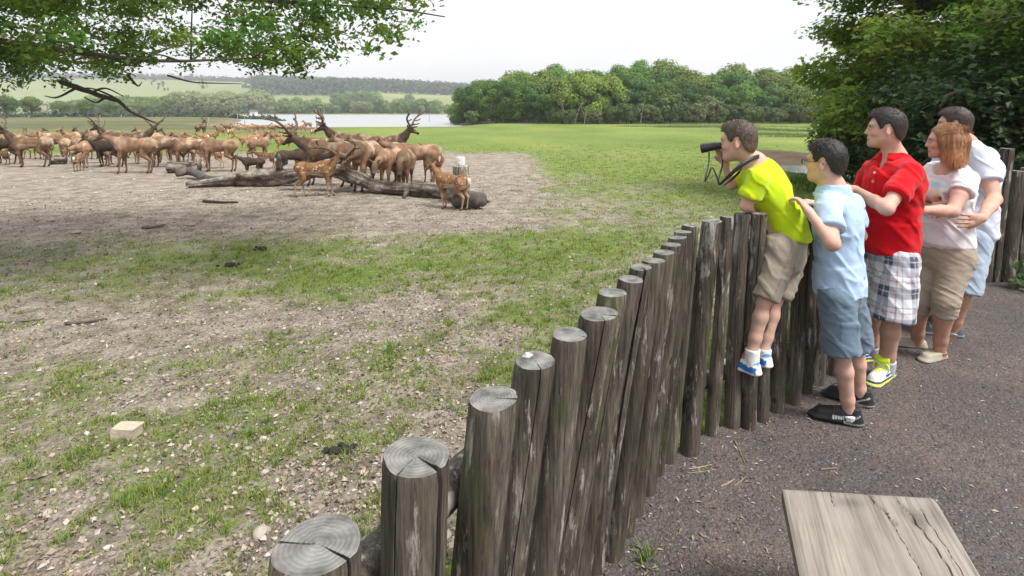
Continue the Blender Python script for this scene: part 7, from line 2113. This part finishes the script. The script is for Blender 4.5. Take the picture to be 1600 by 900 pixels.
# ---- chippings on the path
x, y, r = scatter(30000, .75, 9, 2, 50)
ok = fence_sd(x, y) < -.02; x, y, r = x[ok], y[ok], r[ok]; n = len(x)
s = g.uniform(.0022, .0058, n) * (1 + .10 * r); pal = np.array([(.105, .098, .105), (.14, .13, .135), (.075, .07, .075), (.16, .12, .105), (.20, .19, .19)])
c = pal[g.integers(0, 5, n)] * g.uniform(.8, 1.2, (n, 1)); pl_ = g.random(n) < .012; c[pl_] = (.46, .42, .38)
V, F, C = stones(x, y, path_z(x, y), s, c); tag(link("chippings", mesh_np("chippings", V, [F], C, False), M_vc), kind="stuff")
# leaf scraps and needles on the path, thickest along the fence
x, y, r = scatter(9000, .8, 8, 2, 50); sd = -fence_sd(x, y)
ok = (sd > .01) & (g.random(len(x)) < np.exp(-sd / .28) * .9 + .05 + .5 * np.exp(-((x - 3.4) / .5) ** 2 - ((y - 3.4) / .35) ** 2)); x, y, r = x[ok], y[ok], r[ok]; n = len(x)
pal = np.array([(.30, .235, .18), (.20, .15, .11), (.42, .36, .30), (.13, .10, .08)])
P = np.stack([x, y, path_z(x, y) + .004], -1); Nn = np.array([0, 0, 1.]) + g.normal(0, .3, (n, 3))
tag(link("path_litter", leaves_mesh("path_litter", P, Nn, g.uniform(.008, .032, n), pal[g.integers(0, 4, n)], .38, .3, 7), M_vc), kind="stuff")

# ---- single things one can point at
def rock(name, label, px, py, size, colr, seed, cat="stone", group=None, blocky=.0, onpath=False):
    p = gp(px, py); gg = np.random.default_rng(seed); S = SDF(.2)
    V = []; 
    import itertools
    th = np.linspace(0, np.pi, 9); ph = np.linspace(0, 2 * np.pi, 14, endpoint=False)
    T, H = np.meshgrid(th, ph, indexing='ij'); D = np.stack([np.sin(T) * np.cos(H), np.sin(T) * np.sin(H), np.cos(T)], -1).reshape(-1, 3)
    e = 2.0 + 12 * blocky; rr = 1 / ((np.abs(D) ** e).sum(-1)) ** (1 / e)
    rr = rr * (1 + .75 * (1 - .85 * blocky) * (fbm(D * 2.2 + seed, 3, seed) - .5)); V = D * rr[:, None] * np.array(size) / 2
    i, j = np.meshgrid(np.arange(8), np.arange(14), indexing='ij'); q = np.stack([i*14+j, (i+1)*14+j, (i+1)*14+(j+1) % 14, i*14+(j+1) % 14], -1).reshape(-1, 4)
    me = mesh_np(name, V, [q], np.tile(np.array(colr), (len(V), 1)) * (1 + .3 * (fbm(V * 30, 2, 3) - .5))[:, None], True)
    try: me.set_sharp_from_angle(angle=R(38))
    except Exception: pass
    o = link(name, me, M_vc, None, (p[0], p[1], p[2] + size[2] * .32), (0, 0, gg.uniform(-.3, .3) if blocky else gg.uniform(0, 6))); tag(o, label, cat, group); return o
p = gp(199, 683); mb = MB(); gg = np.random.default_rng(4)
gx_ = np.array([-1, -.93, -.3, .35, .92, 1.0]); G_ = np.stack(np.meshgrid(gx_, gx_, gx_, indexing='ij'), -1).reshape(-1, 3)
hullf = np.abs(G_).max(1) > .99; idx_ = -np.ones(216, int); idx_[hullf] = np.arange(hullf.sum()); GV = G_[hullf]
rd = np.sqrt((np.maximum(np.abs(GV) - .9, 0) ** 2).sum(1)); GV = GV * (1 - .045 * (rd > .11) - .09 * (rd > .15))[:, None] * (1 + .10 * 3.2 * (fbm(GV * 1.3 + 3, 3, 5) - .5))[:, None]; GV[:, 0] *= 1 + .06 * GV[:, 2]; GV[:, 2] += .10 * GV[:, 0]
qf = []
for ax in range(3):
    for side_ in (0, 5):
        for u_ in range(5):
            for v_ in range(5):
                def ii(a_, b_):
                    t_ = [0, 0, 0]; t_[ax] = side_; t_[(ax + 1) % 3] = a_; t_[(ax + 2) % 3] = b_; return idx_[t_[0] * 36 + t_[1] * 6 + t_[2]]
                f_ = [ii(u_, v_), ii(u_ + 1, v_), ii(u_ + 1, v_ + 1), ii(u_, v_ + 1)]; qf.append(f_ if side_ else f_[::-1])
me = mesh_np("stone_block", GV * np.array([.068, .042, .038]), [np.array(qf)], np.tile(np.array([.47, .40, .305]), (len(GV), 1)) * (1 + .35 * (fbm(GV * 2.5, 3, 3) - .5))[:, None], False)
tag(link("stone_block", me, M_vc, None, (p[0], p[1], p[2] + .034), (0, .04, -.12)), "pale cream squared stone lying on the soil at the lower left", "stone")
for q_, (px, py, sz, lab) in enumerate([(408, 836, .075, "rounded pale brown stone among dead leaves left of the nearest post"), (292, 700, .04, "small white stone just right of and below the cream block"), (74, 805, .05, "white angular stone at the lower left edge of the meadow"), (414, 740, .045, "white pebble lying left of the split post"), (366, 742, .03, "small white pebble in the grass left of the split post"), (205, 561, .05, "pale stone lying alone in the trodden strip at the left"), (198, 595, .05, "pale stone just below the one in the trodden strip"), (120, 365, .14, "white stone at the edge of the green band at the left"), (80, 346, .16, "white stone at the back of the green band at the left"), (300, 353, .12, "whitish flat stone in the green band below the left fallen trunk")]):
    rock("stone", lab, px, py, (sz, sz * .75, sz * .55), (.36, .315, .27), 20 + q_)
for q_, (px, py, lab) in enumerate([(533, 706, "dark pile of dung on the soil left of the split post"), (360, 415, "dark dung pile at the right of the green band"), (410, 390, "dark dung lump in the grass below the long trunk")]):
    p = gp(px, py); mb = MB(); gg = np.random.default_rng(q_)
    s = .012 * (1 + .12 * p[1])
    for _ in range(24):
        c = gg.normal(0, 1, 3) * np.array([2.2, 1.6, .2]) * s + np.array([0, 0, s * .7]); mb.tube([c - np.array([s, 0, 0]), c - np.array([s * .5, 0, 0]), c + np.array([s * .5, 0, 0]), c + np.array([s, 0, 0])], [s * .3, s * .75, s * .75, s * .3], 7, (.03, .026, .022))
    tag(mb.build("dung", M_vc, None, tuple(p)), lab, "dung")
def stick(label, pts, rad, colr, path=False, name="stick"):
    P_ = []
    for (px, py) in pts:
        p = GZ(px, py, .012) if path else gp(px, py)
        P_.append((p[0], p[1], (float(path_z(p[0], p[1])) if path else p[2]) + rad * .9))
    c = np.array(P_[0]); mb = MB(); C_ = bez(P_, 5); mb.tube(C_ - c, np.linspace(rad, rad * .55, len(C_)), 7, colr, jit=.25, seed=3); tag(mb.build(name, M_twig, None, tuple(c)), label, "stick")
stick("thick dark stick lying across the trodden strip at the left", [(102, 508), (130, 506), (168, 500)], .016, (.09, .075, .062))
stick("pale thin stick just right of the dark one on the trodden strip", [(168, 504), (185, 500), (204, 496)], .009, (.34, .31, .28))
stick("long faint stick at the left edge of the trodden strip", [(0, 505), (40, 503), (66, 500)], .012, (.14, .12, .10))
stick("dark straight stick on the bare soil below the left fallen trunk", [(318, 316), (345, 318), (372, 318)], .035, (.05, .042, .035))
stick("brown stick lying in the green band", [(222, 358), (240, 357), (258, 353)], .028, (.12, .10, .08))
stick("thin curved twig on the meadow left of the third post", [(574, 645), (583, 638), (592, 626)], .004, (.36, .32, .28))
stick("thin twig standing in the grass at the lower middle left", [(306, 777), (312, 768), (314, 756)], .004, (.34, .30, .24))
stick("slender twig on the soil left of the split post", [(556, 765), (562, 752), (577, 734)], .004, (.30, .27, .22))
stick("longer light brown twig beside the fence foot, lying along the path", [(1148, 688), (1154, 702), (1164, 724)], .0035, (.28, .20, .13), True)
stick("short light brown twig at the lower left of the path debris", [(1126, 760), (1138, 754), (1148, 748)], .0042, (.33, .25, .18), True)
stick("thin brown twig right beside the short light one on the path", [(1147, 758), (1156, 752), (1166, 745)], .003, (.27, .20, .14), True)
stick("long thin stem lying by the post feet on the path", [(1076, 732), (1096, 728), (1112, 725)], .003, (.35, .29, .22), True)
stick("second thin stem among the post feet, nearer the camera", [(1074, 738), (1094, 736), (1118, 733)], .0026, (.30, .24, .18), True)
stick("brown bark strip on the path above the bench", [(1282, 733), (1296, 731), (1308, 730)], .0045, (.22, .15, .10), True)
stick("pale splinter on the path left of the bench", [(1196, 857), (1198, 860), (1200, 866)], .003, (.42, .30, .24), True)
# green tufts at the fence foot
def tuft(name, label, base, n, h, colr, cat, group=None, spread=.05, wv=.004, parent=None):
    gg = np.random.default_rng(int(abs(base[0]) * 1000) % 999); V, F, C = [], [], []
    for q_ in range(n):
        a = gg.uniform(0, 6.283); o = gg.normal(0, spread * .4, 2); l = h * gg.uniform(.5, 1.1); le = gg.uniform(.1, .8); d = np.array([math.cos(a) * math.sin(le), math.sin(a) * math.sin(le), math.cos(le)]); sv = np.array([-math.sin(a), math.cos(a), 0]) * wv
        p0 = np.array([o[0], o[1], -.01]); p1 = p0 + d * l * .55; p2 = p0 + d * l + np.array([math.cos(a), math.sin(a), -.4]) * l * .25 * le
        k = len(V); V += [p0 + sv, p0 - sv, p1 + sv * .8, p1 - sv * .8, p2]; F += [(k, k+1, k+3, k+2)]; C += [np.array(colr) * gg.uniform(.7, 1.3)] * 5
    V = np.array(V); k = np.arange(n) * 5
    me = mesh_np(name, V, [np.array(F), np.stack([k+2, k+3, k+4], -1)], np.array(C), False)
    return tag(link(name, me, M_blade, None, tuple(base)), label, cat, group)
p = GZ(1012, 878, .0); tuft("grass_tuft", "bright green grass tuft growing at the foot of the near posts on the path side", (p[0], p[1], .004), 34, .085, (.17, .25, .05), "grass tuft", spread=.06, wv=.0028)
p = GZ(1096, 744, .0); tuft("weed", "single small green weed on the path beside the post feet", (p[0], p[1], .004), 12, .03, (.19, .32, .06), "weed", spread=.03, wv=.005)
rp = [(1034, 198), (1048, 199), (1062, 199), (1078, 198), (1092, 199), (1108, 197), (1126, 198), (1144, 199), (1160, 200), (1178, 201), (1192, 203), (1206, 204), (1222, 203), (1240, 205), (1256, 206), (1272, 205), (1204, 210), (1216, 211), (1228, 211), (1244, 214), (1252, 214), (1058, 194), (1090, 194), (1130, 194), (1170, 196), (1210, 198), (1250, 199), (1280, 200), (990, 198), (1290, 204)]
V, F, F3, C, kk_ = [], [], [], [], 0
for px, py in rp:
    p = gp(px, py); nn = 260; o = g.normal(0, 1, (nn, 2)) * np.array([1.5, .55]); a_ = g.uniform(0, 6.283, nn); l_ = g.uniform(.12, .34, nn); le = g.uniform(.05, .55, nn)
    b_ = np.stack([p[0] + o[:, 0], p[1] + o[:, 1], np.full(nn, p[2] - .02)], -1); d_ = np.stack([np.cos(a_) * np.sin(le), np.sin(a_) * np.sin(le), np.cos(le)], -1); sv_ = np.stack([np.ones(nn), 0 * a_, 0 * a_], -1) * .022
    V.append(np.stack([b_ + sv_, b_ - sv_, b_ + d_ * l_[:, None]], 1).reshape(-1, 3)); C.append(np.repeat(np.array([.135, .19, .065]) * g.uniform(.65, 1.3, (nn, 1)), 3, axis=0))
V = np.concatenate(V); k = np.arange(len(V) // 3) * 3
tag(link("rushes", mesh_np("rushes", V, [np.stack([k, k+1, k+2], -1)], np.concatenate(C), False), M_blade), kind="stuff")
for q_, (px, py) in enumerate([(1262, 290), (1284, 285), (1300, 292), (1315, 300), (1272, 300), (1250, 285), (1330, 300)]):
    p = gp(px, py); tuft("grass_clump", "tall green grass clump beside the puddle behind the boys", p, 150, .40, (.13, .21, .045), "grass clump", "grass clumps beside the puddle", spread=.55, wv=.012)
# ================================================================== the air
hz = MB(); hz.box((0, 0, 55), (5600, 5600, 180))
hm = bpy.data.materials.new("haze"); hm.use_nodes = True
hm.node_tree.nodes.clear()
_o = hm.node_tree.nodes.new("ShaderNodeOutputMaterial"); _v = hm.node_tree.nodes.new("ShaderNodeVolumePrincipled")
_v.inputs["Color"].default_value = (.93, .96, 1, 1); _v.inputs["Density"].default_value = 0.00045; _v.inputs["Anisotropy"].default_value = .2
hm.node_tree.links.new(_v.outputs[0], _o.inputs["Volume"])
tag(hz.build("haze", hm, smooth=False), kind="stuff")
